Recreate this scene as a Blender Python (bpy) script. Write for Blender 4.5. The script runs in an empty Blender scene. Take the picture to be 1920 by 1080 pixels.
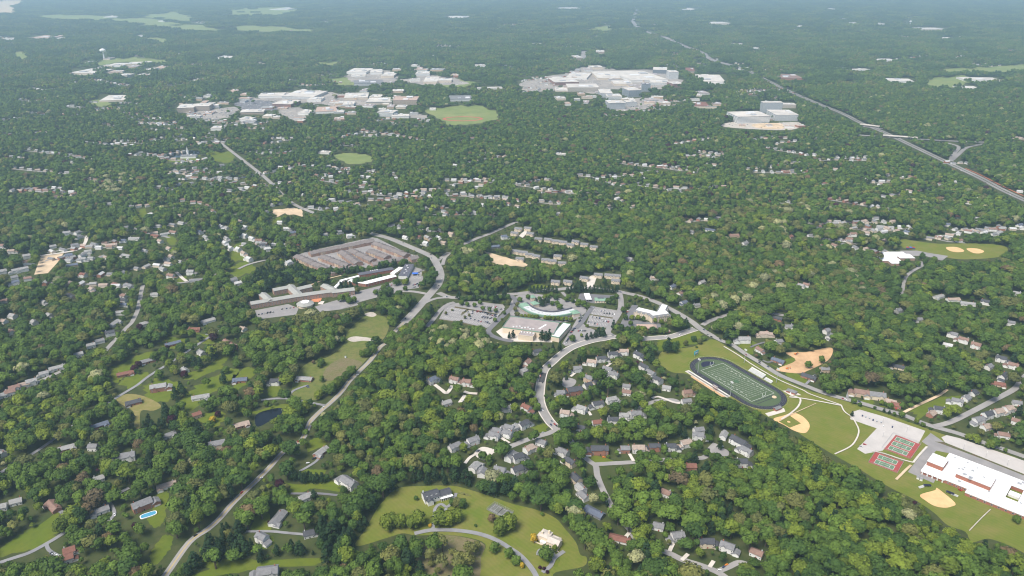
import bpy, bmesh, math, random
import numpy as np
from mathutils import Vector

R_ = math.radians
rng = np.random.default_rng(11)
random.seed(11)
scn = bpy.context.scene
col = scn.collection

# ------------------------------------------------------------------ camera
FPX, CAM_H = 1400.0, 605.0
PITCH = math.atan(600.0 / FPX)
cd = bpy.data.cameras.new('camera')
cam = bpy.data.objects.new('camera', cd)
col.objects.link(cam)
cam.location = (0, 0, CAM_H)
cam.rotation_euler = (math.pi / 2 - PITCH, 0, 0)
cd.sensor_width = 36.0
cd.lens = 36.0 * FPX / 1920.0
cd.clip_start, cd.clip_end = 1.0, 200000.0
scn.camera = cam

# ------------------------------------------------------------------ sky, sun, exposure
SUN_EL, SUN_AZ = R_(58), R_(225)          # azimuth clockwise from +Y (away from the camera)
w = bpy.data.worlds.new('World')
scn.world = w
w.use_nodes = True
nt = w.node_tree
bg = nt.nodes['Background']
sky = nt.nodes.new('ShaderNodeTexSky')
sky.sky_type = 'NISHITA'
sky.sun_disc = False
sky.sun_elevation = SUN_EL
sky.sun_rotation = SUN_AZ
sky.air_density, sky.dust_density, sky.ozone_density = 1.0, 3.0, 1.0
nt.links.new(sky.outputs[0], bg.inputs[0])
bg.inputs[1].default_value = 0.13
sd = bpy.data.lights.new('sun', 'SUN')
sd.energy = 3.7
sd.angle = R_(26)
sd.color = (1.0, 0.95, 0.87)
sun = bpy.data.objects.new('sun', sd)
col.objects.link(sun)
sun_from = Vector((math.sin(SUN_AZ) * math.cos(SUN_EL), math.cos(SUN_AZ) * math.cos(SUN_EL), math.sin(SUN_EL)))
sun.rotation_euler = sun_from.to_track_quat('Z', 'Y').to_euler()
sun.location = (0, 0, 900)
vs = scn.view_settings
vs.view_transform = 'Standard'
vs.look = 'None'
vs.gamma = 1.0
vs.use_curve_mapping = False
vs.exposure = 0.46
cy = scn.cycles
cy.max_bounces, cy.diffuse_bounces, cy.glossy_bounces = 5, 2, 1
cy.transmission_bounces, cy.transparent_max_bounces, cy.volume_bounces = 2, 4, 1
cy.use_denoising = True
cy.filter_width = 1.1
cy.caustics_reflective = cy.caustics_refractive = False

# ------------------------------------------------------------------ pixel (1920 x 1080 photograph) <-> ground
CT, ST = math.cos(PITCH), math.sin(PITCH)
def P(x, y, z=0.0):
    a, b = (x - 960.0) / FPX, (540.0 - y) / FPX
    t = (z - CAM_H) / (-ST + b * CT)
    return Vector((a * t, (CT + b * ST) * t, z))
def slant(x, y):
    p = P(x, y)
    return math.sqrt(p.x**2 + p.y**2 + CAM_H**2)
def proj(X, Y, Z):
    dz = Z - CAM_H
    dep = Y * CT - dz * ST
    up = Y * ST + dz * CT
    return 960.0 + FPX * X / dep, 540.0 - FPX * up / dep, dep

# ------------------------------------------------------------------ materials
def mat(name, c, rough=.85, c2=None, scale=.2, amount=.35, spec=.2, metal=0.0, detail=4.0, emis=None):
    m = bpy.data.materials.new(name)
    m.use_nodes = True
    n, l = m.node_tree.nodes, m.node_tree.links
    b = n['Principled BSDF']
    b.inputs['Roughness'].default_value = rough
    b.inputs['Specular IOR Level'].default_value = spec
    b.inputs['Metallic'].default_value = metal
    if c2 is None:
        c2 = tuple(v * (1 - amount) for v in c)
    g = n.new('ShaderNodeNewGeometry')
    t = n.new('ShaderNodeTexNoise')
    t.inputs['Scale'].default_value = scale
    t.inputs['Detail'].default_value = detail
    t.inputs['Roughness'].default_value = .65
    l.new(g.outputs['Position'], t.inputs['Vector'])
    mp = n.new('ShaderNodeMapRange')
    mp.inputs[1].default_value, mp.inputs[2].default_value = .35, .65
    l.new(t.outputs[0], mp.inputs[0])
    mx = n.new('ShaderNodeMix')
    mx.data_type = 'RGBA'
    mx.inputs[6].default_value = (*c, 1)
    mx.inputs[7].default_value = (*c2, 1)
    l.new(mp.outputs[0], mx.inputs[0])
    l.new(mx.outputs[2], b.inputs['Base Color'])
    return m

def grass_mat(name, c, c2, c3, s1=.012, s2=.09, stripes=0.0):
    """turf: three colours in patches of two sizes, plus fine grain and faint mowing bands"""
    m = mat(name, c, .95, c2, s1, spec=.1, detail=6)
    n, l = m.node_tree.nodes, m.node_tree.links
    b = n['Principled BSDF']
    mx = [x for x in n if x.type == 'MIX'][0]
    g = [x for x in n if x.type == 'NEW_GEOMETRY'][0]
    t2 = n.new('ShaderNodeTexNoise')
    t2.inputs['Scale'].default_value = s2
    t2.inputs['Detail'].default_value = 8
    t2.inputs['Roughness'].default_value = .7
    l.new(g.outputs['Position'], t2.inputs['Vector'])
    mp = n.new('ShaderNodeMapRange')
    mp.inputs[1].default_value, mp.inputs[2].default_value = .42, .72
    l.new(t2.outputs[0], mp.inputs[0])
    m2 = n.new('ShaderNodeMix')
    m2.data_type = 'RGBA'
    l.new(mp.outputs[0], m2.inputs[0])
    l.new(mx.outputs[2], m2.inputs[6])
    m2.inputs[7].default_value = (*c3, 1)
    out = m2.outputs[2]
    if stripes:
        wv = n.new('ShaderNodeTexWave')
        wv.inputs['Scale'].default_value = .09
        wv.inputs['Distortion'].default_value = 9.0
        wv.inputs['Detail Scale'].default_value = .3
        wv.bands_direction = 'DIAGONAL'
        l.new(g.outputs['Position'], wv.inputs['Vector'])
        m3 = n.new('ShaderNodeMix')
        m3.data_type = 'RGBA'
        m3.blend_type = 'MULTIPLY'
        m3.inputs[0].default_value = stripes
        l.new(out, m3.inputs[6])
        l.new(wv.outputs[0], m3.inputs[7])
        out = m3.outputs[2]
    l.new(out, b.inputs['Base Color'])
    return m

def leaf_mat(name, c, var=.30, hue=(1.18, 1.06, .9)):
    """foliage: per tree and per leaf clump variation, a little light through the leaf"""
    m = bpy.data.materials.new(name)
    m.use_nodes = True
    n, l = m.node_tree.nodes, m.node_tree.links
    b = n['Principled BSDF']
    b.inputs['Roughness'].default_value = .75
    b.inputs['Specular IOR Level'].default_value = .12
    oi = n.new('ShaderNodeObjectInfo')
    at = n.new('ShaderNodeAttribute')
    at.attribute_name = 'leaf'
    mx = n.new('ShaderNodeMix')
    mx.data_type = 'RGBA'
    mx.inputs[6].default_value = (*[v * (1 - var * .8) for v in c], 1)
    mx.inputs[7].default_value = (*[min(1, v * h * (1 + var * .5)) for v, h in zip(c, hue)], 1)
    l.new(oi.outputs['Random'], mx.inputs[0])
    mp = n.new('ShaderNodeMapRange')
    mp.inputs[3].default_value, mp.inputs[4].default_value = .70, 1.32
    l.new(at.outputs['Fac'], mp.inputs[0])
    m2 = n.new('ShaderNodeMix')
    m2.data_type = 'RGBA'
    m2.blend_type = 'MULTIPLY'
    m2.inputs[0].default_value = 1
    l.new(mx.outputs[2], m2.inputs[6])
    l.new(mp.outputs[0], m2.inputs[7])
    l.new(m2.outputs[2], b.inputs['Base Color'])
    tr = n.new('ShaderNodeBsdfTranslucent')
    l.new(m2.outputs[2], tr.inputs[0])
    ms = n.new('ShaderNodeMixShader')
    ms.inputs[0].default_value = .13
    l.new(b.outputs[0], ms.inputs[1])
    l.new(tr.outputs[0], ms.inputs[2])
    l.new(ms.outputs[0], n['Material Output'].inputs[0])
    return m

M = {}
M['ground'] = grass_mat('ground_cover', (.050, .068, .020), (.036, .048, .016), (.075, .078, .030), .008, .06)
M['lawn'] = grass_mat('lawn_grass', (.104, .142, .018), (.140, .156, .027), (.182, .164, .048), .011, .035, .07)
M['yard'] = grass_mat('yard_grass', (.090, .130, .012), (.128, .142, .020), (.070, .105, .012), .03, .12)
M['drylawn'] = grass_mat('dry_grass', (.20, .175, .060), (.135, .145, .035), (.25, .20, .09), .02, .1)
M['meadow'] = grass_mat('rough_meadow', (.105, .140, .026), (.165, .150, .055), (.075, .105, .024), .02, .12)
M['scrub'] = grass_mat('scrub_ground', (.150, .120, .065), (.10, .115, .035), (.20, .16, .10), .05, .3)
M['farfield'] = grass_mat('crop_field', (.155, .20, .060), (.21, .225, .085), (.12, .165, .05), .004, .015)
M['turf'] = mat('artificial_turf', (.074, .105, .050), .9, (.064, .094, .045), .06)
M['turfend'] = mat('end_zone_turf', (.050, .105, .050), .9, (.045, .095, .045), .1)
M['track'] = mat('track_surface', (.026, .026, .036), .85, (.034, .033, .042), .05)
M['semi'] = mat('dark_apron', (.022, .024, .050), .8)
M['asphalt'] = mat('worn_asphalt', (.27, .255, .245), .9, (.215, .205, .20), .045)
M['asphalt2'] = mat('dark_asphalt', (.13, .13, .14), .9, (.165, .16, .165), .04)
M['road'] = mat('road_surface', (.29, .275, .26), .9, (.235, .225, .215), .03)
M['farlot'] = mat('far_car_park', (.33, .295, .255), .9, (.22, .205, .19), .012)
M['newpatch'] = mat('fresh_asphalt_patch', (.07, .068, .07), .9)
M['lane'] = mat('lane_surface', (.24, .24, .245), .9, (.19, .19, .195), .06)
M['highway'] = mat('highway_surface', (.25, .235, .225), .9, (.18, .17, .165), .01)
M['concrete'] = mat('pale_concrete', (.56, .52, .46), .85, (.47, .43, .38), .08)
M['white'] = mat('white_paint', (.74, .74, .72), .6, amount=.08)
M['yellow'] = mat('yellow_line_paint', (.55, .38, .05), .7, amount=.1)
M['sand'] = mat('infield_clay', (.66, .44, .22), .95, (.54, .35, .17), .06)
M['dirt'] = mat('bare_dirt', (.58, .38, .21), .95, (.38, .24, .13), .03)
M['paledirt'] = mat('pale_dirt', (.60, .46, .31), .95, (.40, .31, .20), .025)
M['gravel'] = mat('grey_gravel', (.46, .42, .37), .95, (.36, .32, .27), .1)
M['mulch'] = mat('planted_mulch', (.115, .080, .048), .95, (.075, .095, .03), .15)
M['water'] = mat('pond_water', (.006, .009, .014), .05, (.005, .007, .011), .1, spec=.3)
M['poolwater'] = mat('pool_water', (.06, .25, .38), .1, (.08, .29, .42), .3, spec=.5)
M['court'] = mat('red_court', (.34, .055, .050), .85, (.24, .07, .06), .1)
M['courtgreen'] = mat('green_court', (.10, .19, .105), .85, (.115, .18, .11), .1)
M['oldcourt'] = mat('grey_court', (.115, .12, .105), .9, (.15, .15, .135), .15)
M['redclay'] = mat('red_running_track', (.40, .12, .075), .9, amount=.15)
# roofs and walls
RC = dict(g=('grey', (.20, .20, .205)), d=('charcoal', (.075, .078, .088)), n=('slate blue', (.12, .14, .185)), l=('pale grey', (.29, .288, .28)),
          b=('brown', (.24, .155, .125)), t=('tan', (.36, .285, .235)), r=('red-brown', (.21, .10, .075)), w=('white', (.50, .50, .49)))
WC = dict(w=('white', (.72, .71, .68)), c=('cream', (.66, .56, .42)), k=('brick', (.34, .165, .115)), t=('tan', (.52, .40, .29)), l=('pale grey', (.52, .53, .53)),
          b=('beige', (.60, .52, .42)), d=('dark', (.2, .2, .22)))
for k, (nm, c) in RC.items():
    M['r' + k] = mat('shingle_' + nm.replace(' ', '_'), c, .9, amount=.25, scale=.35)
for k, (nm, c) in WC.items():
    M['w' + k] = mat('wall_' + nm.replace(' ', '_'), c, .8, amount=.14, scale=.3)
M['brick'] = mat('red_brick', (.34, .135, .085), .9, (.28, .115, .08), .4)
M['tanbrick'] = mat('brown_brick', (.37, .245, .19), .9, (.31, .20, .155), .4)
M['town_roof'] = mat('brown_grey_shingle', (.195, .168, .158), .9, (.155, .138, .132), .15)
M['wing_roof'] = mat('sage_grey_shingle', (.31, .31, .285), .9, (.265, .265, .245), .12)
M['membrane'] = mat('white_roof_membrane', (.80, .80, .79), .6, (.62, .62, .61), .035)
M['tarroof'] = mat('grey_gravel_roof', (.33, .285, .27), .95, (.27, .235, .225), .06)
M['darkroof'] = mat('dark_roof_membrane', (.085, .085, .105), .8, (.11, .11, .13), .1)
M['greenroof'] = mat('green_metal_roof', (.16, .27, .19), .6, (.20, .31, .23), .15)
M['pinkroof'] = mat('pink_tan_shingle', (.42, .31, .25), .9, (.36, .265, .215), .2)
M['cream'] = mat('cream_stucco', (.68, .57, .43), .85, (.62, .52, .40), .1)
M['glass'] = mat('window_glass', (.025, .035, .045), .12, amount=.2, spec=.5)
M['officeglass'] = mat('office_glass', (.11, .15, .19), .15, (.08, .11, .15), .1, spec=.5)
M['metal'] = mat('grey_metal', (.42, .43, .44), .45, amount=.15, metal=.3)
M['alu'] = mat('bleacher_aluminium', (.62, .62, .61), .5, (.54, .54, .53), .5)
M['redpaint'] = mat('red_paint', (.42, .06, .045), .5)
M['blue'] = mat('blue_canopy', (.045, .14, .52), .5, amount=.15)
M['teal'] = mat('teal_sign', (.08, .42, .50), .5)
M['orange'] = mat('orange_equipment', (.65, .20, .03), .6)
M['terracotta'] = mat('terracotta_paving', (.60, .24, .12), .85)
M['bark'] = mat('tree_bark', (.12, .09, .065), .95, amount=.4, scale=1.0)
M['trackrubber'] = M['track']
L = {}
L['mid'] = leaf_mat('leaves_mid_green', (.076, .134, .024))
L['deep'] = leaf_mat('leaves_deep_green', (.050, .098, .022))
L['bright'] = leaf_mat('leaves_yellow_green', (.122, .174, .024), .25)
L['olive'] = leaf_mat('leaves_olive', (.118, .136, .044), .25)
L['pine'] = leaf_mat('needles_dark_green', (.022, .046, .018), .3, (1.1, 1.1, 1.0))
L['cream'] = leaf_mat('leaves_cream_blossom', (.27, .28, .15), .25, (1.1, 1.05, .9))
L['brown'] = leaf_mat('leaves_brownish_twigs', (.14, .110, .06), .25, (1.1, 1, .9))
L['purple'] = leaf_mat('leaves_dark_purple', (.042, .012, .022), .25, (1.1, 1, 1))
L['gold'] = leaf_mat('leaves_golden', (.48, .34, .03), .2, (1.1, 1, .9))

# ------------------------------------------------------------------ mesh building
class MB:
    def __init__(s):
        s.v, s.f, s.m = [], [], []
    def poly(s, pts, mi=0):
        i = len(s.v)
        s.v += [tuple(p) for p in pts]
        s.f.append(tuple(range(i, i + len(pts))))
        s.m.append(mi)
    def box(s, x0, x1, y0, y1, z0, z1, mi=0, top=None):
        i = len(s.v)
        s.v += [(x0, y0, z0), (x1, y0, z0), (x1, y1, z0), (x0, y1, z0), (x0, y0, z1), (x1, y0, z1), (x1, y1, z1), (x0, y1, z1)]
        for k, q in enumerate(((3, 2, 1, 0), (4, 5, 6, 7), (0, 1, 5, 4), (1, 2, 6, 5), (2, 3, 7, 6), (3, 0, 4, 7))):
            s.f.append(tuple(i + a for a in q))
            s.m.append(top if (top is not None and k == 1) else mi)
    def prism(s, pts, z0, z1, mi=0, top=None):
        n = len(pts)
        a = sum(pts[k][0] * pts[(k + 1) % n][1] - pts[(k + 1) % n][0] * pts[k][1] for k in range(n))
        if a < 0:
            pts = pts[::-1]
        i = len(s.v)
        s.v += [(p[0], p[1], z0) for p in pts] + [(p[0], p[1], z1) for p in pts]
        for k in range(n):
            s.f.append((i + k, i + (k + 1) % n, i + n + (k + 1) % n, i + n + k)); s.m.append(mi)
        s.f.append(tuple(i + n + k for k in range(n))); s.m.append(mi if top is None else top)
        s.f.append(tuple(i + n - 1 - k for k in range(n))); s.m.append(mi)
    def cyl(s, x, y, r0, r1, z0, z1, n=10, mi=0):
        i = len(s.v)
        for r, z in ((r0, z0), (r1, z1)):
            s.v += [(x + r * math.cos(2 * math.pi * k / n), y + r * math.sin(2 * math.pi * k / n), z) for k in range(n)]
        for k in range(n):
            s.f.append((i + k, i + (k + 1) % n, i + n + (k + 1) % n, i + n + k)); s.m.append(mi)
        s.f.append(tuple(i + n + k for k in range(n))); s.m.append(mi)
        s.f.append(tuple(i + n - 1 - k for k in range(n))); s.m.append(mi)
    def lathe(s, prof, n=16, mi=0):
        i = len(s.v)
        for r, z in prof:
            s.v += [(r * math.cos(2 * math.pi * k / n), r * math.sin(2 * math.pi * k / n), z) for k in range(n)]
        for j in range(len(prof) - 1):
            for k in range(n):
                a, b = i + j * n, i + (j + 1) * n
                s.f.append((a + k, a + (k + 1) % n, b + (k + 1) % n, b + k)); s.m.append(mi)
    def gable_wall(s, x0, x1, y0, y1, z0, h, rise, mi=0):
        """box with gable ends, ridge along x"""
        ym = (y0 + y1) / 2
        i = len(s.v)
        for x in (x0, x1):
            s.v += [(x, y0, z0), (x, y1, z0), (x, y1, h), (x, ym, h + rise), (x, y0, h)]
        s.f += [(i + 4, i + 3, i + 2, i + 1, i), (i + 5, i + 6, i + 7, i + 8, i + 9),
                (i, i + 5, i + 9, i + 4), (i + 1, i + 2, i + 7, i + 6)]
        s.m += [mi] * 4
    def gable_roof(s, x0, x1, y0, y1, h, rise, ov=.5, th=.28, mi=0):
        ym = (y0 + y1) / 2
        k = rise / ((y1 - y0) / 2)
        ye0, ye1 = y0 - ov, y1 + ov
        ze = h - ov * k
        pr = [(ye0, ze + .05), (ym, h + rise + .05), (ye1, ze + .05), (ye1, ze + .05 + th), (ym, h + rise + .05 + th), (ye0, ze + .05 + th)]
        i = len(s.v)
        for x in (x0 - ov, x1 + ov):
            s.v += [(x, a, b) for a, b in pr]
        for q in range(6):
            r = (q + 1) % 6
            s.f.append((i + q, i + 6 + q, i + 6 + r, i + r)); s.m.append(mi)
        s.f += [(i + 5, i + 4, i + 1, i), (i + 4, i + 3, i + 2, i + 1), (i + 6, i + 7, i + 10, i + 11), (i + 7, i + 8, i + 9, i + 10)]
        s.m += [mi] * 4
    def hip_roof(s, x0, x1, y0, y1, h, rise, ov=.5, mi=0):
        x0 -= ov; x1 += ov; y0 -= ov; y1 += ov
        d = min((y1 - y0), (x1 - x0)) / 2 * .98
        ym = (y0 + y1) / 2
        i = len(s.v)
        s.v += [(x0, y0, h), (x1, y0, h), (x1, y1, h), (x0, y1, h), (x0 + d, ym, h + rise), (x1 - d, ym, h + rise)]
        s.f += [(i, i + 1, i + 5, i + 4), (i + 1, i + 2, i + 5), (i + 2, i + 3, i + 4, i + 5), (i + 3, i, i + 4), (i + 3, i + 2, i + 1, i)]
        s.m += [mi] * 5
    def rot(s, a, cx=0, cy=0, i0=0):
        c, n = math.cos(a), math.sin(a)
        for k in range(i0, len(s.v)):
            x, y, z = s.v[k]
            s.v[k] = (cx + (x - cx) * c - (y - cy) * n, cy + (x - cx) * n + (y - cy) * c, z)
        return s
    def mesh(s, name, mats):
        me = bpy.data.meshes.new(name)
        me.from_pydata(s.v, [], s.f)
        for m in (mats if isinstance(mats, (list, tuple)) else [mats]):
            me.materials.append(m)
        me.polygons.foreach_set('material_index', s.m)
        me.update()
        return me
    def build(s, name, mats, parent=None, loc=None, rz=0):
        return link(name, s.mesh(name, mats), parent, loc, rz)

def link(name, data, parent=None, loc=None, rz=0):
    o = bpy.data.objects.new(name, data)
    col.objects.link(o)
    if parent: o.parent = parent
    if loc is not None: o.location = loc
    o.rotation_euler = (0, 0, rz)
    return o
def tag(o, label=None, cat=None, group=None, kind=None):
    if label: o['label'] = label
    if cat: o['category'] = cat
    if group: o['group'] = group
    if kind: o['kind'] = kind
    return o
def thing(name, loc, rz, label, cat, group=None):
    return tag(link(name, None, None, loc, rz), label, cat, group)

# ------------------------------------------------------------------ where trees may not stand or hide the view (traced from the photograph)
MW, MH = 2120, 1280                       # picture plus a margin of 100
MX, MY = 100, 100
vis = np.zeros((MH, MW), bool)            # ground and things that stay in view
base = np.zeros((MH, MW), bool)           # ground on which no tree stands
def fill(mask, pts, val=True):
    pts = np.array([(p[0] + MX, p[1] + MY) for p in pts], float)
    x0, y0 = np.floor(pts.min(0)).astype(int); x1, y1 = np.ceil(pts.max(0)).astype(int)
    x0, y0 = max(0, x0), max(0, y0); x1, y1 = min(MW - 1, x1), min(MH - 1, y1)
    if x1 < x0 or y1 < y0: return
    X, Y = np.meshgrid(np.arange(x0, x1 + 1), np.arange(y0, y1 + 1))
    ins = np.zeros(X.shape, bool)
    j = len(pts) - 1
    for i in range(len(pts)):
        xi, yi = pts[i]; xj, yj = pts[j]
        if yi != yj:
            c = ((yi > Y) != (yj > Y)) & (X < (xj - xi) * (Y - yi) / (yj - yi) + xi)
            ins ^= c
        j = i
    mask[y0:y1 + 1, x0:x1 + 1][ins] = val
def clear(pts, v=True, b=True):
    if v: fill(vis, pts)
    if b: fill(base, pts)
def clear_world(pts, v=True, b=True):
    clear([proj(p[0], p[1], p[2] if len(p) > 2 else 0)[:2] for p in pts], v, b)

# ------------------------------------------------------------------ ground sheets
_g = np.random.default_rng(3)
_xx, _yy = np.meshgrid(np.arange(MW), np.arange(MH))
holes = np.zeros((MH, MW))
for _k in range(16):
    _fx, _fy = _g.uniform(-.5, .5), _g.uniform(-1.1, 1.1)
    holes += np.sin(_xx * _fx + _yy * _fy + _g.uniform(0, 6.28))
holes = np.argsort(np.argsort(holes.ravel())).reshape(MH, MW) / holes.size      # 0..1, evenly spread
def smooth(pts, closed=False, n=5):
    out = []
    N = len(pts)
    for i in range(N if closed else N - 1):
        g = (lambda k: pts[k % N]) if closed else (lambda k: pts[min(max(k, 0), N - 1)])
        p0, p1, p2, p3 = g(i - 1), g(i), g(i + 1), g(i + 2)
        for k in range(n):
            t = k / n
            out.append(tuple(.5 * (2 * b + (c - a) * t + (2 * a - 5 * b + 4 * c - d) * t * t + (3 * b - a - 3 * c + d) * t**3) for a, b, c, d in zip(p0, p1, p2, p3)))
    if not closed: out.append(tuple(pts[-1]))
    return out
def sheet(name, px, m, z, smoothed=True, trees=True, label=None, kind='structure', ragged=0):
    """a patch of ground traced from the photograph"""
    pts = smooth(px, True, 4) if smoothed else px
    if ragged:
        r = random.Random(int(px[0][0] * 7 + px[0][1] * 13))
        c = (sum(p[0] for p in pts) / len(pts), sum(p[1] for p in pts) / len(pts))
        ph = [r.uniform(0, 6.28) for _ in range(4)]
        q = []
        for x, y in smooth(px, True, 10):
            a = math.atan2((y - c[1]) * 3, x - c[0])
            k = 1 + ragged * (.5 * math.sin(3 * a + ph[0]) + .4 * math.sin(5 * a + ph[1]) + .35 * math.sin(9 * a + ph[2]) + .3 * math.sin(17 * a + ph[3])) + r.uniform(-.3, .3) * ragged
            q.append((c[0] + (x - c[0]) * k, c[1] + (y - c[1]) * k))
        pts = q
    if trees is True: clear(pts)
    elif trees:
        keep_v, keep_b = vis.copy(), base.copy()
        clear(pts)
        hole = holes > trees
        vis[hole] = keep_v[hole]; base[hole] = keep_b[hole]
    bm = bmesh.new()
    vs_ = [bm.verts.new((*P(x, y).xy, z)) for x, y in pts]
    f = bm.faces.new(vs_)
    if f.normal.z < 0 or f.calc_area() and (f.normal_update() or f.normal.z < 0): f.normal_flip()
    bmesh.ops.triangulate(bm, faces=[f])
    me = bpy.data.meshes.new(name)
    bm.to_mesh(me); bm.free()
    me.materials.append(m)
    o = link(name, me)
    o['kind'] = kind
    if label: o['label'] = label
    return o
def flat(name, pts, m, z, parent=None, kind=None):
    b = MB(); b.poly([(p[0], p[1], z) for p in pts])
    o = b.build(name, m, parent)
    if kind: o['kind'] = kind
    return o
def ribbon_pts(pts, wd):
    """left and right edge of a line of world points"""
    Lf, Rt = [], []
    n = len(pts)
    for i in range(n):
        a, c = pts[max(i - 1, 0)], pts[min(i + 1, n - 1)]
        dx, dy = c[0] - a[0], c[1] - a[1]
        q = math.hypot(dx, dy) or 1
        nx, ny = -dy / q, dx / q
        Lf.append((pts[i][0] + nx * wd / 2, pts[i][1] + ny * wd / 2)); Rt.append((pts[i][0] - nx * wd / 2, pts[i][1] - ny * wd / 2))
    return Lf, Rt
def ribbon(b, pts, wd, z, mi=0, off=0.0):
    if off:
        pts = [((l[0]), (l[1])) for l in ribbon_pts(pts, 2 * off)[0]]
    Lf, Rt = ribbon_pts(pts, wd)
    i = len(b.v)
    for l, r in zip(Lf, Rt):
        b.v += [(l[0], l[1], z), (r[0], r[1], z)]
    for k in range(len(pts) - 1):
        b.f.append((i + 2 * k + 1, i + 2 * k + 3, i + 2 * k + 2, i + 2 * k)); b.m.append(mi)
    return Lf, Rt
ROADS = []
def road(name, px, wd, m, z=.16, hidden=(), kerb=False, line=False, label=None, sm=4):
    """px: traced centre line; hidden: index ranges of the line that tree crowns may cover"""
    w_pts = [tuple(P(x, y).xy) for x, y in px]
    pts = smooth(w_pts, False, sm)
    b = MB()
    Lf, Rt = ribbon(b, pts, wd, z)
    o = b.build(name, m)
    o['kind'] = 'structure'
    if label: o['label'] = label
    hid = set()
    for a, c in hidden:
        hid |= set(range(a * sm, c * sm))
    for k in range(len(pts) - 1):
        clear_world([Lf[k], Lf[k + 1], Rt[k + 1], Rt[k]], k not in hid, True)
    if kerb:
        for s_ in (-1, 1):
            kb = MB()
            ed = ribbon_pts(pts, (wd / 2 + .9) * 2)[0 if s_ > 0 else 1]
            l2, r2 = ribbon_pts(ed, 1.7)
            i = len(kb.v)
            for l, r in zip(l2, r2):
                kb.v += [(l[0], l[1], z), (r[0], r[1], z), (r[0], r[1], z + .14), (l[0], l[1], z + .14)]
            for k in range(len(ed) - 1):
                for q in range(4):
                    t = (q + 1) % 4
                    kb.f.append((i + 4 * k + t, i + 4 * k + q, i + 4 * k + 4 + q, i + 4 * k + 4 + t)); kb.m.append(0)
            kb.build('kerb', M['concrete'], o)
    if line:
        lb = MB()
        ribbon(lb, pts, .35, z + .03, off=.3); ribbon(lb, pts, .35, z + .03, off=-.3)
        lb.build('centre_line', M['yellow'], o)
    ROADS.append((pts, wd))
    return o

ORD = 'first second third fourth fifth sixth seventh eighth ninth tenth eleventh twelfth thirteenth fourteenth fifteenth sixteenth seventeenth eighteenth nineteenth'.split()
TENS = {2: 'twent', 3: 'thirt', 4: 'fort', 5: 'fift', 6: 'sixt', 7: 'sevent', 8: 'eight', 9: 'ninet'}
ONES = 'one two three four five six seven eight nine'.split()
def ordinal(k):
    if k <= 19: return ORD[k - 1]
    t, o = divmod(k, 10)
    return TENS[t] + 'ieth' if o == 0 else TENS[t] + 'y-' + ORD[o - 1]
def label_by_landmark(items, marks, form):
    """items: (object, photo xy, look). Each look is counted outward from its nearest landmark."""
    keep = {}
    for o, (x, y), look in items:
        nm, (mx, my) = min(marks.items(), key=lambda q: (q[1][0] - x)**2 + (2.0 * (q[1][1] - y))**2)
        keep.setdefault((nm, look), []).append(((mx - x)**2 + (2.0 * (my - y))**2, o))
    for (nm, look), L_ in keep.items():
        L_.sort(key=lambda q: q[0])
        for k, (_, o) in enumerate(L_, 1):
            o['label'] = form(look, '' if k == 1 else ordinal(k) + ' ', nm, len(L_))
# ================================================================== THE SETTING
gb = MB()
GX = np.concatenate([np.linspace(-60000, -6000, 10), np.linspace(-5000, 5000, 21), np.linspace(6000, 60000, 10)])
GY = np.concatenate([np.linspace(-4000, 6000, 21), np.linspace(7000, 70000, 22)])
for y in GY:
    for x in GX: gb.v.append((x, y, 0))
nx = len(GX)
for j in range(len(GY) - 1):
    for i in range(nx - 1):
        gb.f.append((j * nx + i, j * nx + i + 1, (j + 1) * nx + i + 1, (j + 1) * nx + i)); gb.m.append(0)
gb.build('ground', M['ground'])['kind'] = 'structure'

# grass and bare ground (traced outlines)
sheet('school_field', [(1237, 682), (1238, 662), (1262, 655), (1300, 650), (1320, 640), (1340, 637), (1372, 655), (1440, 694), (1505, 728), (1585, 752), (1650, 772), (1745, 806), (1830, 836), (1925, 870), (1960, 960), (1960, 1060), (1920, 1037), (1890, 1022), (1852, 1010), (1822, 1017), (1810, 997), (1777, 985), (1752, 962), (1715, 937), (1680, 920), (1647, 902), (1615, 882), (1585, 865), (1545, 842), (1502, 815), (1470, 792), (1440, 782), (1415, 768), (1365, 744), (1335, 728), (1290, 702), (1260, 698)], M['lawn'], .05, label='wide mown grass around the stadium and the school')
sheet('mansion_lawn', [(747, 915), (800, 911), (850, 911), (890, 921), (930, 934), (962, 945), (1010, 957), (1042, 972), (1058, 990), (1080, 1017), (1088, 1040), (1100, 1045), (1094, 1062), (1042, 1073), (1020, 1090), (892, 1090), (898, 1050), (910, 1020), (868, 1006), (820, 1003), (780, 1004), (755, 1000), (730, 1007), (667, 1024), (687, 990), (705, 957), (720, 938)], M['lawn'], .05, label='open lawn around the two large houses')
sheet('scrub_patch', [(822, 1004), (868, 1007), (908, 1021), (902, 1045), (890, 1090), (790, 1090), (780, 1045), (795, 1015)], M['scrub'], .08, trees=False, label='brown scrubby ground beside the curving private drive')
sheet('meadow', [(565, 690), (585, 677), (618, 668), (645, 645), (652, 622), (688, 592), (728, 598), (724, 628), (705, 650), (682, 680), (655, 705), (630, 725), (605, 742), (590, 750), (552, 745), (548, 722), (558, 705)], M['meadow'], .05, label='rough sloping meadow beside the straight road')
sheet('brown_meadow', [(612, 690), (640, 672), (672, 676), (678, 684), (655, 702), (628, 712), (606, 712)], M['scrub'], .09, trees=False, label='browned part of the rough meadow')
sheet('gravel_patch', [(651, 636), (663, 631), (682, 632), (705, 636), (702, 640), (680, 639), (662, 641)], M['gravel'], .11, label='grey gravel patch in the meadow')
sheet('gravel_track', [(683, 589), (697, 585), (706, 590), (700, 594), (690, 593)], M['gravel'], .11)
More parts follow.
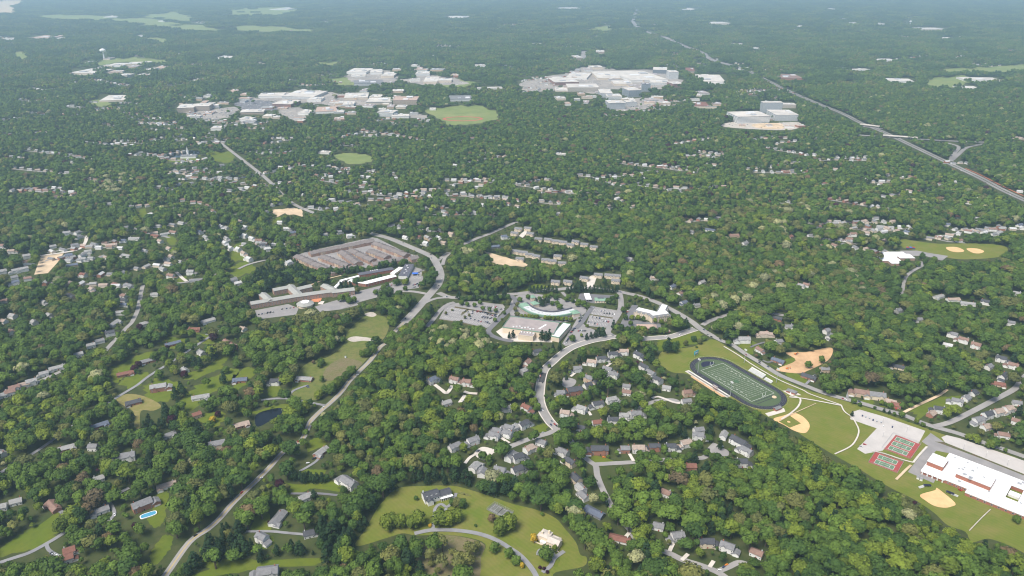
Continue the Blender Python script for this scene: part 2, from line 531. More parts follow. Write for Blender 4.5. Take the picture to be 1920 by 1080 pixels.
for px in ([(201, 692), (235, 680), (262, 662), (285, 657), (288, 666), (262, 685), (240, 694), (225, 712)],
           [(300, 640), (330, 632), (352, 640), (330, 655), (305, 652)],
           [(268, 735), (295, 712), (335, 715), (342, 730), (318, 752), (290, 750)],
           [(350, 700), (385, 690), (420, 662), (432, 668), (415, 690), (380, 705), (360, 715)],
           [(225, 715), (262, 700), (275, 705), (262, 722), (240, 730)],
           [(370, 625), (400, 632), (412, 636), (395, 646), (372, 640)],
           [(340, 745), (385, 715), (430, 690), (445, 702), (400, 735), (360, 765)],
           [(440, 700), (470, 690), (478, 700), (452, 728), (438, 735)],
           [(380, 775), (412, 772), (420, 790), (395, 800), (372, 790)],
           [(500, 728), (525, 722), (530, 740), (508, 742)], [(455, 775), (490, 768), (528, 755), (540, 765), (520, 770), (480, 776)],
           [(34, 1003), (75, 985), (103, 966), (110, 985), (104, 1005), (60, 1035), (-20, 1045), (2, 1032)],
           [(298, 918), (312, 925), (312, 950), (300, 985), (272, 980), (285, 960)],
           [(305, 1008), (325, 1004), (318, 1030), (296, 1058), (282, 1040)],
           [(380, 1058), (402, 1050), (480, 1049), (578, 1050), (575, 1060), (490, 1066), (370, 1082)],
           [(524, 903), (560, 908), (612, 898), (636, 906), (635, 921), (590, 916), (552, 927), (540, 917)],
           [(562, 886), (585, 879), (612, 884), (600, 890), (572, 893)], [(576, 830), (596, 822), (612, 828), (606, 838), (580, 845)],
           [(478, 970), (505, 966), (508, 994), (476, 996)], [(490, 1022), (512, 1005), (512, 1020), (500, 1030)],
           [(1107, 860), (1120, 855), (1146, 862), (1142, 870), (1118, 870)], [(1030, 1040), (1042, 1020), (1050, 1052), (1040, 1065)],
           [(950, 765), (962, 762), (958, 776)], [(1000, 800), (1022, 795), (1025, 806), (1005, 812)],
           [(1230, 640), (1262, 633), (1305, 622), (1318, 632), (1300, 647), (1262, 653), (1236, 658)],
           [(818, 900), (815, 890), (820, 885)], [(1465, 680), (1485, 668), (1491, 675), (1472, 690)], [(1436, 676), (1452, 688), (1462, 690), (1440, 680)],
           [(1470, 700), (1495, 700), (1515, 715), (1505, 720)], [(1605, 755), (1628, 748), (1640, 757), (1625, 762)], [(1650, 762), (1685, 768), (1660, 760)],
           [(1705, 770), (1760, 745), (1790, 745), (1788, 760), (1740, 775), (1722, 785)], [(1410, 640), (1425, 648), (1430, 660), (1412, 655)],
           [(1385, 645), (1405, 640), (1412, 660), (1400, 662)], [(968, 545), (985, 537), (1017, 532), (1022, 541), (990, 546)],
           [(430, 470), (455, 455), (450, 470), (472, 490), (440, 490)], [(262, 395), (272, 392), (275, 406), (262, 408)], [(432, 500), (470, 492), (478, 505), (445, 520)],
           [(310, 440), (328, 445), (330, 460), (316, 455)], [(335, 520), (350, 520), (345, 530), (332, 529)], [(503, 420), (520, 408), (530, 410), (512, 420)],
           [(395, 283), (432, 286), (440, 300), (415, 304), (400, 300)], [(320, 300), (350, 296), (372, 292), (368, 302), (330, 305)]):
    sheet('lawn', px, M['yard'], .06, ragged=.20, trees=.60)
sheet('dry_lawn', [(217, 751), (237, 739), (270, 743), (302, 760), (288, 770), (264, 771), (262, 802), (252, 800), (250, 772)], M['drylawn'], .10, label='yellow dry lawn around a small brick house')
sheet('sports_field', [(1690, 447), (1705, 450), (1760, 457), (1825, 456), (1882, 461), (1888, 475), (1865, 483), (1797, 486), (1740, 474), (1692, 464)], M['lawn'], .05, label='grass field beside the low white elementary school')
for px in ([(1774, 464), (1790, 463), (1802, 466), (1808, 471), (1795, 473), (1780, 470)], [(1812, 466), (1832, 466), (1845, 471), (1838, 475), (1824, 474)]):
    sheet('infield', px, M['sand'], .10)
sheet('dirt_lot', [(77, 479), (120, 474), (108, 492), (90, 512), (64, 515)], M['paledirt'], .09, smoothed=False, label='bare orange dirt lot among the houses')
sheet('dirt_lot', [(513, 394), (535, 391), (548, 390), (560, 392), (569, 397), (565, 405), (552, 402), (540, 403), (533, 400), (520, 406)], M['paledirt'], .09, smoothed=False, ragged=.12, trees=.85)
sheet('dirt_lot', [(909, 472), (943, 481), (985, 494), (982, 499), (930, 496), (922, 484)], M['paledirt'], .09, smoothed=False, ragged=.10, trees=.8)
sheet('building_site', [(1473, 661), (1512, 660), (1550, 652), (1562, 656), (1552, 676), (1515, 695), (1497, 700), (1467, 697), (1456, 692), (1492, 676)], M['dirt'], .09, label='bare orange earth of the building site beside the lane')
for px in ([(803, 207), (907, 198), (930, 220), (900, 231), (873, 234), (837, 230)], [(628, 292), (650, 287), (675, 288), (700, 296), (690, 305), (650, 306)]):
    sheet('field', px, M['farfield'], .08, ragged=.12, trees=.93)
for px in ([(73, 30), (130, 27), (185, 31), (205, 37), (100, 38)], [(275, 32), (300, 25), (330, 23), (365, 33), (350, 38), (310, 35)], [(232, 39), (280, 35), (345, 45), (390, 48), (418, 58), (340, 55)],
           [(450, 17), (520, 13), (562, 20), (520, 28), (440, 28)], [(420, 50), (500, 48), (568, 55), (560, 60), (470, 58)], [(167, 117), (200, 112), (250, 108), (300, 113), (290, 119), (230, 116), (190, 122)],
           [(25, 100), (47, 98), (50, 108), (40, 112)], [(165, 190), (195, 187), (205, 195), (190, 200)], [(618, 150), (655, 145), (672, 155), (640, 160)], [(1745, 147), (1810, 143), (1816, 155), (1760, 166)],
           [(1775, 130), (1950, 121), (1950, 132), (1800, 135)], [(845, 150), (890, 154), (872, 163), (830, 162)], [(598, 117), (630, 116), (625, 121), (600, 122)], [(280, 70), (320, 74), (318, 79), (285, 78)], [(1110, 52), (1140, 50), (1145, 56), (1112, 58)]):
    sheet('field', px, M['farfield'], .15, trees=.72, ragged=.20)
for px in ([(-10, 3), (30, 0), (46, 2), (20, 12), (-10, 13)], [(-10, 15), (27, 14), (25, 24), (-10, 25)]):
    sheet('ploughed_field', px, M['paledirt'], .15, ragged=.08)
sheet('construction_ground', [(1358, 238), (1372, 229), (1440, 231), (1497, 229), (1497, 240), (1460, 244)], M['gravel'], .12)
sheet('sand_pit', [(1412, 233), (1462, 231), (1466, 242), (1420, 240)], M['paledirt'], .2)
sheet('pond', [(478, 783), (486, 774), (505, 768), (524, 765), (532, 769), (525, 778), (505, 790), (488, 799), (480, 798)], M['water'], .10, label='dark pond beside the straight road')
sheet('pond', [(314, 290), (330, 284), (370, 282), (372, 290), (345, 294), (318, 296)], M['water'], .10)

sheet('planted_yard', [(962, 560), (1000, 550), (1084, 570), (1098, 586), (1060, 604), (1000, 602), (958, 592)], M['asphalt'], .07, trees=.62)
# paved areas
lotz = [.10]
for nm, px, m in (('parking_lot', [(823, 598), (836, 575), (851, 569), (884, 564), (943, 571), (947, 576), (937, 590), (925, 606), (913, 615), (869, 605)], 'asphalt'),
                  ('parking_lot', [(1115, 575), (1157, 582), (1158, 590), (1144, 615), (1098, 611), (1106, 590)], 'asphalt'),
                  ('parking_lot', [(1083, 596), (1098, 611), (1122, 622), (1128, 628), (1100, 640), (1060, 649), (1054, 644), (1070, 618)], 'asphalt'),
                  ('forecourt', [(1083, 563), (1087, 550), (1152, 554), (1152, 567), (1115, 569)], 'asphalt2'),
                  ('paved_yard', [(1004, 578), (1030, 570), (1060, 573), (1074, 580), (1050, 585), (1020, 586)], 'asphalt'),
                  ('paved_yard', [(1168, 598), (1185, 572), (1196, 572), (1190, 600), (1240, 607), (1238, 618), (1180, 616), (1162, 610)], 'asphalt2'),
                  ('loading_yard', [(930, 622), (945, 612), (1040, 628), (1035, 642), (950, 640)], 'concrete'),
                  ('parking_lot', [(640, 556), (668, 547), (735, 530), (765, 528), (775, 500), (796, 506), (793, 524), (785, 540), (745, 545), (700, 556), (672, 566), (650, 576)], 'asphalt'),
                  ('parking_lot', [(478, 582), (540, 570), (560, 578), (555, 590), (490, 598), (482, 594)], 'asphalt'),
                  ('parking_lot', [(590, 575), (640, 560), (665, 562), (672, 572), (640, 580), (600, 585)], 'asphalt'),
                  ('parking_lot', [(1597, 773), (1612, 768), (1660, 782), (1735, 808), (1722, 832), (1690, 819), (1640, 802), (1594, 786)], 'concrete2'),
                  ('parking_lot', [(1645, 802), (1680, 815), (1655, 845), (1622, 851), (1607, 842)], 'concrete2'),
                  ('parking_lot', [(1765, 820), (1775, 816), (1800, 822), (1960, 878), (1960, 905), (1850, 862), (1772, 830)], 'concrete2'),
                  ('school_drive', [(1745, 812), (1772, 830), (1960, 905), (1960, 930), (1780, 850), (1755, 845), (1728, 880), (1756, 897), (1750, 906), (1702, 885), (1740, 836), (1728, 828)], 'asphalt'),
                  ('playground', [(1688, 470), (1720, 470), (1740, 474), (1778, 480), (1766, 489), (1735, 480), (1712, 480), (1690, 478)], 'asphalt'),
                  ('elementary_drive', [(1716, 492), (1730, 490), (1732, 500), (1722, 502)], 'asphalt'),
                  ('town_court', [(556, 478), (580, 471), (698, 445), (708, 447), (764, 475), (784, 480), (775, 489), (700, 500), (640, 511), (619, 511)], 'asphalt'),
                  ('parking_lot', [(447, 190), (500, 187), (525, 200), (515, 207), (450, 205)], 'asphalt2'), ('parking_lot', [(520, 205), (565, 203), (570, 222), (545, 224)], 'asphalt'),
                  ('parking_lot', [(360, 206), (437, 203), (440, 216), (400, 224), (362, 220)], 'concrete'), ('parking_lot', [(977, 155), (1033, 148), (1040, 168), (1000, 172), (980, 166)], 'concrete'),
                  ('parking_lot', [(1033, 140), (1120, 128), (1250, 135), (1262, 160), (1160, 168), (1100, 172), (1040, 160)], 'concrete'),
                  ('parking_lot', [(480, 184), (600, 172), (690, 186), (735, 196), (640, 200), (600, 195), (500, 190)], 'concrete'),
                  ('parking_lot', [(770, 213), (800, 216), (795, 222), (768, 220)], 'asphalt'), ('parking_lot', [(1190, 185), (1230, 186), (1215, 203), (1150, 208), (1170, 200)], 'concrete'),
                  ('parking_lot', [(650, 138), (720, 132), (742, 148), (700, 160), (655, 150)], 'asphalt'), ('parking_lot', [(750, 150), (800, 140), (850, 146), (868, 158), (800, 160)], 'asphalt'),
                  ('driveway_court', [(1100, 522), (1112, 515), (1118, 522), (1112, 540), (1100, 540)], 'concrete'), ('driveway_court', [(972, 442), (985, 432), (990, 436), (980, 446)], 'concrete'),
                  ('turning_circle', [(890, 848), (905, 838), (925, 842), (938, 842), (925, 850), (912, 864), (895, 858)], 'concrete'), ('turning_circle', [(1326, 845), (1345, 838), (1366, 846), (1362, 858), (1340, 860)], 'asphalt'),
                  ('turning_circle', [(1050, 712), (1062, 708), (1080, 713), (1075, 724), (1058, 726)], 'asphalt')):
    if m == 'concrete2':
        if 'concrete2' not in M: M['concrete2'] = mat('sunbleached_asphalt', (.46, .43, .40), .9, (.40, .375, .35), .05)
    lotz[0] += .006
    if max(p[1] for p in px) < 260 and m in ('concrete', 'asphalt'): m = 'farlot'
    far_ = max(p[1] for p in px) < 260
    sheet(nm, px, M[m], lotz[0], smoothed=(nm == 'turning_circle' or far_), trees=.5 if far_ else True, ragged=.16 if far_ else 0)

# roads
rz = [.30]
def rd(*a, **k):
    rz[0] += .012
    return road(*a, z=rz[0], **k)
rd('road', [(285, 1110), (311, 1078), (355, 1017), (390, 992), (412, 972), (440, 940), (475, 907), (487, 895), (505, 877), (527, 852), (545, 838), (566, 825), (578, 800), (584, 788), (602, 770), (620, 755), (640, 735), (655, 715), (675, 695), (695, 675), (712, 652), (725, 642), (733, 632), (742, 620), (757, 605)], 8.0, M['road'], hidden=((9, 13), (21, 23)), line=True, label='straight two-lane road running up to the boulevard')
rd('boulevard', [(757, 605), (775, 587), (797, 562), (812, 545), (822, 532), (826, 515), (820, 497), (810, 482), (790, 472), (762, 460), (730, 447), (700, 439)], 17, M['road'], label='wide curving boulevard past the townhouses')
rd('road', [(700, 439), (640, 417), (585, 398), (548, 381), (520, 356), (505, 340), (480, 319), (450, 296), (420, 273), (400, 258), (370, 230)], 12, M['road'], hidden=((0, 2), (3, 5), (8, 10)))
rd('boulevard', [(822, 549), (842, 557), (861, 558), (903, 556), (940, 554), (958, 552), (986, 549), (1015, 545), (1043, 543), (1076, 540), (1115, 541), (1156, 546), (1171, 549), (1197, 555), (1229, 566), (1252, 577), (1276, 590), (1298, 604), (1310, 614), (1320, 621), (1337, 631)], 13, M['road'], hidden=((2, 4), (6, 7), (9, 10)), label='boulevard looping behind the shopping centre')
rd('slip_lane', [(786, 574), (805, 564), (822, 559), (842, 558)], 8, M['road'])
rd('school_lane', [(1337, 631), (1355, 640), (1370, 645), (1400, 665), (1425, 680), (1440, 690), (1465, 705), (1507, 722), (1545, 737), (1580, 747), (1615, 756), (1652, 767), (1690, 777), (1722, 790), (1750, 800), (1772, 806), (1800, 814), (1838, 828), (1880, 842), (1920, 856), (1960, 870)], 10, M['road'], hidden=((0, 2),), kerb=False, label='road running past the stadium and the school')
rd('boulevard', [(1304, 617), (1285, 623), (1260, 631), (1240, 633), (1210, 635), (1181, 634), (1150, 632), (1134, 635), (1111, 639), (1087, 646), (1068, 654), (1049, 667), (1038, 677), (1022, 692), (1016, 707), (1013, 727), (1012, 750), (1019, 772), (1032, 792), (1044, 803)], 12, M['road'], hidden=((4, 6),), kerb=True, label='curving boulevard below the shopping centre')
rd('road_patch', [(1020, 700), (1017, 710), (1015, 717)], 9, M['newpatch'])
rd('street', [(1046, 803), (1030, 812), (1010, 818), (985, 826), (960, 836), (938, 843)], 9, M['road'], hidden=((2, 5),))
rd('street', [(1046, 803), (1062, 816), (1075, 833), (1088, 850), (1105, 865), (1117, 874), (1120, 892), (1132, 922), (1150, 955), (1180, 992), (1192, 1010), (1208, 1020), (1255, 1038), (1280, 1050), (1315, 1061), (1345, 1073), (1370, 1090)], 8, M['road'], hidden=((0, 4), (7, 10), (10, 12)))
rd('street', [(1117, 871), (1150, 869), (1185, 867), (1252, 862), (1300, 860), (1322, 857), (1332, 842), (1342, 832)], 8, M['road'], hidden=((2, 3), (3, 5)))
rd('street', [(1345, 1072), (1365, 1064), (1385, 1055), (1400, 1058)], 7, M['road'])
rd('street', [(1178, 776), (1205, 763), (1230, 752), (1262, 750), (1275, 757)], 8, M['road'], hidden=((1, 3),))
rd('shop_drive', [(1161, 548), (1164, 561), (1164, 576), (1160, 588), (1152, 601), (1142, 617), (1140, 624), (1150, 631)], 11, M['asphalt'])
rd('shop_drive', [(958, 554), (967, 564), (962, 574), (950, 586), (937, 598), (925, 610), (916, 620), (919, 627), (930, 633), (948, 638), (962, 640)], 10, M['asphalt2'])
rd('shop_drive', [(1112, 574), (1102, 588), (1092, 603), (1080, 616)], 9, M['asphalt2'])
rd('shop_drive', [(1054, 548), (1062, 556), (1072, 562), (1086, 564)], 7, M['asphalt'])
rd('shop_drive', [(1004, 580), (1030, 580), (1036, 565), (1050, 560), (1058, 570), (1078, 576)], 5, M['asphalt'])
rd('lot_drive', [(800, 613), (812, 600), (824, 584), (838, 572), (852, 567)], 9, M['asphalt'])
rd('road', [(1317, 610), (1331, 602), (1360, 592), (1400, 582), (1460, 590), (1480, 595)], 10, M['road'], hidden=((2, 6),))
rd('entrance_road', [(803, 552), (775, 547), (750, 547), (720, 553), (692, 560), (668, 567), (640, 578)], 9, M['road'], label='entrance road into the retirement home')
rd('street', [(268, 535), (265, 547), (262, 565), (257, 585), (247, 605), (237, 615), (224, 630), (212, 642), (200, 655), (193, 662), (160, 680), (125, 692), (60, 722)], 8, M['road'], hidden=((0, 1), (5, 7), (9, 13)))
rd('lane', [(425, 612), (402, 626), (382, 639), (350, 660), (320, 680), (280, 705), (258, 722), (235, 736), (212, 750), (170, 778), (127, 805), (90, 832), (47, 860), (17, 877), (-20, 900)], 5.5, M['lane'], hidden=((0, 1), (2, 4), (5, 7), (8, 11), (13, 14)), label='narrow grey lane between the country houses')
rd('lane', [(242, 915), (222, 926), (205, 940), (172, 965), (140, 985), (112, 1005), (87, 1020), (55, 1037), (25, 1047), (-20, 1062)], 5.5, M['lane'], hidden=((1, 5), (8, 9)))
rd('driveway', [(87, 1020), (92, 1032), (108, 1042)], 4, M['lane'])
rd('driveway', [(205, 940), (215, 962), (207, 974)], 4, M['lane'])
rd('driveway', [(100, 949), (112, 958), (126, 968)], 5, M['lane'])
rd('lane', [(610, 761), (590, 757), (560, 752), (540, 748), (512, 748), (490, 751)], 5, M['lane'], hidden=((1, 4),))
rd('driveway', [(545, 738), (552, 732), (567, 726), (578, 723)], 4.5, M['lane'])
rd('driveway', [(602, 855), (592, 866), (575, 877), (562, 884)], 4, M['lane'])
rd('driveway', [(545, 926), (570, 926), (600, 926), (640, 930)], 4, M['asphalt2'], hidden=((1, 2),))
rd('driveway', [(460, 997), (508, 997), (540, 1000), (575, 1003)], 4, M['lane'], hidden=((1, 2),))
rd('private_drive', [(777, 1001), (805, 995), (830, 994), (865, 996), (900, 1002), (930, 1013), (958, 1030), (975, 1042), (992, 1060), (1005, 1080), (1010, 1100)], 6, M['lane'], label='curving grey private drive across the lawn')
rd('driveway', [(812, 992), (814, 972), (815, 957), (820, 949), (828, 946), (838, 951), (848, 942), (853, 932), (855, 925)], 4, M['lane'])
rd('driveway', [(815, 958), (826, 961), (838, 954)], 3.5, M['lane'])
rd('driveway', [(1017, 1074), (1032, 1062), (1040, 1047), (1058, 1034)], 5, M['lane'])
rd('driveway', [(1040, 1045), (1034, 1034), (1022, 1029), (1011, 1034), (1009, 1042)], 4.5, M['lane'])
rd('road', [(855, 463), (872, 457), (895, 447), (917, 439), (955, 422), (975, 414), (1000, 400)], 11, M['road'], hidden=((0, 1), (5, 6)))
rd('street_link', [(822, 489), (835, 477), (843, 475), (834, 484), (830, 497)], 8, M['road'])
rd('highway', [(1990, 405), (1920, 375), (1877, 355), (1840, 335), (1802, 317), (1760, 297), (1697, 267), (1657, 248), (1613, 230), (1580, 213), (1540, 197), (1493, 177), (1447, 155), (1407, 135)], 25, M['highway'], label='four-lane highway running to the horizon')
b = MB(); ribbon(b, ROADS[-1][0], 4.0, rz[0] + .05); b.build('median', M['ground'])['kind'] = 'structure'
rd('highway', [(1407, 135), (1370, 122), (1337, 113), (1313, 97), (1280, 85), (1240, 67), (1213, 60), (1188, 43), (1190, 27), (1195, 13)], 44, M['highway'], hidden=((0, 1),))
for _a, _b in (((1337, 113), (1313, 97)), ((1313, 97), (1280, 85)), ((1280, 85), (1240, 67)), ((1240, 67), (1213, 60)), ((1213, 60), (1188, 43)), ((1188, 43), (1190, 27)), ((1190, 27), (1195, 13))):
    clear([(_a[0] - 2.5, _a[1] - 2), (_b[0] - 2.5, _b[1] - 2), (_b[0] + 2.5, _b[1] + 2.4), (_a[0] + 2.5, _a[1] + 2.4)])
rd('sound_wall_strip', [(1990, 397), (1920, 368), (1877, 348), (1840, 329), (1810, 316)], 5, M['redclay'])
rd('cross_road', [(1603, 253), (1663, 257), (1720, 261), (1793, 265), (1850, 267), (1950, 270)], 20, M['highway'], hidden=((4, 5),))
rd('ramp', [(1785, 303), (1783, 297), (1792, 285), (1797, 275), (1775, 268)], 13, M['highway'])
rd('ramp', [(1786, 300), (1800, 287), (1813, 277), (1843, 270)], 13, M['highway'])
rd('cross_road', [(1614, 236), (1635, 239), (1656, 241)], 26, M['highway'])
rd('street', [(1752, 800), (1782, 792), (1825, 771), (1865, 750), (1902, 730), (1916, 712), (1930, 700)], 9, M['road'], hidden=((4, 6),))
rd('dirt_track', [(1692, 775), (1722, 760), (1760, 742), (1776, 731)], 4.5, M['paledirt'])
rd('school_road', [(1727, 500), (1706, 512), (1696, 525), (1692, 548), (1690, 560)], 7, M['road'], hidden=((3, 4),))
rd('path', [(1357, 650), (1385, 667), (1410, 684), (1437, 700), (1465, 715), (1505, 732), (1520, 740), (1577, 760)], 2.2, M['concrete'])
rd('path', [(1577, 760), (1583, 772), (1597, 783), (1605, 795), (1610, 808), (1606, 823), (1594, 838), (1565, 852)], 2.0, M['concrete'])
rd('path', [(1465, 787), (1483, 775), (1497, 762), (1500, 748), (1482, 742)], 2.6, M['concrete'])
rd('path', [(1480, 745), (1500, 747), (1530, 752), (1577, 761)], 2.6, M['concrete'])
rd('path', [(1462, 790), (1490, 775), (1530, 757)], 1.2, M['paledirt'])
rd('dirt_track', [(1680, 900), (1690, 890), (1700, 880), (1708, 873)], 3, M['paledirt'])
rd('path', [(1635, 846), (1660, 852), (1690, 862), (1712, 868)], 2.2, M['concrete'])
rd('path', [(1712, 868), (1725, 852), (1738, 838)], 2.6, M['concrete'])
rd('path', [(1857, 956), (1840, 972), (1817, 996)], 1.0, M['gravel'])
rd('sand_path', [(582, 535), (600, 528), (620, 522), (640, 517)], 4, M['paledirt'])
rd('driveway', [(1456, 676), (1440, 680), (1430, 676)], 4, M['asphalt2'])
rd('driveway', [(1407, 652), (1418, 647), (1435, 642)], 4, M['asphalt2'])
rd('driveway', [(1588, 747), (1592, 735), (1596, 728)], 4, M['lane'])
rd('driveway', [(1510, 722), (1520, 713), (1530, 708)], 4, M['lane'])
rd('far_road', [(1088, 114), (1094, 105), (1095, 96)], 40, M['highway'])
rd('far_road', [(608, 40), (622, 44), (630, 50)], 25, M['highway'])
rd('street', [(280, 400), (320, 392), (350, 384)], 8, M['road'], hidden=((0, 2),))
rd('street', [(380, 437), (420, 406), (455, 402)], 7, M['road'], hidden=((0, 1),))
rd('street', [(330, 510), (342, 522), (350, 528)], 7, M['concrete'])
rd('street', [(75, 480), (120, 474), (148, 468), (160, 455), (163, 442)], 8, M['concrete'])
rd('street', [(447, 505), (462, 498), (482, 492), (510, 486), (528, 483)], 7, M['road'])
rd('street', [(332, 532), (360, 528), (390, 520), (412, 512)], 7, M['road'], hidden=((1, 3),))
# pale verge walks by the houses
for px in ([(848, 724), (838, 738), (828, 732), (815, 722)], [(870, 735), (880, 738), (895, 739)], [(872, 742), (862, 756)]):
    rd('driveway', px, 6, M['concrete'])
for px in ([(1222, 748), (1235, 745), (1262, 755), (1275, 757)], [(1070, 707), (1078, 700)], [(1135, 690), (1145, 682)], [(1108, 780), (1103, 772)], [(1180, 852), (1188, 866)], [(872, 870), (880, 860), (892, 852)], [(940, 822), (955, 832)], [(1300, 858), (1305, 866)], [(1278, 1052), (1290, 1040)], [(1330, 1065), (1338, 1053)], [(1255, 1035), (1262, 1020)], [(1180, 1000), (1170, 1012)]):
    rd('driveway', px, 4.5, M['concrete'])
# ================================================================== BUILDINGS
win_mesh = {}
def window_data(wd, ht, frame=True):
    k = (wd, ht)
    if k not in win_mesh:
        b = MB()
        b.box(-wd / 2, wd / 2, -.05, .10, 0, ht, 0)
        b.box(-wd / 2 + .12, wd / 2 - .12, -.08, .0, .12, ht / 2 - .05, 1)
        b.box(-wd / 2 + .12, wd / 2 - .12, -.08, .0, ht / 2 + .05, ht - .12, 1)
        win_mesh[k] = b.mesh('window', [M['white'], M['glass']])
    return win_mesh[k]
def window_row(parent, x0, y0, x1, y1, n, z, wd=1.4, ht=1.6, name='window'):
    """n windows along the wall line; the wall faces the right hand side of the direction x0y0 -> x1y1"""
    a = math.atan2(y1 - y0, x1 - x0)
    for k in range(n):
        t = (k + .5) / n
        o = link(name, window_data(wd, ht), parent, (x0 + (x1 - x0) * t, y0 + (y1 - y0) * t, z), a)

def clear_box(cx, cy, L_, W_, h, ang, shrink=.8, fat=1.0):
    """keep crowns out of the view of a box on the ground"""
    c, s = math.cos(ang), math.sin(ang)
    q = [(cx + (a * L_ / 2) * c - (b * W_ / 2) * s, cy + (a * L_ / 2) * s + (b * W_ / 2) * c) for a, b in ((-1, -1), (1, -1), (1, 1), (-1, 1))]
    fill(base, [proj(x + (x - cx) * .25, y + (y - cy) * .25, 0)[:2] for x, y in q])
    top = [proj(cx + (x - cx) * shrink, cy + (y - cy) * shrink, h)[:2] for x, y in q]
    bot = [proj(cx + (x - cx) * shrink, cy + (y - cy) * shrink, h * .25)[:2] for x, y in q]
    fill(vis, top); fill(vis, bot)
    for k in range(4):
        fill(vis, [top[k], top[(k + 1) % 4], bot[(k + 1) % 4], bot[k]])

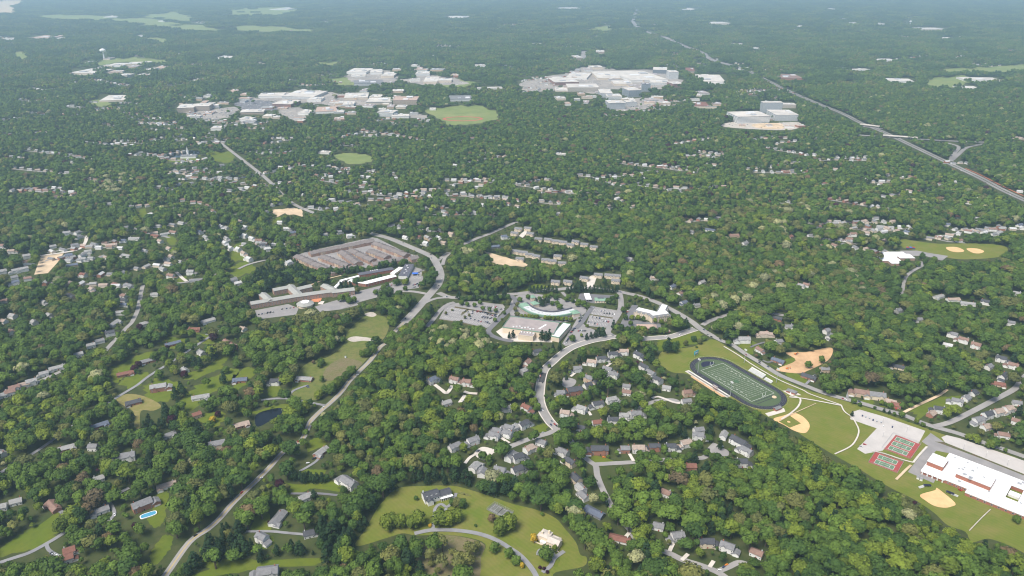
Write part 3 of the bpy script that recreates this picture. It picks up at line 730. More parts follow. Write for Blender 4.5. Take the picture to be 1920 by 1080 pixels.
# ---------------- houses: x y kind roof wall [ridge angle]
HOUSES = """
1006 659 s d w;989 680 c b w 60;982 695 s l w;1110 679 c t w -20;1127 672 c d w 10;1149 664 c d w 5;1170 659 c t w -5;1197 665 c d w -45;1139 692 c g w -30;1151 702 c g w -30;1082 691 c g l 10;1104 709 c g t -30
1207 687 c d w -50;1220 699 c g w -50;1234 712 c d w -50;1250 727 s l w -20;1175 724 s g w -15;1175 735 s b w -15;1102 722 s d w 30;1077 731 b d k 15;1051 736 s g l 0;1146 749 c l w 20;1121 757 c d w 15;1091 766 c l w -30;1059 774 c t w -10
987 764 c r w -40;1289 736 c b t 10;1287 752 s g w 10;1192 776 c g w 10;1170 779 c l w -10;1149 787 c d w 0;1120 792 s r w 10;1089 802 s d w;982 795 c d w 40;962 802 s l w 40;1310 806 s g w;1395 636 b l w 0;1432 626 c t b 0;1425 656 s b w -60;1282 567 s n w;1306 572 s g w
1459 676 r n k -42;1479 612 s g w;1460 640 s g w;1440 627 s t b;1455 596 r d k;1550 620 s g w;1556 631 s g w;1517 706 r d k -40;1546 692 s g t;1616 736 b b t -20;1645 741 b g c -15;1671 753 s t c -30;1680 759 s r k -30;1682 687 r d c -30;1722 599 s g w;1684 582 s g w
1760 556 r l w;1787 561 r t w;1815 569 r l w;1847 566 c d w;1907 550 s l w;1786 627 c g w -40;1807 637 c b w -40;1830 647 c b w -40;1777 647 s w w;1877 672 c d w -30;1900 685 c b w -40;1881 705 c d w;1854 687 s g w;1867 719 r r t -20
1795 752 c g w -30;1812 746 s g w;1762 767 c d w -20;1747 776 s t k;1871 772 c t w 20;1891 766 c t w 20;1852 777 c d w 20;1835 787 c g w 20;1907 755 s g w;1825 736 s d w;1882 815 s b w -20;1895 605 s g w;1908 790 s b w;1850 800 s t w 20
971 857 c d w 30;992 841 c t w 40;1015 829 s g w;1056 847 c g w -40;1070 866 c d c -50;1080 897 c d c -60;1089 915 s l w -60;1095 930 s g w -60;1114 960 r n d -40;1124 842 b d k 0;1172 841 s g k 0;1197 840 c t w 0;1227 837 c d k 0;1257 837 c d w 0;1286 830 c t w 20;1309 816 c g w -10;1357 816 s l w 60;1385 827 b d w -50;1400 845 c g w -50;1390 866 c d w 0
1295 874 s r k 0;1235 986 s g w -20;1271 1004 c g w 10;1325 1016 c d c 0;1364 1024 c g w -30;1419 1036 s b w;1162 1010 r r w -20;1249 924 s b w;970 880 c d w 30;602 847 r l k 60;654 904 b g w -40;572 932 s l w;521 972 r g w 75;579 1000 s d w 20;491 1007 c g w -30;502 1071 b g l 10
852 837 c g w 40;887 825 c g w 30;927 816 c g w -20;952 812 c g w -30;890 875 c l w 60;904 885 s g w 80;937 881 c g w -20;957 855 c g w 60;516 715 c d w 0;571 710 r l k -8;810 712 c n w 45;852 711 c b w -20;875 716 c b w -10;837 755 s l w;950 765 c g w 0;955 802 c g w;932 807 s g w
324 644 r n k 35;277 676 r g k 35;235 700 r r k 30;297 725 b l k 20;250 754 r d k 30;346 694 s l w;377 661 s l w;364 617 r r k;390 601 r l w 40;425 641 s b k;437 648 s b k;455 616 s t w;450 712 r n k 10;376 744 r l w 20;369 777 s r t;452 796 r t k 30;186 797 r n k 40
232 554 s b w;231 562 s d w;232 571 s n w;225 586 s l w;214 606 r l w 80;206 624 c d w;187 639 s g w;170 647 s l w;147 664 s l w 35;107 689 r l w 35;59 715 c l w 35;46 721 s t w 35;27 727 c b w 35;19 735 s b w 35;4 741 s l w 35;82 700 s l w 35
82 566 s l w;132 555 r d t -40;7 564 s b w;92 591 s l w;64 604 s l w;24 592 s l w;7 602 s t w;20 622 s b w;290 552 s l w;270 607 s l w;474 570 s t c;312 817 r g w 40;407 832 b g c 20;126 839 r l k 30;236 855 b g w 20;175 837 s g w;185 897 s l w;312 910 r t w 30
266 945 b g k 40;186 957 r g w 35;100 949 r b k -40;130 1032 s r w 30;125 1046 s r w 30;2 950 s l w;30 940 s l w;2 850 s l w
136 304 s l w;30 402 s t w;117 360 s l w;205 382 s l w;244 387 c l w;260 386 c t c;277 385 c t w;240 377 s t w;125 437 c l w;145 436 c g w 70;146 444 c g w 70;140 460 c g w;99 462 s l w;2 461 c b w;21 471 c t w;50 480 c l w;50 492 c b w;129 479 c n w;131 486 s g w;155 486 c l w;165 472 c l w;195 482 r t w;209 459 r t b 20;230 451 s n w;252 447 r l w
237 479 r l w;300 452 s t w;291 442 r r t;321 481 s t w;312 486 s l w;272 470 s l w;317 466 s t w;135 497 r n t 30;156 515 c r w;30 507 c l w;5 509 c l w;45 504 c l w;27 520 s g w;29 529 c n w;52 522 s b w;297 424 s l w;325 435 r b l;375 435 c n w;386 445 c l w;425 447 c l w -40;422 455 c w w -40;432 465 c w w -40
450 415 c t c;460 426 c w w -40;459 442 c w w -30;472 447 c w w -30;415 425 c w w;425 427 s l w;357 510 c l w;320 517 c b w;367 525 r g l 10;437 525 c g w;446 531 s w w;447 467 c w w -40;457 475 c t w -40;467 485 c w w -40;282 402 c w w;336 404 s t w;362 400 c t w;362 379 c b w;375 380 c b w;390 386 c b w -40;400 396 c b w -50;342 375 c b w
335 320 c l w;365 315 c g w;385 317 c l w;415 310 c g w;335 345 r g w;357 344 r g w;395 345 c g w;410 337 c g w;430 335 r g w;430 357 c g w;457 359 r g w;350 330 c t w;302 330 c t w;172 542 s t w;217 534 r r t;242 535 r g w;305 504 s l w
525 417 c w w;537 429 c w w;549 437 c n t;485 451 c b w;492 460 c d w;501 467 c w w;540 492 c w w 60;636 435 s g w;655 442 c w w;609 440 s l w;525 381 s l w;511 384 s l w;499 397 r l w;630 391 c w w;661 397 s g w;632 316 c l w;650 316 s b w;620 331 r w w 20;679 331 c w w;691 332 s w w;675 349 s t w;694 359 c w w;724 360 c c t
685 342 s w w;702 320 s l w;566 365 s w w;850 375 c b t;784 400 r b t;786 418 c t b;756 415 s b t;695 411 s t w;832 396 r d t;835 403 r d t;902 347 s t w;892 351 s w w;920 369 s n w;947 375 c t w;952 382 c b w;905 384 s w w;925 397 s n w;930 410 c b w;846 439 c t c;801 445 c l t;799 456 c w w;822 445 s w w;832 455 s t c;760 445 s w w;785 444 s r t;945 444 c n w;927 462 r n d;740 334 s w w;872 337 s l w
970 375 c b w;970 387 c t w;992 379 c b w;1044 401 c l w;1140 341 c t w;1152 332 c w w;1120 336 c w w;1157 362 c b l;1140 387 s t w;1145 392 c l w;1157 372 s w w;1167 376 s t w;1187 387 c t w;1115 382 s t w;1235 336 s w w;1205 335 s w w;1246 309 s r t;1290 311 c r t;1270 312 s n w;1311 317 s t w;1332 431 r n w;1376 441 r b t;1297 435 s g w;1180 486 c l w;1397 456 s g w;1276 550 s b w;1261 537 s n w;1316 529 s l w;1225 521 s t w;1075 360 s w w
1469 321 s b w;1565 317 c t w;1625 334 s w w;1650 345 s t w;1686 320 c w w;1545 344 s r t;1794 341 c w w;1762 345 r b w;1837 369 b l w;1767 372 c b w;1817 380 r t w;1756 389 s w w;1796 407 s r t;1831 410 s w w;1776 421 s n w;1620 415 c t w;1600 439 c b w;1592 449 c b w;1625 437 s t w;1657 450 s t c;1482 444 s r t;1535 425 s b w;1642 409 s n w;1872 436 r l w;1912 422 r n w;1700 435 s n w;1501 535 s l w;1512 534 s b w;1912 359 c w w;1905 410 s t w
850 263 c l w;867 262 c b w;885 259 c b w;902 256 c b w;897 290 r l w;910 287 s t w
"""
KIND = {'c': 'house', 's': 'house', 'r': 'bungalow', 'b': 'large_house'}
SHAPE = {'c': 'two-storey', 's': 'small', 'r': 'long low', 'b': 'large'}
houses = []
for ent in HOUSES.replace('\n', ';').split(';'):
    e = ent.split()
    if not e: continue
    x, y = float(e[0]), float(e[1])
    if e[4] not in WC: e[4] = 't'
    if e[3] not in RC: e[3] = 't'
    ang = float(e[5]) if len(e) > 5 else 40 * math.sin(x / 70 + y / 37)
    houses.append((x, y, e[2], e[3], e[4], R_(ang)))
houses.sort(key=lambda q: -q[1])
house_items, far_houses = [], []
def house_shape(kind):
    r = lambda a, b: random.uniform(a, b) * 1.17
    if kind == 'c': return r(11.5, 14), r(8.5, 9.5), r(5.4, 6.0), r(2.4, 3.2)
    if kind == 's': return r(10, 12.5), r(8, 9), r(3.6, 5.2), r(2.2, 2.8)
    if kind == 'r': return r(18, 22), r(8.5, 10), r(2.9, 3.3), r(1.8, 2.3)
    return r(17, 20), r(10.5, 12), r(5.8, 6.6), r(3.0, 3.6)
def build_house(x, y, kind, rc, wc, ang, full):
    L_, W_, h, rise = house_shape(kind)
    p = P(x, y, h * .8)
    while math.cos(ang) < 0: ang += math.pi
    root = link(KIND[kind], None, None, (p.x, p.y, 0), ang)
    root['category'] = 'house'
    root['group'] = 'houses among the trees'
    side = random.choice((-1, 1))
    wl, rf = MB(), MB()
    wl.gable_wall(-L_ / 2, L_ / 2, -W_ / 2, W_ / 2, 0, h, rise)
    rf.gable_roof(-L_ / 2, L_ / 2, -W_ / 2, W_ / 2, h, rise)
    # a garage or wing to one side, its ridge across the house
    gw, gd, gh = {'c': (7.5, 8.5, 3.2), 's': (4.5, 6, 2.6), 'r': (7, 7.5, 2.8), 'b': (9, 11, 5.0)}[kind]
    if kind != 's' or random.random() < .5:
        w2, r2 = MB(), MB()
        w2.gable_wall(-gd / 2, gd / 2, -gw / 2, gw / 2, 0, gh, gw * .28)
        r2.gable_roof(-gd / 2, gd / 2, -gw / 2, gw / 2, gh, gw * .28)
        for m2, tgt in ((w2, wl), (r2, rf)):
            m2.rot(math.pi / 2)
            i = len(tgt.v)
            ox = side * (L_ / 2 + gw * (.42 if kind != 'r' else -.45)); oy = -W_ * .22 if kind != 'r' else -W_ * .45
            tgt.v += [(a + ox, b + oy, c + .01) for a, b, c in m2.v]
            tgt.f += [tuple(i + q for q in f) for f in m2.f]; tgt.m += m2.m
        gx, gy = ox, oy - gd / 2
    else:
        gx = None
    # a small cross gable over the front
    if kind in 'cb':
        w3, r3 = MB(), MB()
        w3.gable_wall(-1.0, W_ / 2, -2.2, 2.2, 0, h - .03, 1.5)
        r3.gable_roof(-1.0, W_ / 2, -2.2, 2.2, h - .03, 1.5, .35)
        for m3, tgt in ((w3, wl), (r3, rf)):
            m3.rot(-math.pi / 2)
            i = len(tgt.v)
            tgt.v += [(a - side * L_ * .22, b - .9 * W_ / 2 + 1 - .4, c) for a, b, c in m3.v] if False else [(a - side * L_ * .22, b - .6, c) for a, b, c in m3.v]
            tgt.f += [tuple(i + q for q in f) for f in m3.f]; tgt.m += m3.m
    wl.build('wall', M['w' + wc], root)
    ro = rf.build('roof', M['r' + rc], root)
    cb = MB()
    cxx = -side * L_ * .36
    cb.box(cxx - .55, cxx + .55, W_ * .12, W_ * .12 + .9, h * .5, h + rise + 1.3)
    cb.build('chimney', M['brick'] if wc != 'w' or random.random() < .5 else M['wl'], ro)
    if full:
        db = MB(); db.box(-.6, .6, -.12, .05, .1, 2.3)
        db.build('door', M['redpaint'] if random.random() < .3 else M['glass'], root, (-side * L_ * .02 + .8, -W_ / 2 - (.0), 0))
        if gx is not None:
            gdb = MB(); gdb.box(-gw * .38, gw * .38, -.12, .05, 0, 2.3)
            gdb.build('garage_door', M['white'], root, (gx, gy, 0))
        for t in (-.38, .40):
            for zz in ((.9, 3.6) if kind in 'cb' else (1.0,)):
                link('window', window_data(1.5, 1.6), root, (t * L_, -W_ / 2, zz), 0)
    clear_box(p.x, p.y, L_, W_, h + rise * .6, ang, .85)
    return root, (x, y), '%s %s-roofed %s house' % (SHAPE[kind], RC[rc][0], WC[wc][0])
MAXH = 292
for k, hh in enumerate(houses[:MAXH]):
    house_items.append(build_house(*hh, full=(hh[1] > 640)))
far_houses = list(houses[MAXH:])
HM = {'the dark pond': (505, 782), 'the blue swimming pool': (279, 967), 'the yellow dry lawn': (255, 770), 'the private tennis court': (936, 958), 'the oval running track': (1385, 720),
      'the orange building site': (1512, 678), 'the elementary school': (1700, 482), 'the green-roofed shops': (1040, 585), 'the brick townhouse rows': (665, 480), 'the grey-roofed retirement home': (545, 560),
      'the orange dirt lot': (92, 495), 'the white-roofed school': (1820, 890), 'the boulevard bend': (1016, 715), 'the end of the curving boulevard': (1044, 803), 'the keyhole turning circle': (910, 850), 'the cul-de-sac circle': (1345, 848),
      'the gravel patch': (680, 636), 'the lower left lane': (87, 1020), 'the dirt track': (1735, 755), 'the small church': (353, 294), 'the highway ramp': (1795, 285), 'the dirt building lot by the upper road': (545, 397), 'the brown earth lot': (945, 486),
      'the red running oval': (865, 215), 'the street corner': (1117, 871), 'the bottom cul-de-sac': (1365, 1062), 'the diagonal terrace street': (200, 655), 'the middle lane': (127, 805), 'the upper left edge': (0, 420), 'the round green field': (662, 296), 'the twin sand infields': (1812, 469)}
label_by_landmark(house_items, HM, lambda look, o, nm, n: '%s, %snearest %s' % (look, o, nm))

# houses too far off to count: random roofs in the suburbs beyond
fh = MB()
def far_house(x, y, rc, wi, ang):
    L_, W_, h, rise = random.uniform(11, 18), random.uniform(8.5, 10), random.uniform(4, 6), 2.6
    p = P(x, y, h * .7)
    i = len(fh.v)
    fh.gable_wall(-L_ / 2, L_ / 2, -W_ / 2, W_ / 2, 0, h, rise, wi)
    fh.gable_roof(-L_ / 2, L_ / 2, -W_ / 2, W_ / 2, h, rise, mi=rc)
    c, s = math.cos(ang), math.sin(ang)
    for k in range(i, len(fh.v)):
        a, b, z = fh.v[k]
        fh.v[k] = (p.x + a * c - b * s, p.y + a * s + b * c, z)
    clear_box(p.x, p.y, L_, W_, h + 1, ang, .48)
fs_ = MB()
def far_street(x0, y0, x1, y1):
    a, b = P(x0, y0), P(x1, y1)
    ribbon(fs_, [(a.x, a.y), ((a.x + b.x) / 2 + random.uniform(-9, 9), (a.y + b.y) / 2 + random.uniform(-9, 9)), (b.x, b.y)], 7.5, .25)
    if random.random() < .75:
        l, r = ribbon_pts([(a.x, a.y), (b.x, b.y)], 15)
        t = random.uniform(.3, .9)
        clear_world([l[0], (l[0][0] + (l[1][0] - l[0][0]) * t, l[0][1] + (l[1][1] - l[0][1]) * t), (r[0][0] + (r[1][0] - r[0][0]) * t, r[0][1] + (r[1][1] - r[0][1]) * t), r[0]], random.random() < .6, True)
fmats = [M['ww'], M['wb'], M['wk'], M['rg'], M['rl'], M['rb'], M['rt'], M['rw'], M['rr']]
for (x, y, kd, rc, wc, ang) in far_houses:
    far_house(x, y, {'g': 3, 'l': 4, 'b': 5, 't': 6, 'w': 7, 'r': 8}.get(rc, 3), 0, ang)
for (x0, x1, y0, y1, n) in ((0, 330, 200, 300, 60), (200, 480, 205, 290, 75), (640, 800, 215, 260, 30), (1200, 1600, 255, 345, 45), (1400, 1920, 255, 430, 40), (500, 960, 300, 420, 40), (960, 1040, 330, 430, 16),
                            (970, 1040, 148, 172, 40), (1135, 1230, 185, 215, 16), (0, 640, 60, 200, 150), (640, 1300, 40, 130, 150), (1380, 1455, 164, 184, 26), (1300, 1920, 20, 130, 170), (0, 700, 15, 70, 60), (0, 420, 310, 380, 30), (320, 450, 300, 365, 30), (1080, 1320, 300, 345, 14), (1440, 1760, 405, 460, 22), (150, 520, 390, 530, 14), (560, 960, 310, 440, 36), (1440, 1920, 300, 440, 30), (1000, 1400, 300, 420, 24), (300, 640, 240, 330, 40), (90, 330, 380, 540, 20), (0, 120, 455, 540, 6)):
    n = int(n * 1.25)
    while n > 0:                                     # short streets of a few houses
        sx, sy, sa = random.uniform(x0, x1), random.uniform(y0, y1), random.uniform(-.5, .5)
        k_ = (sy + 60) / 300
        nj = random.randint(3, 8)
        far_street(sx - 6 * k_, sy + 2, sx + (nj - .3) * 11 * k_, min(sy + nj * 4 * k_ * sa, 560) + 2)
        for j in range(nj):
            n -= 1
            far_house(sx + j * 11 * k_ + random.uniform(-2, 2), min(sy + j * 4 * k_ * sa + random.uniform(-1.5, 1.5), 560), random.choice((3, 3, 4, 5, 6, 4, 7)), random.choice((0, 0, 1, 1, 2)), sa + random.choice((0, 0, 1.5)) + random.uniform(-.2, .2))
fs_.build('far_streets', M['asphalt'])['kind'] = 'structure'
tag(fh.build('distant_houses', fmats), 'scattered pale houses of the far suburbs among the trees', 'houses', kind='stuff')

# ---------------- helper: wings along a traced ridge line
def wing(parent, p0, p1, wd, h, rise, wm, rm, name=('wall', 'roof'), gable=True, win=None):
    """p0, p1: world xy ends of the ridge; returns the angle"""
    cx, cy_ = (p0[0] + p1[0]) / 2, (p0[1] + p1[1]) / 2
    L_ = math.hypot(p1[0] - p0[0], p1[1] - p0[1])
    a = math.atan2(p1[1] - p0[1], p1[0] - p0[0])
    while math.cos(a) < -1e-6: a += math.pi
    wl, rf = MB(), MB()
    if gable:
        wl.gable_wall(-L_ / 2, L_ / 2, -wd / 2, wd / 2, 0, h, rise)
        rf.gable_roof(-L_ / 2, L_ / 2, -wd / 2, wd / 2, h, rise, .6)
    else:
        wl.box(-L_ / 2, L_ / 2, -wd / 2, wd / 2, 0, h - .3)
        rf.box(-L_ / 2 - .3, L_ / 2 + .3, -wd / 2 - .3, wd / 2 + .3, h - .28, h + .1)
    loc = (cx - parent.location.x, cy_ - parent.location.y, 0)
    w_ = wl.build(name[0], wm, parent, loc, a)
    r_ = rf.build(name[1], rm, parent, (loc[0], loc[1], random.uniform(0, .04)), a)
    if win:
        n, zs, ww, hh = win
        for z in zs:
            window_row(w_, -L_ / 2, -wd / 2 - .02, L_ / 2, -wd / 2 - .02, n, z, ww, hh)
    clear_box(cx, cy_, L_, wd, h + rise * .7, a, .97)
    return w_, r_, a, L_, (cx, cy_)
def W(x, y, z): return tuple(P(x, y, z).xy)

# ---------------- brick townhouse rows
TH = [((580, 473), (700, 449), 'back'), ((556, 478), (613, 503), 'left end'), ((603, 479), (653, 497), 'second from left'), ((640, 470), (672, 492), 'third'), ((657, 467), (700, 487), 'middle'), ((692, 468), (727, 481), 'short inner'),
      ((702, 454), (763, 477), 'road side'), ((618, 508), (667, 498), 'lower left front'), ((697, 493), (755, 483), 'lower front'), ((768, 483), (783, 480), 'tiny end')]
THL = ['long brick townhouse row along the back edge of its estate', 'brick townhouse row at the outer end nearest the dense trees', 'brick townhouse row beside the outer end row', 'brick townhouse row in the middle of the estate with an orange gable',
       'wide brick townhouse row at the centre with an orange end wall', 'shortest inner brick townhouse row beside the pale court', 'brick townhouse row along the tree-lined boulevard side', 'brick townhouse row half hidden above the dark conifers', 'brick townhouse row behind the nursing home trees', 'tiny brick townhouse block at the boulevard corner']
for (a, b, _), lb in zip(TH, THL):
    p0, p1 = W(*a, 9), W(*b, 9)
    c = ((p0[0] + p1[0]) / 2, (p0[1] + p1[1]) / 2)
    t = thing('townhouse_row', (c[0], c[1], 0), 0, lb, 'townhouses', 'brick townhouse rows')
    L_ = math.hypot(p1[0] - p0[0], p1[1] - p0[1])
    n = max(2, round(L_ / 11))
    ang = math.atan2(p1[1] - p0[1], p1[0] - p0[0])
    while math.cos(ang) < 0: ang += math.pi
    ux, uy = math.cos(ang), math.sin(ang)
    for k in range(n):
        s0 = -L_ / 2 + L_ * k / n
        xm = s0 + L_ / n / 2
        hgt = 6.6 + (k % 3) * .35
        wl, rf = MB(), MB()
        wl.gable_wall(s0, s0 + L_ / n - .01, -10.5, 10.5, 0, hgt, 3.9)
        rf.gable_roof(s0 + .1, s0 + L_ / n - .1, -10.5, 10.5, hgt, 3.9, .1 if 0 < k < n - 1 else .4)
        for sg in (-1, 1):           # a front and rear gable on each house
            w2, r2 = MB(), MB()
            w2.gable_wall(0, 11.2, -2.3, 2.3, 0, hgt - .6, 2.1); r2.gable_roof(0, 11.2, -2.3, 2.3, hgt - .6, 2.1, .25)
            for m2, tg in ((w2, wl), (r2, rf)):
                m2.rot(sg * math.pi / 2)
                i = len(tg.v)
                tg.v += [(q[0] + xm, q[1], q[2]) for q in m2.v]; tg.f += [tuple(i + z for z in f) for f in m2.f]; tg.m += m2.m
        wl.box(xm + L_ / n * .3, xm + L_ / n * .3 + .9, .5, 1.4, hgt, hgt + 4.0)
        w_ = wl.build('unit_wall', random.choice((M['tanbrick'], M['tanbrick'], M['tanbrick'], M['wt'])), t, None, ang)
        rf.build('unit_roof', M['town_roof'], w_)
        if k % 2 == 0:
            link('window', window_data(1.5, 1.6), w_, (xm, -11.22, 3.4), 0)
    clear_box(c[0], c[1], L_, 15, 9.5, ang, .97)

# ---------------- condominium houses
CD = [(965, 436), (990, 427), (995, 437), (972, 428), (1010, 447), (1028, 448), (1042, 451), (1056, 453), (1070, 458), (1080, 452), (1096, 457), (1114, 462), (968, 470), (982, 472), (1006, 479), (993, 476), (975, 484), (1023, 486), (1036, 488), (1046, 479), (1054, 492), (1096, 520), (1122, 514), (1142, 515), (1156, 516), (1155, 525), (1042, 527), (1065, 527)]
ci = []
for k, (x, y) in enumerate(CD):
    ang = R_(-20 if k < 12 else -15) + random.uniform(-.15, .15)
    p = P(x, y, 7)
    t = thing('condominium', (p.x, p.y, 0), ang, '', 'house', 'cream condominiums with grey roofs')
    wl, rf = MB(), MB()
    wl.gable_wall(-9, 9, -6, 6, 0, 6.2, 3.2); rf.gable_roof(-9, 9, -6, 6, 6.2, 3.2, .5)
    for ox in (-4.5, 4.5):
        w2, r2 = MB(), MB()
        w2.gable_wall(0, 7.3, -3, 3, 0, 5.4, 2.2); r2.gable_roof(0, 7.3, -3, 3, 5.4, 2.2, .35)
        for m2, tg in ((w2, wl), (r2, rf)):
            m2.rot(-math.pi / 2)
            i = len(tg.v)
            tg.v += [(q[0] + ox, q[1], q[2]) for q in m2.v]; tg.f += [tuple(i + z for z in f) for f in m2.f]; tg.m += m2.m
    wl.build('wall', M['cream'], t); rf.build('roof', M['rg'], t)
    for ox in (-4.5, 4.5):
        link('window', window_data(1.5, 1.6), t, (ox, -7.35, 3.2), 0)
    clear_box(p.x, p.y, 19, 13, 9, ang, .95)
    ci.append((t, (x, y), 'cream condominium with grey roof'))
label_by_landmark(ci, {'the brown earth lot': (945, 486), 'the pale driveway court': (1107, 530), 'the upper wooded road': (972, 415), 'the dark conifer row': (1090, 545)}, lambda look, o, nm, n: '%s, %snearest %s' % (look, o, nm))

# ---------------- retirement home: brick wings under sage grey roofs
c = W(560, 556, 8)
t = thing('retirement_home', (c[0], c[1], 0), 0, 'sprawling brick retirement home with linked grey-roofed wings', 'building')
for a, b, wd, win in (((470, 570), (552, 556), 14, (16, (1.0, 3.9, 6.8), 1.6, 1.7)), ((552, 556), (625, 546), 14, (12, (1.0, 3.9, 6.8), 1.6, 1.7)), ((492, 552), (508, 566), 13, None), ((543, 537), (562, 555), 14, None), ((512, 545), (548, 538), 13, (6, (1.0, 3.9, 6.8), 1.6, 1.7)), ((557, 543), (583, 537), 13, (5, (1.0, 3.9, 6.8), 1.6, 1.7)),
                  ((607, 536), (628, 546), 14, None), ((622, 548), (664, 543), 15, (8, (1.0, 3.9, 6.8), 1.6, 1.7))):
    p0, p1 = W(*a, 8), W(*b, 8)
    wing(t, p0, p1, wd + 2, 9.6, 3.2, M['tanbrick'], M['wing_roof'], win=win)
p = P(572, 568, 6)
b = MB(); b.prism([(16 * math.cos(k * math.pi / 4 + .39), 16 * math.sin(k * math.pi / 4 + .39)) for k in range(8)], 0, 5)
o = b.build('dining_hall', M['cream'], t, (p.x - c[0], p.y - c[1], 0))
b = MB(); b.lathe([(17.6, 4.9), (9, 8.6), (0.01, 8.7)], 8)
b.build('hall_roof', M['wing_roof'], o)
b = MB(); b.lathe([(8.6, 8.75), (8.6, 9.0), (.01, 9.0)], 8)
b.build('skylight', M['membrane'], o)
clear_box(p.x, p.y, 28, 28, 8, 0, .95)
q = P(593, 563)
flat('patio', [(q.x - 10, q.y - 8), (q.x + 10, q.y - 10), (q.x + 9, q.y + 9), (q.x - 9, q.y + 10)], M['terracotta'], .35, kind='structure')
clear_world([(q.x - 10, q.y - 8), (q.x + 10, q.y - 10), (q.x + 9, q.y + 9), (q.x - 9, q.y + 10)])
q = P(602, 568)
flat('patio', [(q.x - 5, q.y - 7), (q.x + 5, q.y - 8), (q.x + 5, q.y + 8), (q.x - 5, q.y + 8)], M['concrete'], .35, kind='structure')

# nursing home with white and dark flat roofs
c = W(700, 522, 6)
t = thing('nursing_home', (c[0], c[1], 0), 0, 'brick nursing home with long bent white flat roof', 'building')
for a, b, wd, h in (((655, 525), (690, 530), 15, 7), ((685, 530), (741, 516), 15, 7.15)):
    wing(t, W(*a, h), W(*b, h), wd, h, 0, M['brick'], M['membrane'], gable=False, win=(11, (1.2, 4.2), 1.6, 1.5))
wing(t, W(735, 513, 5), W(752, 501, 5), 10, 5, 0, M['cream'], M['membrane'], gable=False)
wing(t, W(626, 541, 4), W(640, 526, 4), 6, 4, 0, M['cream'], M['membrane'], gable=False)
wing(t, W(638, 526, 4.2), W(673, 517, 4.2), 7, 4.2, 0, M['cream'], M['membrane'], gable=False)
c = W(704, 508, 6)
t = thing('nursing_annex', (c[0], c[1], 0), 0, 'long low brick annex with dark roof behind the white-roofed nursing home', 'building')
wing(t, W(672, 514, 6), W(737, 503, 6), 15, 6, 0, M['brick'], M['darkroof'], gable=False, win=(10, (1.5,), 1.6, 1.5))
for k in range(4):
    q = P(695 + 4 * k, 508.5 - k * .7, 6)
    b = MB(); b.box(-1.5, 1.5, -1, 1, 6.1, 7.6); b.build('roof_unit', M['alu'], t, (q.x - c[0], q.y - c[1], 0), .3)
c = W(762, 506, 8)
t = thing('care_centre', (c[0], c[1], 0), 0, 'white-walled block with dark flat roof beside the blue canopy', 'building')
wing(t, W(768, 495, 8), W(755, 517, 8), 19, 8, 0, M['ww'], M['darkroof'], gable=False, win=(8, (1.5, 4.8), 1.5, 1.6))
for k in range(5):
    q = P(763 - k * 1.2 + (k % 2) * 3, 499 + k * 3.4, 8)
    b = MB(); b.box(-1.6, 1.6, -1.2, 1.2, 8.1, 9.4); b.build('roof_unit', M['alu'], t, (q.x - c[0], q.y - c[1], 0), .5)
p = P(778.5, 512, 4.5)
t = thing('entrance_canopy', (p.x, p.y, 0), .1, 'bright blue entrance canopy in front of the care centre', 'canopy')
b = MB(); b.hip_roof(-6, 6, -4.5, 4.5, 4.2, 2.0); b.build('roof', M['blue'], t)
for sx in (-5, 5):
    for sy in (-3.8, 3.8):
        b = MB(); b.box(sx - .3, sx + .3, sy - .3, sy + .3, 0, 4.3); b.build('post', M['white'], t)
clear_box(p.x, p.y, 13, 10, 6, .1)

# ---------------- supermarket
def rectify(quad, z):
    q = [P(x, y, z).xy for x, y in quad]
    c = sum(q, Vector((0, 0))) / 4
    d = (q[1] - q[0]) + (q[2] - q[3])
    e = (q[3] - q[0]) + (q[2] - q[1])
    a = math.atan2(d.y, d.x)
    return c, a, d.length / 2, abs(e.x * -math.sin(a) + e.y * math.cos(a)) / 2
def flat_block(t, c0, quad, h, wm, rm, parapet=None, z0=0, ph=1.0, name='wall'):
    c, a, L_, W_ = rectify(quad, h)
    wl = MB(); wl.box(-L_ / 2, L_ / 2, -W_ / 2, W_ / 2, z0, h - .4)
    w_ = wl.build(name, wm, t, (c.x - c0[0], c.y - c0[1], 0), a)
    rf = MB(); rf.box(-L_ / 2 + .4, L_ / 2 - .4, -W_ / 2 + .4, W_ / 2 - .4, h - .39, h)
    rf.build('roof', rm, w_)
    pb = MB()
    for x0, x1, y0, y1 in ((-L_ / 2 - .2, L_ / 2 + .2, -W_ / 2 - .2, -W_ / 2 + .38), (-L_ / 2 - .2, L_ / 2 + .2, W_ / 2 - .38, W_ / 2 + .2), (-L_ / 2 - .2, -L_ / 2 + .38, -W_ / 2 + .39, W_ / 2 - .39), (L_ / 2 - .38, L_ / 2 + .2, -W_ / 2 + .39, W_ / 2 - .39)):
        pb.box(x0, x1, y0, y1, h - .6, h + ph)
    pb.build('parapet', parapet or wm, w_)
    clear_box(c.x, c.y, L_, W_, h, a, .98)
    return w_, c, a, L_, W_
c0 = W(1000, 612, 10)
t = thing('supermarket', (c0[0], c0[1], 0), 0, 'large supermarket with grey flat roof and beige rear walls', 'building')
w_, c, a, L_, W_ = flat_block(t, c0, [(941, 613), (1036, 627), (1051, 605), (958, 594)], 11, M['cream'], M['tarroof'], M['greenroof'], ph=1.2)
b = MB(); b.box(-L_ / 2 - .3, L_ / 2 + .3, W_ / 2 + .2, W_ / 2 + 1.6, 5, 12.6); b.build('rear_parapet', M['darkroof'], w_)
for k in range(8):
    b = MB(); b.box(-1.6, 1.6, -1.2, 1.2, 11, 12.6); b.build('roof_unit', M['alu'], w_, (-L_ * .30 + k * 5.2, -W_ * .36 + (k % 3) * 2.4, 0))
b = MB(); b.box(-11, 11, -.3, 3, 11.0, 11.25); b.build('skylight', M['membrane'], w_, (L_ * .24, -W_ * .02, 0), 1.2)
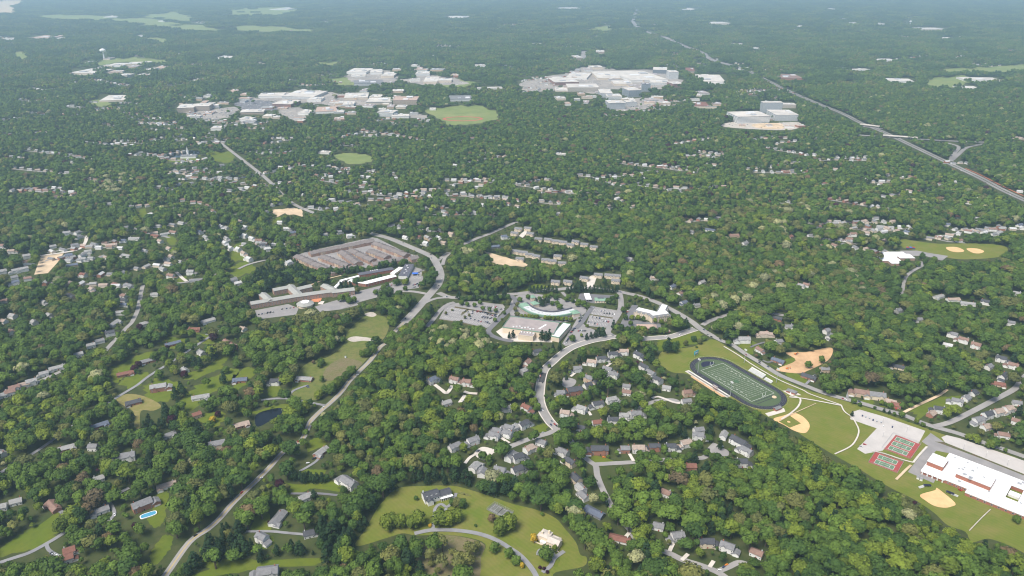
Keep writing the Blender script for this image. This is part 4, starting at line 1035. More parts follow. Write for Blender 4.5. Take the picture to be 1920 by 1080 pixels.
w2, c2, a2, l2, ww2 = flat_block(t, c0, [(972, 628), (1001, 632), (1003, 622), (977, 619)], 9.5, M['cream'], M['tarroof'], M['cream'], ph=.8, name='loading_bay')
for k in range(5):
    b = MB(); b.cyl(0, 0, 1.3, 1.3, 9.5, 10.8, 10); b.build('roof_fan', M['white'], w2, (-l2 * .4 + k * l2 * .2, 2, 0))
c0 = W(1052, 620, 10)
t = thing('shop_block', (c0[0], c0[1], 0), 0, 'white flat-roofed shop block with green edge beside the supermarket', 'building')
w_, c, a, L_, W_ = flat_block(t, c0, [(1036, 631), (1050, 634), (1069, 608), (1053, 605)], 9, M['cream'], M['membrane'], M['greenroof'], ph=1.4)
for k in range(5):
    b = MB(); b.box(-1.2, 1.2, -1, 1, 9, 10.4); b.build('roof_unit', M['alu'], w_, ((-1)**k * 2, -W_ * .35 + k * 8, 0))
# curved shops
arc = smooth([W(981, 570, 7), W(990, 577, 7), W(1003, 583.5, 7), W(1020, 587.5, 7), W(1040, 588.5, 7), W(1060, 585.5, 7), W(1078, 581, 7)], False, 3)
c0 = W(1030, 588, 7)
t = thing('curved_shops', (c0[0], c0[1], 0), 0, 'crescent row of shops with green hipped ends and white roof', 'building')
arc = [(x - c0[0], y - c0[1]) for x, y in arc]
def curve_wall(pts, wd, z0, z1, m, name):
    Lf, Rt = ribbon_pts(pts, wd)
    b = MB()
    n = len(pts)
    for l, r in zip(Lf, Rt):
        b.v += [(*l, z0), (*r, z0), (*r, z1), (*l, z1)]
    for k in range(n - 1):
        for q in range(4):
            s = (q + 1) % 4
            b.f.append((4 * k + s, 4 * k + q, 4 * k + 4 + q, 4 * k + 4 + s)); b.m.append(0)
    b.f += [(0, 1, 2, 3), (4 * n - 1, 4 * n - 2, 4 * n - 3, 4 * n - 4)]; b.m += [0, 0]
    return b.build(name, m, t)
curve_wall(arc, 16, 0, 6.2, M['cream'], 'wall')
curve_wall(arc, 14.5, 6.2, 6.7, M['wl'], 'roof')
Lf, Rt = ribbon_pts(arc, 18)
curve_wall(Lf, 2.2, 3.6, 9.0, M['darkroof'], 'rear_parapet')
curve_wall(Rt, 3.0, 4.2, 7.6, M['greenroof'], 'green_awning')
for k in range(12):
    x, y = arc[1 + k % (len(arc) - 2)]
    b = MB(); b.box(-1.4, 1.4, -1, 1, 6.7, 8.1); b.build('roof_unit', M['alu'], t, (x + random.uniform(-3, 3), y + random.uniform(-4, 3), 0), random.random())
for x, y, s in ((984, 570, 15), (1003, 567, 13), (1078, 584, 14)):
    q = P(x, y, 8)
    b = MB(); b.box(-s / 2, s / 2, -s / 2, s / 2, 0, 6.8); o = b.build('pavilion', M['cream'], t, (q.x - c0[0], q.y - c0[1], 0), .4)
    b = MB(); b.hip_roof(-s / 2, s / 2, -s / 2, s / 2, 6.82, 4.2, 1.0); b.build('green_roof', M['greenroof'], o)
for k in range(len(arc) - 1):
    clear_box(arc[k][0] + c0[0], arc[k][1] + c0[1], 22, 22, 7, 0, .9)
q = P(999, 555, 8)
t = thing('clock_pavilion', (q.x, q.y, 0), .3, 'small green-roofed pavilion by the dark conifers', 'building')
b = MB(); b.box(-4.5, 4.5, -4.5, 4.5, 0, 6); b.build('wall', M['cream'], t)
b = MB(); b.hip_roof(-4.5, 4.5, -4.5, 4.5, 6, 5, .8); b.build('roof', M['greenroof'], t)
clear_box(q.x, q.y, 10, 10, 9, .3)
q = P(1126, 560, 6)
t = thing('bank', (q.x, q.y, 0), -.05, 'small cream bank with green roof beside the petrol station', 'building')
b = MB(); b.box(-11, 11, -7, 7, 0, 4.8); b.build('wall', M['cream'], t)
b = MB(); b.hip_roof(-11, 11, -7, 7, 4.8, 3.2, .8); b.build('roof', M['greenroof'], t)
b = MB(); b.box(-6, 6, -2.2, 2.2, 6.6, 8.2); b.build('roof_deck', M['darkroof'], t)
for k in range(4):
    link('window', window_data(2.2, 2.4), t, (-8 + 5.3 * k, -7, .9), 0)
clear_box(q.x, q.y, 24, 16, 7, 0)
q = P(1102, 556, 5)
t = thing('petrol_canopy', (q.x, q.y, 0), .06, 'long white petrol station canopy on dark forecourt', 'canopy')
b = MB(); b.box(-5.5, 5.5, -15, 15, 5, 6.0); b.build('canopy_roof', M['membrane'], t)
b = MB(); b.box(-5.7, 5.7, -15.2, 15.2, 4.6, 4.99); b.build('fascia', M['white'], t)
for k in range(4):
    b = MB(); b.box(-.4, .4, -.4, .4, 0, 4.7); b.build('column', M['white'], t, (0, -11 + 7.3 * k, 0))
clear_box(q.x, q.y, 12, 32, 6, 0)
# senior apartments
c0 = W(1222, 590, 12)
t = thing('apartment_block', (c0[0], c0[1], 0), 0, 'four-storey cream apartment block with grey mansard and white roof', 'building')
for a_, b_, wd in (((1196, 580), (1226, 587), 19), ((1222, 590), (1250, 586), 19), ((1239, 586), (1246, 573), 17)):
    p0, p1 = W(*a_, 13), W(*b_, 13)
    cx, cyy = (p0[0] + p1[0]) / 2, (p0[1] + p1[1]) / 2
    L_ = math.hypot(p1[0] - p0[0], p1[1] - p0[1]) + 8
    an = math.atan2(p1[1] - p0[1], p1[0] - p0[0])
    b = MB(); b.box(-L_ / 2, L_ / 2, -wd / 2, wd / 2, 0, 11); w_ = b.build('wall', M['cream'], t, (cx - c0[0], cyy - c0[1], 0), an)
    b = MB()
    for z0, z1, k0, k1 in ((11, 14, .8, -3.2),):
        x0, y0 = L_ / 2 + k0, wd / 2 + k0; x1, y1 = L_ / 2 + k1, wd / 2 + k1
        lo = [(-x0, -y0, z0), (x0, -y0, z0), (x0, y0, z0), (-x0, y0, z0)]; hi = [(-x1, -y1, z1), (x1, -y1, z1), (x1, y1, z1), (-x1, y1, z1)]
        for k in range(4): b.poly([lo[k], lo[(k + 1) % 4], hi[(k + 1) % 4], hi[k]])
        b.poly(lo[::-1])
    b.build('mansard', M['rt'] if False else M['rg'], w_, (0, 0, random.uniform(0, .05)))
    b = MB(); b.box(-x1 - .2, x1 + .2, -y1 - .2, y1 + .2, 13.7, 14.25); b.build('flat_roof', M['membrane'], w_, (0, 0, random.uniform(0, .3)))
    for z in (1.2, 4.2, 7.2):
        window_row(w_, -L_ / 2, -wd / 2 - .02, L_ / 2, -wd / 2 - .02, 9, z, 1.4, 1.6)
    for k in range(4):
        b = MB(); b.gable_wall(0, 2.4, -1.3, 1.3, 10.8, 12.4, 1.0); b.rot(-math.pi / 2); b.build('dormer', M['cream'], w_, (-L_ * .35 + k * L_ * .23, -wd / 2 + 1.6, 0))
    clear_box(cx, cyy, L_, wd, 13, an, .98)
q = P(1213, 611, 5)
t = thing('clinic', (q.x, q.y, 0), -.03, 'low wide building with pink hipped roof below the apartment block', 'building')
b = MB(); b.box(-17, 17, -8, 8, 0, 4); b.build('wall', M['brick'], t)
b = MB(); b.hip_roof(-17, 17, -8, 8, 4, 4.2, 1); b.build('roof', M['pinkroof'], t)
clear_box(q.x, q.y, 34, 16, 6, 0, .8)
q = P(1252, 620, 3)
t = thing('garden_pavilion', (q.x, q.y, 0), 0, 'tiny pink-roofed pavilion near the boulevard junction', 'building')
b = MB(); b.box(-4, 4, -3, 3, 0, 3); b.build('wall', M['brick'], t)
b = MB(); b.hip_roof(-4, 4, -3, 3, 3, 2, .6); b.build('roof', M['pinkroof'], t)
clear_box(q.x, q.y, 9, 7, 4, 0)

# ---------------- high school
SA = R_(-44)
SO = Vector((532.0, 798.7, 0))
t = thing('high_school', SO, SA, 'long brick school with white flat roofs and raised gymnasium', 'building')
SC = lambda u, v: (SO.x + u * math.cos(SA) - v * math.sin(SA), SO.y + u * math.sin(SA) + v * math.cos(SA))
blocks = [('main_block', 0, 55, 0, 30, 5.0), ('rear_block', 15, 92, 30.01, 66, 5.25), ('middle_block', 55.01, 92, 0, 30, 5.1), ('east_block', 106, 190, -1, 66, 5.15), ('court_link', 92.01, 105.99, 46, 66, 5.2), ('court_front', 92.01, 105.99, -1, 14, 5.18), ('front_wing', 54, 190, -9, -1.01, 4.6),
          ('small_gymnasium', 1, 20, 16.5, 40, 11.5), ('gymnasium', 36, 75, 14.5, 43, 11)]
for nm, u0, u1, v0, v1, h in blocks:
    b = MB(); b.box(u0, u1, v0, v1, 0, h - .35); w_ = b.build(nm, M['brick'], t)
    b = MB(); b.box(u0 - .3, u1 + .3, v0 - .3, v1 + .3, h - .34, h); b.build('roof', M['membrane'], w_, (0, 0, random.uniform(0, .03)))
    b = MB()
    e = .25
    for x0, x1, y0, y1 in ((u0 - .35, u1 + .35, v0 - .35, v0 - .35 + e), (u0 - .35, u1 + .35, v1 + .35 - e, v1 + .35), (u0 - .35, u0 - .35 + e, v0 - .1, v1 + .1), (u1 + .35 - e, u1 + .35, v0 - .1, v1 + .1)):
        b.box(x0, x1, y0, y1, h - .5, h + .28)
    b.build('roof_edge', M['alu'], w_)
for nm, u0, u1, v0, v1, h in blocks:                # welded seams and patches of the roof membrane
    for k in range(int((u1 - u0) / 9)):
        b = MB(); b.box(u0 + 9 * k + 4.4, u0 + 9 * k + 4.58, v0 + .3, v1 - .3, h + .01, h + .05)
        if not (nm in ('main_block', 'middle_block', 'rear_block') and k % 2): b.build('roof_seam', M['alu'], t, (0, 0, .02))
for u in (2, 8, 14, 20, 26):
    b = MB(); b.box(u - .7, u + .7, -1.2, -.02, 0, 4.2); b.build('pillar', M['white'], t)
b = MB(); b.box(0, 28, -1.6, -.36, 4.2, 4.7); b.build('porch_roof', M['membrane'], t)
window_row(t, 30, -.03, 54, -.03, 5, 1.4, 2.0, 1.8)
window_row(t, 57, -9.03, 118, -9.03, 8, 1.2, 2.6, 2.0)
window_row(t, 120, -9.03, 188, -9.03, 9, 1.2, 2.6, 2.0)
rr = random.Random(4)
for k in range(46):
    u, v = rr.uniform(3, 170), rr.uniform(2, 63)
    if 36 - 2 < u < 77 and 13 < v < 45: h = 11
    elif u < 22 and 14 < v < 42: continue
    elif 90 < u < 108 and 12 < v < 48: continue
    elif u < 17 and v > 28: continue
    else: h = 5.2
    s = rr.choice((.5, .7, 1.1, 1.6, 2.2))
    b = MB(); b.box(-s, s, -s * .6, s * .6, h - .1, h + .5 + s * .5); b.build('roof_unit', M['metal'] if s > 1 else M['alu'], t, (u, v, 0))
b = MB(); b.box(93, 105, 27, 37, 0, 3.4); b.build('courtyard_house', M['ww'], t)
for u0, u1, v0, v1 in ((-2, 190, -11, 68),):
    q = [SC(u0, v0), SC(u1, v0), SC(u1, v1), SC(u0, v1)]
    clear_world(q); clear_world([(x, y, 9) for x, y in q])

# elementary school
c0 = W(1690, 481, 5)
t = thing('elementary_school', (c0[0], c0[1], 0), 0, 'low elementary school with joined white flat roofs', 'building')
for k, (x0, x1, yf, yb, h) in enumerate(((1655, 1690, 489, 477, 5), (1664, 1705, 481, 472, 5.2), (1688, 1716, 484, 476, 6), (1672, 1690, 494, 488, 5.4))):
    p0, p1 = P(x0, yf, h), P(x1, yf, h); pb = P((x0 + x1) / 2, yb, h)
    b = MB(); b.box(p0.x - c0[0], p1.x - c0[0], p0.y - c0[1], pb.y - c0[1], 0, h - .3); w_ = b.build('wall', M['tanbrick'], t)
    b = MB(); b.box(p0.x - c0[0] - .4, p1.x - c0[0] + .4, p0.y - c0[1] - .4, pb.y - c0[1] + .4, h - .29, h + k * .03); b.build('roof', M['membrane'], w_)
clear([(1654, 490), (1660, 473), (1705, 471), (1716, 478), (1715, 488), (1690, 496), (1672, 496)])
b = MB()
q = P(1704, 467)
t = thing('play_structure', q, 0, 'red and blue climbing frame on the school playground', 'play structure')
for k, m in enumerate(('blue', 'redpaint', 'blue')):
    b = MB(); b.box(-6 + 7 * k, -1 + 7 * k, -3, 3, 2.2, 2.6)
    for sx in (-5.6 + 7 * k, -1.4 + 7 * k):
        for sy in (-2.6, 2.6): b.box(sx - .15, sx + .15, sy - .15, sy + .15, 0, 4.5)
    o = b.build('platform', M[m], t)
    b = MB(); b.hip_roof(-6 + 7 * k, -1 + 7 * k, -3, 3, 4.4, 1.8, .3); b.build('roof', M['redpaint' if m == 'blue' else 'blue'], o)

# ---------------- two large white houses on the lawn
q = P(818, 928, 4)
t = thing('mansion', (q.x, q.y, 0), .42, 'white mansion with dark roof and long colonnaded wing', 'house')
t.scale = (1.2, 1.2, 1.12)
b = MB(); b.gable_wall(-14, 2, -6, 6, 0, 6.6, 3.2); b.build('wall', M['ww'], t)
b = MB(); b.gable_roof(-14, 2, -6, 6, 6.6, 3.2, .6); o = b.build('roof', M['rd'], t)
for k in range(3):
    b = MB(); b.gable_wall(0, 2.5, -1, 1, 7.4, 8.6, .8); b.rot(-math.pi / 2); b.build('dormer', M['ww'], o, (-11 + 5 * k, -1.6, 0))
b = MB(); b.gable_wall(2.02, 15, -5, 4, 0, 5.2, 2.0); b.build('wing_wall', M['ww'], t)
b = MB(); b.gable_roof(2.6, 15, -5, 4, 5.2, 2.0, .5); b.build('wing_roof', M['rd'], t)
b = MB(); b.box(2, 15.6, -8.6, -5.6, 3.4, 3.7)
b.build('porch_roof', M['membrane'], t)
for k in range(7):
    b = MB(); b.box(-.25, .25, -.25, .25, 0, 3.4); b.build('column', M['white'], t, (2.6 + k * 2.1, -8.2, 0))
b = MB(); b.gable_wall(-3, 3, -3, 3, 0, 5.4, 2); b.rot(math.pi / 2); b.build('entrance_bay', M['ww'], t, (-9, -7, 0))
b = MB(); b.gable_roof(-3, 3, -3, 3, 5.4, 2, .4); b.rot(math.pi / 2); b.build('bay_roof', M['rd'], t, (-9, -7, 0))
for k in range(5):
    link('window', window_data(1.5, 1.7), t, (-13 + k * 3.4, -6, 3.8), 0)
for k in range(4):
    link('window', window_data(1.5, 1.7), t, (3.8 + k * 3.1, -5, 1.0), 0)
b = MB(); b.box(-.6, .6, -.6, .6, 5, 12); b.build('chimney', M['wl'], o, (-13.2, 2, 0))
clear_box(q.x, q.y, 34, 20, 8, .42)
q = P(1032, 1012, 4)
t = thing('villa', (q.x, q.y, 0), -.55, 'cream modern villa with stepped roofs and tall chimneys', 'house')
t.scale = (1.2, 1.2, 1.12)
M['villaroof'] = mat('pale_villa_roof', (.50, .45, .39), .8, amount=.15)
for nm, x0, x1, y0, y1, h, fl in (('wall', -11, -1, -4, 6, 7.5, 1), ('wing', -1, 11, -6, 3, 6.0, 0), ('side_bay', -13, -11.01, -3, 3, 5.0, 1), ('rear_bay', -1, 8, 3.01, 7, 4, 1)):
    b = MB()
    if fl:
        b.box(x0, x1, y0, y1, 0, h); w_ = b.build(nm, M['cream'], t)
        b = MB(); b.hip_roof(x0, x1, y0, y1, h, 1.6, .4); b.build('roof', M['villaroof'], w_)
    else:
        b.gable_wall(x0 + .02, x1, y0, y1, 0, h, 2.4); w_ = b.build(nm, M['cream'], t)
        b = MB(); b.gable_roof(x0 + .6, x1, y0, y1, h, 2.4, .5); b.build('roof', M['villaroof'], w_)
for x, y in ((-8, -1), (-3, 3)):
    b = MB(); b.box(x - .8, x + .8, y - .8, y + .8, 5, 11.3); b.build('chimney', M['cream'], t)
b = MB(); b.box(-8, -2, -6.5, -4.01, 0, 3.2); b.build('porch', M['ww'], t)
for k in range(4):
    link('window', window_data(1.5, 1.7), t, (1 + k * 2.8, -6, 1.2), 0)
b = MB(); b.box(-15, 13, -7.6, -7.3, 0, 1.4); b.build('terrace_wall', M['cream'], t)
clear_box(q.x, q.y, 27, 16, 7, -.55)

# ---------------- far buildings: x0 x1 base-y wall-px roof-back-y colour roof
FAR = """328 360 211 9 195 t m;360 392 208 9 194 t m;388 410 203 5 195 w m;512 552 201 6 188 k m;447 493 215 5 205 t m;560 583 216 4 206 w m;586 627 213 4 200 w t;480 530 184 4 174 w m;530 597 186 5 170 w m;575 603 191 4 182 w m;393 418 245 4 236 w m;447 472 228 4 219 w m;492 512 222 4 214 c m
180 237 191 3 178 c m;130 183 141 4 129 c m;197 230 126 3 118 w m;233 263 124 4 116 c m;267 280 120 3 115 w m;220 243 146 5 138 c m;270 282 134 3 127 w m;405 437 111 3 105 w m;53 97 73 2 66 c t;103 118 74 2 67 w m;12 30 76 2 70 w m;-4 8 76 2 71 w m;255 270 69 2 65 w m;510 550 19 1.5 14 w m;192 217 33 1.5 28 w m;297 310 41 2 38 w m
650 690 139 4 128 w m;690 714 140 4 130 w m;714 740 146 4 135 c m;658 717 161 5 150 w g;778 807 142 4 134 l m;792 820 157 4 144 c m;820 847 155 4 147 c m;770 788 125 2 121 w m;887 910 126 3 121 w m;640 687 187 4 174 c m;684 735 196 5 183 c m;735 783 197 9 181 t t;640 662 200 4 190 w m;708 742 219 8 206 w m;732 767 222 4 214 w m;840 885 190 4 179 l g;893 943 168 3 163 w m;805 817 207 3 202 w m
1033 1083 160 6 146 k m;1062 1125 172 8 157 c m;1067 1110 149 3 136 w m;1117 1165 150 4 134 c m;1165 1243 154 4 133 w m;1150 1187 161 4 151 c m;1220 1257 160 5 150 w m;1253 1272 149 14 132 w m;1257 1280 164 7 153 k m;1227 1255 138 7 126 d m;1173 1200 182 13 164 o m;1203 1220 172 14 156 o d;1137 1167 187 6 176 w m;1125 1150 183 8 167 l m;1138 1172 205 12 188 l m;1172 1193 200 9 188 w m;1077 1090 116 8 104 t m;1118 1135 102 5 94 t m;1105 1130 130 4 123 c m;995 1015 85 2 81 w m;1043 1087 17 1.2 14 w m;837 880 35 1.5 30 w m
1375 1443 231 13 209 w m;1427 1467 212 20 190 l m;1451 1497 227 12 206 w m;1467 1493 203 7 193 c m;1317 1368 157 4 140 w m;1290 1307 138 5 127 t r;1303 1333 203 4 191 c r;1457 1510 150 3 139 k b;1657 1717 155 3 147 w m;1810 1880 153 3 145 w m;1798 1837 167 2 161 w m;1590 1633 133 2 129 w m;1330 1370 47 3 41 c m;1368 1393 84 2 81 w m;1408 1425 92 2 89 w m;1717 1780 57 2 52 c m;1760 1787 73 1.5 70 w m;1597 1608 46 3 42 w m;1647 1657 47 3 42 w m;1493 1510 51 1.5 48 w m;1280 1310 20 1.5 15 w m;1520 1547 13 1 10 w m;1553 1567 18 1 15 w m;1645 1680 115 2 110 w m
337 367 297 4 290 w g;596 620 289 3 283 w m;1040 1062 291 2 287 w m"""
M['farroof'] = mat('weathered_pale_roof', (.56, .52, .46), .8, (.40, .375, .34), .02)
FW = dict(w=('white', 'ww'), t=('tan', 'wt'), c=('cream', 'wb'), k=('red-brown', 'wk'), l=('pale grey', 'wl'), d=('dark grey', 'wd'), o=('blue glass', 'officeglass'))
FR = dict(l='rl', u='tarroof', p='pinkroof', m='farroof', t='pinkroof', g='rg', d='darkroof', r='rr', b='rb')
_fr = random.Random(21)
for (x0_, x1_, y0_, y1_, n_) in ((330, 640, 172, 232, 34), (640, 800, 170, 225, 18), (650, 860, 128, 160, 12), (1035, 1255, 134, 200, 44), (1290, 1340, 130, 205, 8), (1380, 1500, 215, 240, 5), (120, 290, 112, 146, 10)):
    for _ in range(n_):
        x_, y_ = _fr.uniform(x0_, x1_), _fr.uniform(y0_, y1_)
        FAR += '\n%.0f %.0f %.1f %.1f %.1f %s %s' % (x_, x_ + _fr.uniform(8, 26), y_, _fr.uniform(1.6, 4), y_ - _fr.uniform(4, 8), _fr.choice('wtclkc'), _fr.choice('mmutlup'))
fi = []
for ent in FAR.replace('\n', ';').split(';'):
    e = ent.split()
    x0, x1, yb, hp, yt = map(float, e[:5])
    xc = (x0 + x1) / 2
    p = P(xc, yb)
    dep = p.y * CT + CAM_H * ST
    h = hp * dep / FPX / (p.y / math.hypot(p.y, CAM_H)) * .95
    wdt = (x1 - x0) * dep / FPX
    back = P(xc, yt, h)
    dpt = max(12, back.y - p.y)
    ang = random.uniform(-.22, .22) if hp < 10 else random.uniform(-.12, .25)
    k = wdt / dpt
    wdt *= .93
    big = hp >= 8
    t = link('office_tower' if hp >= 12 else 'commercial_building', None, None, (p.x, p.y + dpt / 2, 0), ang)
    t['category'] = 'building'; t['group'] = 'far commercial buildings'
    wm = M[FW[e[5]][1]]
    b = MB(); b.box(-wdt / 2, wdt / 2, -dpt / 2, dpt / 2, 0, h); w_ = b.build('wall', wm, t)
    b = MB(); b.box(-wdt / 2 - .5, wdt / 2 + .5, -dpt / 2 - .5, dpt / 2 + .5, h, h + .8); b.build('roof', M[FR[e[6]]], t)
    for q in range(3 if wdt > 30 else 1):
        s = min(wdt, dpt) * random.uniform(.07, .14)
        b = MB(); b.box(-s, s, -s, s, h + .8, h + .8 + random.uniform(1.5, 4)); b.build('roof_unit', M['alu' if q else 'metal'], t, (random.uniform(-.35, .35) * wdt, random.uniform(-.3, .3) * dpt, 0))
    if hp >= 5:
        n = max(2, int(h / 4.2))
        for q in range(n):
            z = h * (q + .35) / n
            b = MB(); b.box(-wdt / 2 - .25, wdt / 2 + .25, -dpt / 2 - .25, dpt / 2 + .25, z, z + h / n * .30); b.build('window_band', M['officeglass'] if e[5] != 'o' else M['wl'], w_)
    cl = [(x0 + (x1 - x0) * .06, yb), (x1 - (x1 - x0) * .06, yb), (x1 - (x1 - x0) * .06, yt), (x0 + (x1 - x0) * .06, yt)]
    clear(cl)
    fi.append((t, (xc, yb), ('tall ' if hp >= 10 else 'low flat-roofed ') + FW[e[5]][0] + ' building'))
label_by_landmark(fi, {'the red running oval': (865, 215), 'the shopping mall': (1150, 150), 'the highway bridge': (1660, 250), 'the tall white water tower': (196, 105), 'the hospital car park': (400, 215), 'the far end of the highway': (1195, 20), 'the small round water tower': (1706, 45), 'the office construction site': (1436, 230), 'the college car park': (500, 195), 'the upper crop fields': (330, 35), 'the pale fields by the water tower': (250, 113), 'the white warehouse rooftops': (700, 140), 'the upper edge of the far fields': (520, 20)},
                  lambda look, o, nm, n: '%s, %snearest %s' % (look, o, nm))
# cars standing in the far car parks, too many and too small to count
fc = MB()
_cr = random.Random(31)
for (x0_, x1_, y0_, y1_, n_) in ((350, 440, 203, 224, 150), (447, 570, 186, 224, 260), (480, 735, 172, 200, 220), (977, 1040, 150, 172, 130), (1040, 1260, 132, 172, 420), (1150, 1230, 184, 208, 110), (650, 742, 132, 160, 110), (750, 868, 142, 160, 90), (1360, 1497, 229, 240, 60)):
    for _ in range(n_):
        q = P(_cr.uniform(x0_, x1_), _cr.uniform(y0_, y1_))
        a_, l_ = _cr.uniform(-.3, .3) + _cr.choice((0, 1.57)), _cr.uniform(4.2, 5.6)
        i = len(fc.v); mi = _cr.randrange(4)
        fc.box(-l_ / 2, l_ / 2, -.95, .95, .3, 1.0, mi); fc.box(-l_ * .32, l_ * .18, -.85, .85, 1.0, 1.6, mi)
        c_, s_ = math.cos(a_), math.sin(a_)
        for k in range(i, len(fc.v)):
            x, y, z = fc.v[k]; fc.v[k] = (q.x + x * c_ - y * s_, q.y + x * s_ + y * c_, z + .25)
tag(fc.build('far_parked_cars', [M['ww'], M['wd'], M['officeglass'], M['wl']]), 'tiny cars filling the far commercial car parks', 'cars', kind='stuff')
# red oval track of the far sports field
q = P(868, 222)
b = MB()
oval = []
for k in range(33):
    a = 2 * math.pi * k / 32
    oval.append((q.x + math.cos(a) * 82, q.y + math.sin(a) * 48 - 10))
ribbon(b, oval, 14, .3); b.build('red_running_oval', M['redclay'])['kind'] = 'structure'
clear_world(oval)
# water towers
for (x, y, s, lb) in ((196, 112, 1.15, 'tall white water tower with round tank at the edge of the field'), (1706, 48, .8, 'distant small white water tower near the skyline')):
    q = P(x, y)
    t = thing('water_tower', q, 0, lb, 'water tower')
    b = MB(); b.lathe([(9 * s, 0), (4.2 * s, 8 * s), (3.6 * s, 40 * s), (6 * s, 46 * s)], 14); b.build('stem', M['white'], t)
    b = MB(); b.lathe([(6 * s, 46 * s), (15 * s, 50 * s), (18 * s, 56 * s), (15.5 * s, 62 * s), (8 * s, 66 * s), (.01, 67 * s)], 18); b.build('tank', M['white'], t)
    clear([(x - 6, y - 18), (x + 6, y - 18), (x + 4, y), (x - 4, y)])
q = P(353, 293)
t = thing('church_spire', q, 0, 'white pointed spire of the small church by the dark pond', 'church')
b = MB(); b.box(-3, 3, -3, 3, 0, 16); b.build('tower', M['ww'], t)
b = MB(); b.lathe([(4, 16), (.05, 34)], 4); b.build('spire', M['white'], t)
clear([(350, 280), (356, 280), (356, 294), (350, 294)])
# highway bridges
for a_, b_, lb in (((1655, 256.5), (1720, 261), 'concrete road bridge crossing the highway at the interchange'), ((1612, 235.5), (1656, 240.5), 'farther concrete bridge over the highway')):
    p0, p1 = P(*a_), P(*b_)
    t = thing('road_bridge', ((p0.x + p1.x) / 2, (p0.y + p1.y) / 2, 0), math.atan2(p1.y - p0.y, p1.x - p0.x), lb, 'bridge')
    L_ = (p1 - p0).length
    b = MB(); b.box(-L_ / 2, L_ / 2, -9, 9, 5.2, 6.6); b.build('deck', M['concrete'], t)
    for s in (-1, 1):
        b = MB(); b.box(-L_ / 2, L_ / 2, s * 8.8 - .25, s * 8.8 + .25, 6.6, 7.7); b.build('parapet', M['concrete'], t)
    for u in (-.3, 0, .3):
        b = MB(); b.box(u * L_ - 1, u * L_ + 1, -7, 7, 0, 5.2); b.build('pier', M['concrete'], t)
# ================================================================== STADIUM, COURTS, SMALL THINGS
FA = R_(-60.0)
FO = Vector((357.3, 1033.7, 0))
def F(u, v): return (FO.x + u * math.cos(FA) - v * math.sin(FA), FO.y + u * math.sin(FA) + v * math.cos(FA))
def oval_pts(hl, r, n=20):
    o = []
    for k in range(n + 1):
        a = -math.pi / 2 + math.pi * k / n; o.append((hl + r * math.cos(a), r * math.sin(a)))
    for k in range(n + 1):
        a = math.pi / 2 + math.pi * k / n; o.append((-hl + r * math.cos(a), r * math.sin(a)))
    return o
t = thing('stadium_ground', FO, FA, 'green football field inside a dark oval running track', 'stadium')
b = MB(); b.poly([(x, y, .14) for x, y in oval_pts(49, 39.5)]); b.build('running_track', M['track'], t)
b = MB(); b.poly([(x, y, .18) for x, y in oval_pts(49, 31)]); tf = b.build('turf', M['turf'], t)
b = MB()
for r in np.arange(32.2, 39.4, 2.4):
    ov = oval_pts(49, r); ribbon(b, ov + [ov[0]], .045, .17)
b.build('lane_lines', M['alu'], t)
b = MB(); b.poly([(-60.5, -13.5, .21), (-60.5, 13.5, .21)] + [(-60.5 - 14 * math.sin(a), 13.5 * math.cos(a), .21) for a in np.linspace(.1, math.pi - .1, 14)]); b.build('apron', M['semi'], t)
b = MB()
for k in range(21):
    u = -45.72 + 4.572 * k; b.box(u - .08, u + .08, -24.4, 24.4, .2, .22)
for s in (-1, 1):
    b.box(-54.9, 54.9, s * 24.4 - .2, s * 24.4 + .2, .2, .225); b.box(s * 54.9 - .2, s * 54.9 + .2, -24.2, 24.2, .2, .22)
b.build('yard_lines', M['white'], tf)
b = MB()
for k in range(80):                               # hash marks
    u = -44.8 + k * 1.143
    for v in (-8.1, 8.1): b.box(u - .06, u + .06, v - .4, v + .4, .2, .223)
b.build('hash_marks', M['white'], tf)
def digits(b, txt, u, v, flip):
    seg = {'1': 'rt rb', '2': 't rt m lb b', '3': 't rt m rb b', '4': 'lt m rt rb', '5': 't lt m rb b', '0': 't lt lb rt rb b'}
    wd, ht, s = 1.25, 1.85, .36
    for i, ch in enumerate(txt):
        ox = (i - .5) * 2.3
        for g in seg[ch].split():
            x0, x1, y0, y1 = {'t': (-wd / 2, wd / 2, ht / 2 - s, ht / 2), 'b': (-wd / 2, wd / 2, -ht / 2, -ht / 2 + s), 'm': (-wd / 2, wd / 2, -s / 2, s / 2), 'lt': (-wd / 2, -wd / 2 + s, 0, ht / 2), 'rt': (wd / 2 - s, wd / 2, 0, ht / 2), 'lb': (-wd / 2, -wd / 2 + s, -ht / 2, 0), 'rb': (wd / 2 - s, wd / 2, -ht / 2, 0)}[g]
            q = [(ox + x0, y0), (ox + x1, y0), (ox + x1, y1), (ox + x0, y1)]
            b.poly([(u + flip * x, v + flip * y, .235) for x, y in q])
for k, tx in enumerate('10 20 30 40 50 40 30 20 10'.split()):
    for v, fl in ((-17.1, 1), (17.1, -1)):
        b = MB(); digits(b, tx, -36.58 + 9.144 * k, v, fl); b.build('yard_number', M['white'], tf)
for u in (58.5, 64):
    b = MB(); b.box(u - .7, u + .7, -22, 20, .21, .24); b.build('jump_runway', M['track'], t)
b = MB(); b.poly([(0 + 5 * math.cos(a), 4 * math.sin(a), .24) for a in np.linspace(0, 2 * math.pi, 17)[:-1]]); b.build('centre_crest', M['turfend'], tf)
b = MB(); b.cyl(63.5, 15, 3.6, 3.4, .1, 1.1, 14); b.build('landing_mat', M['paledirt'], t)
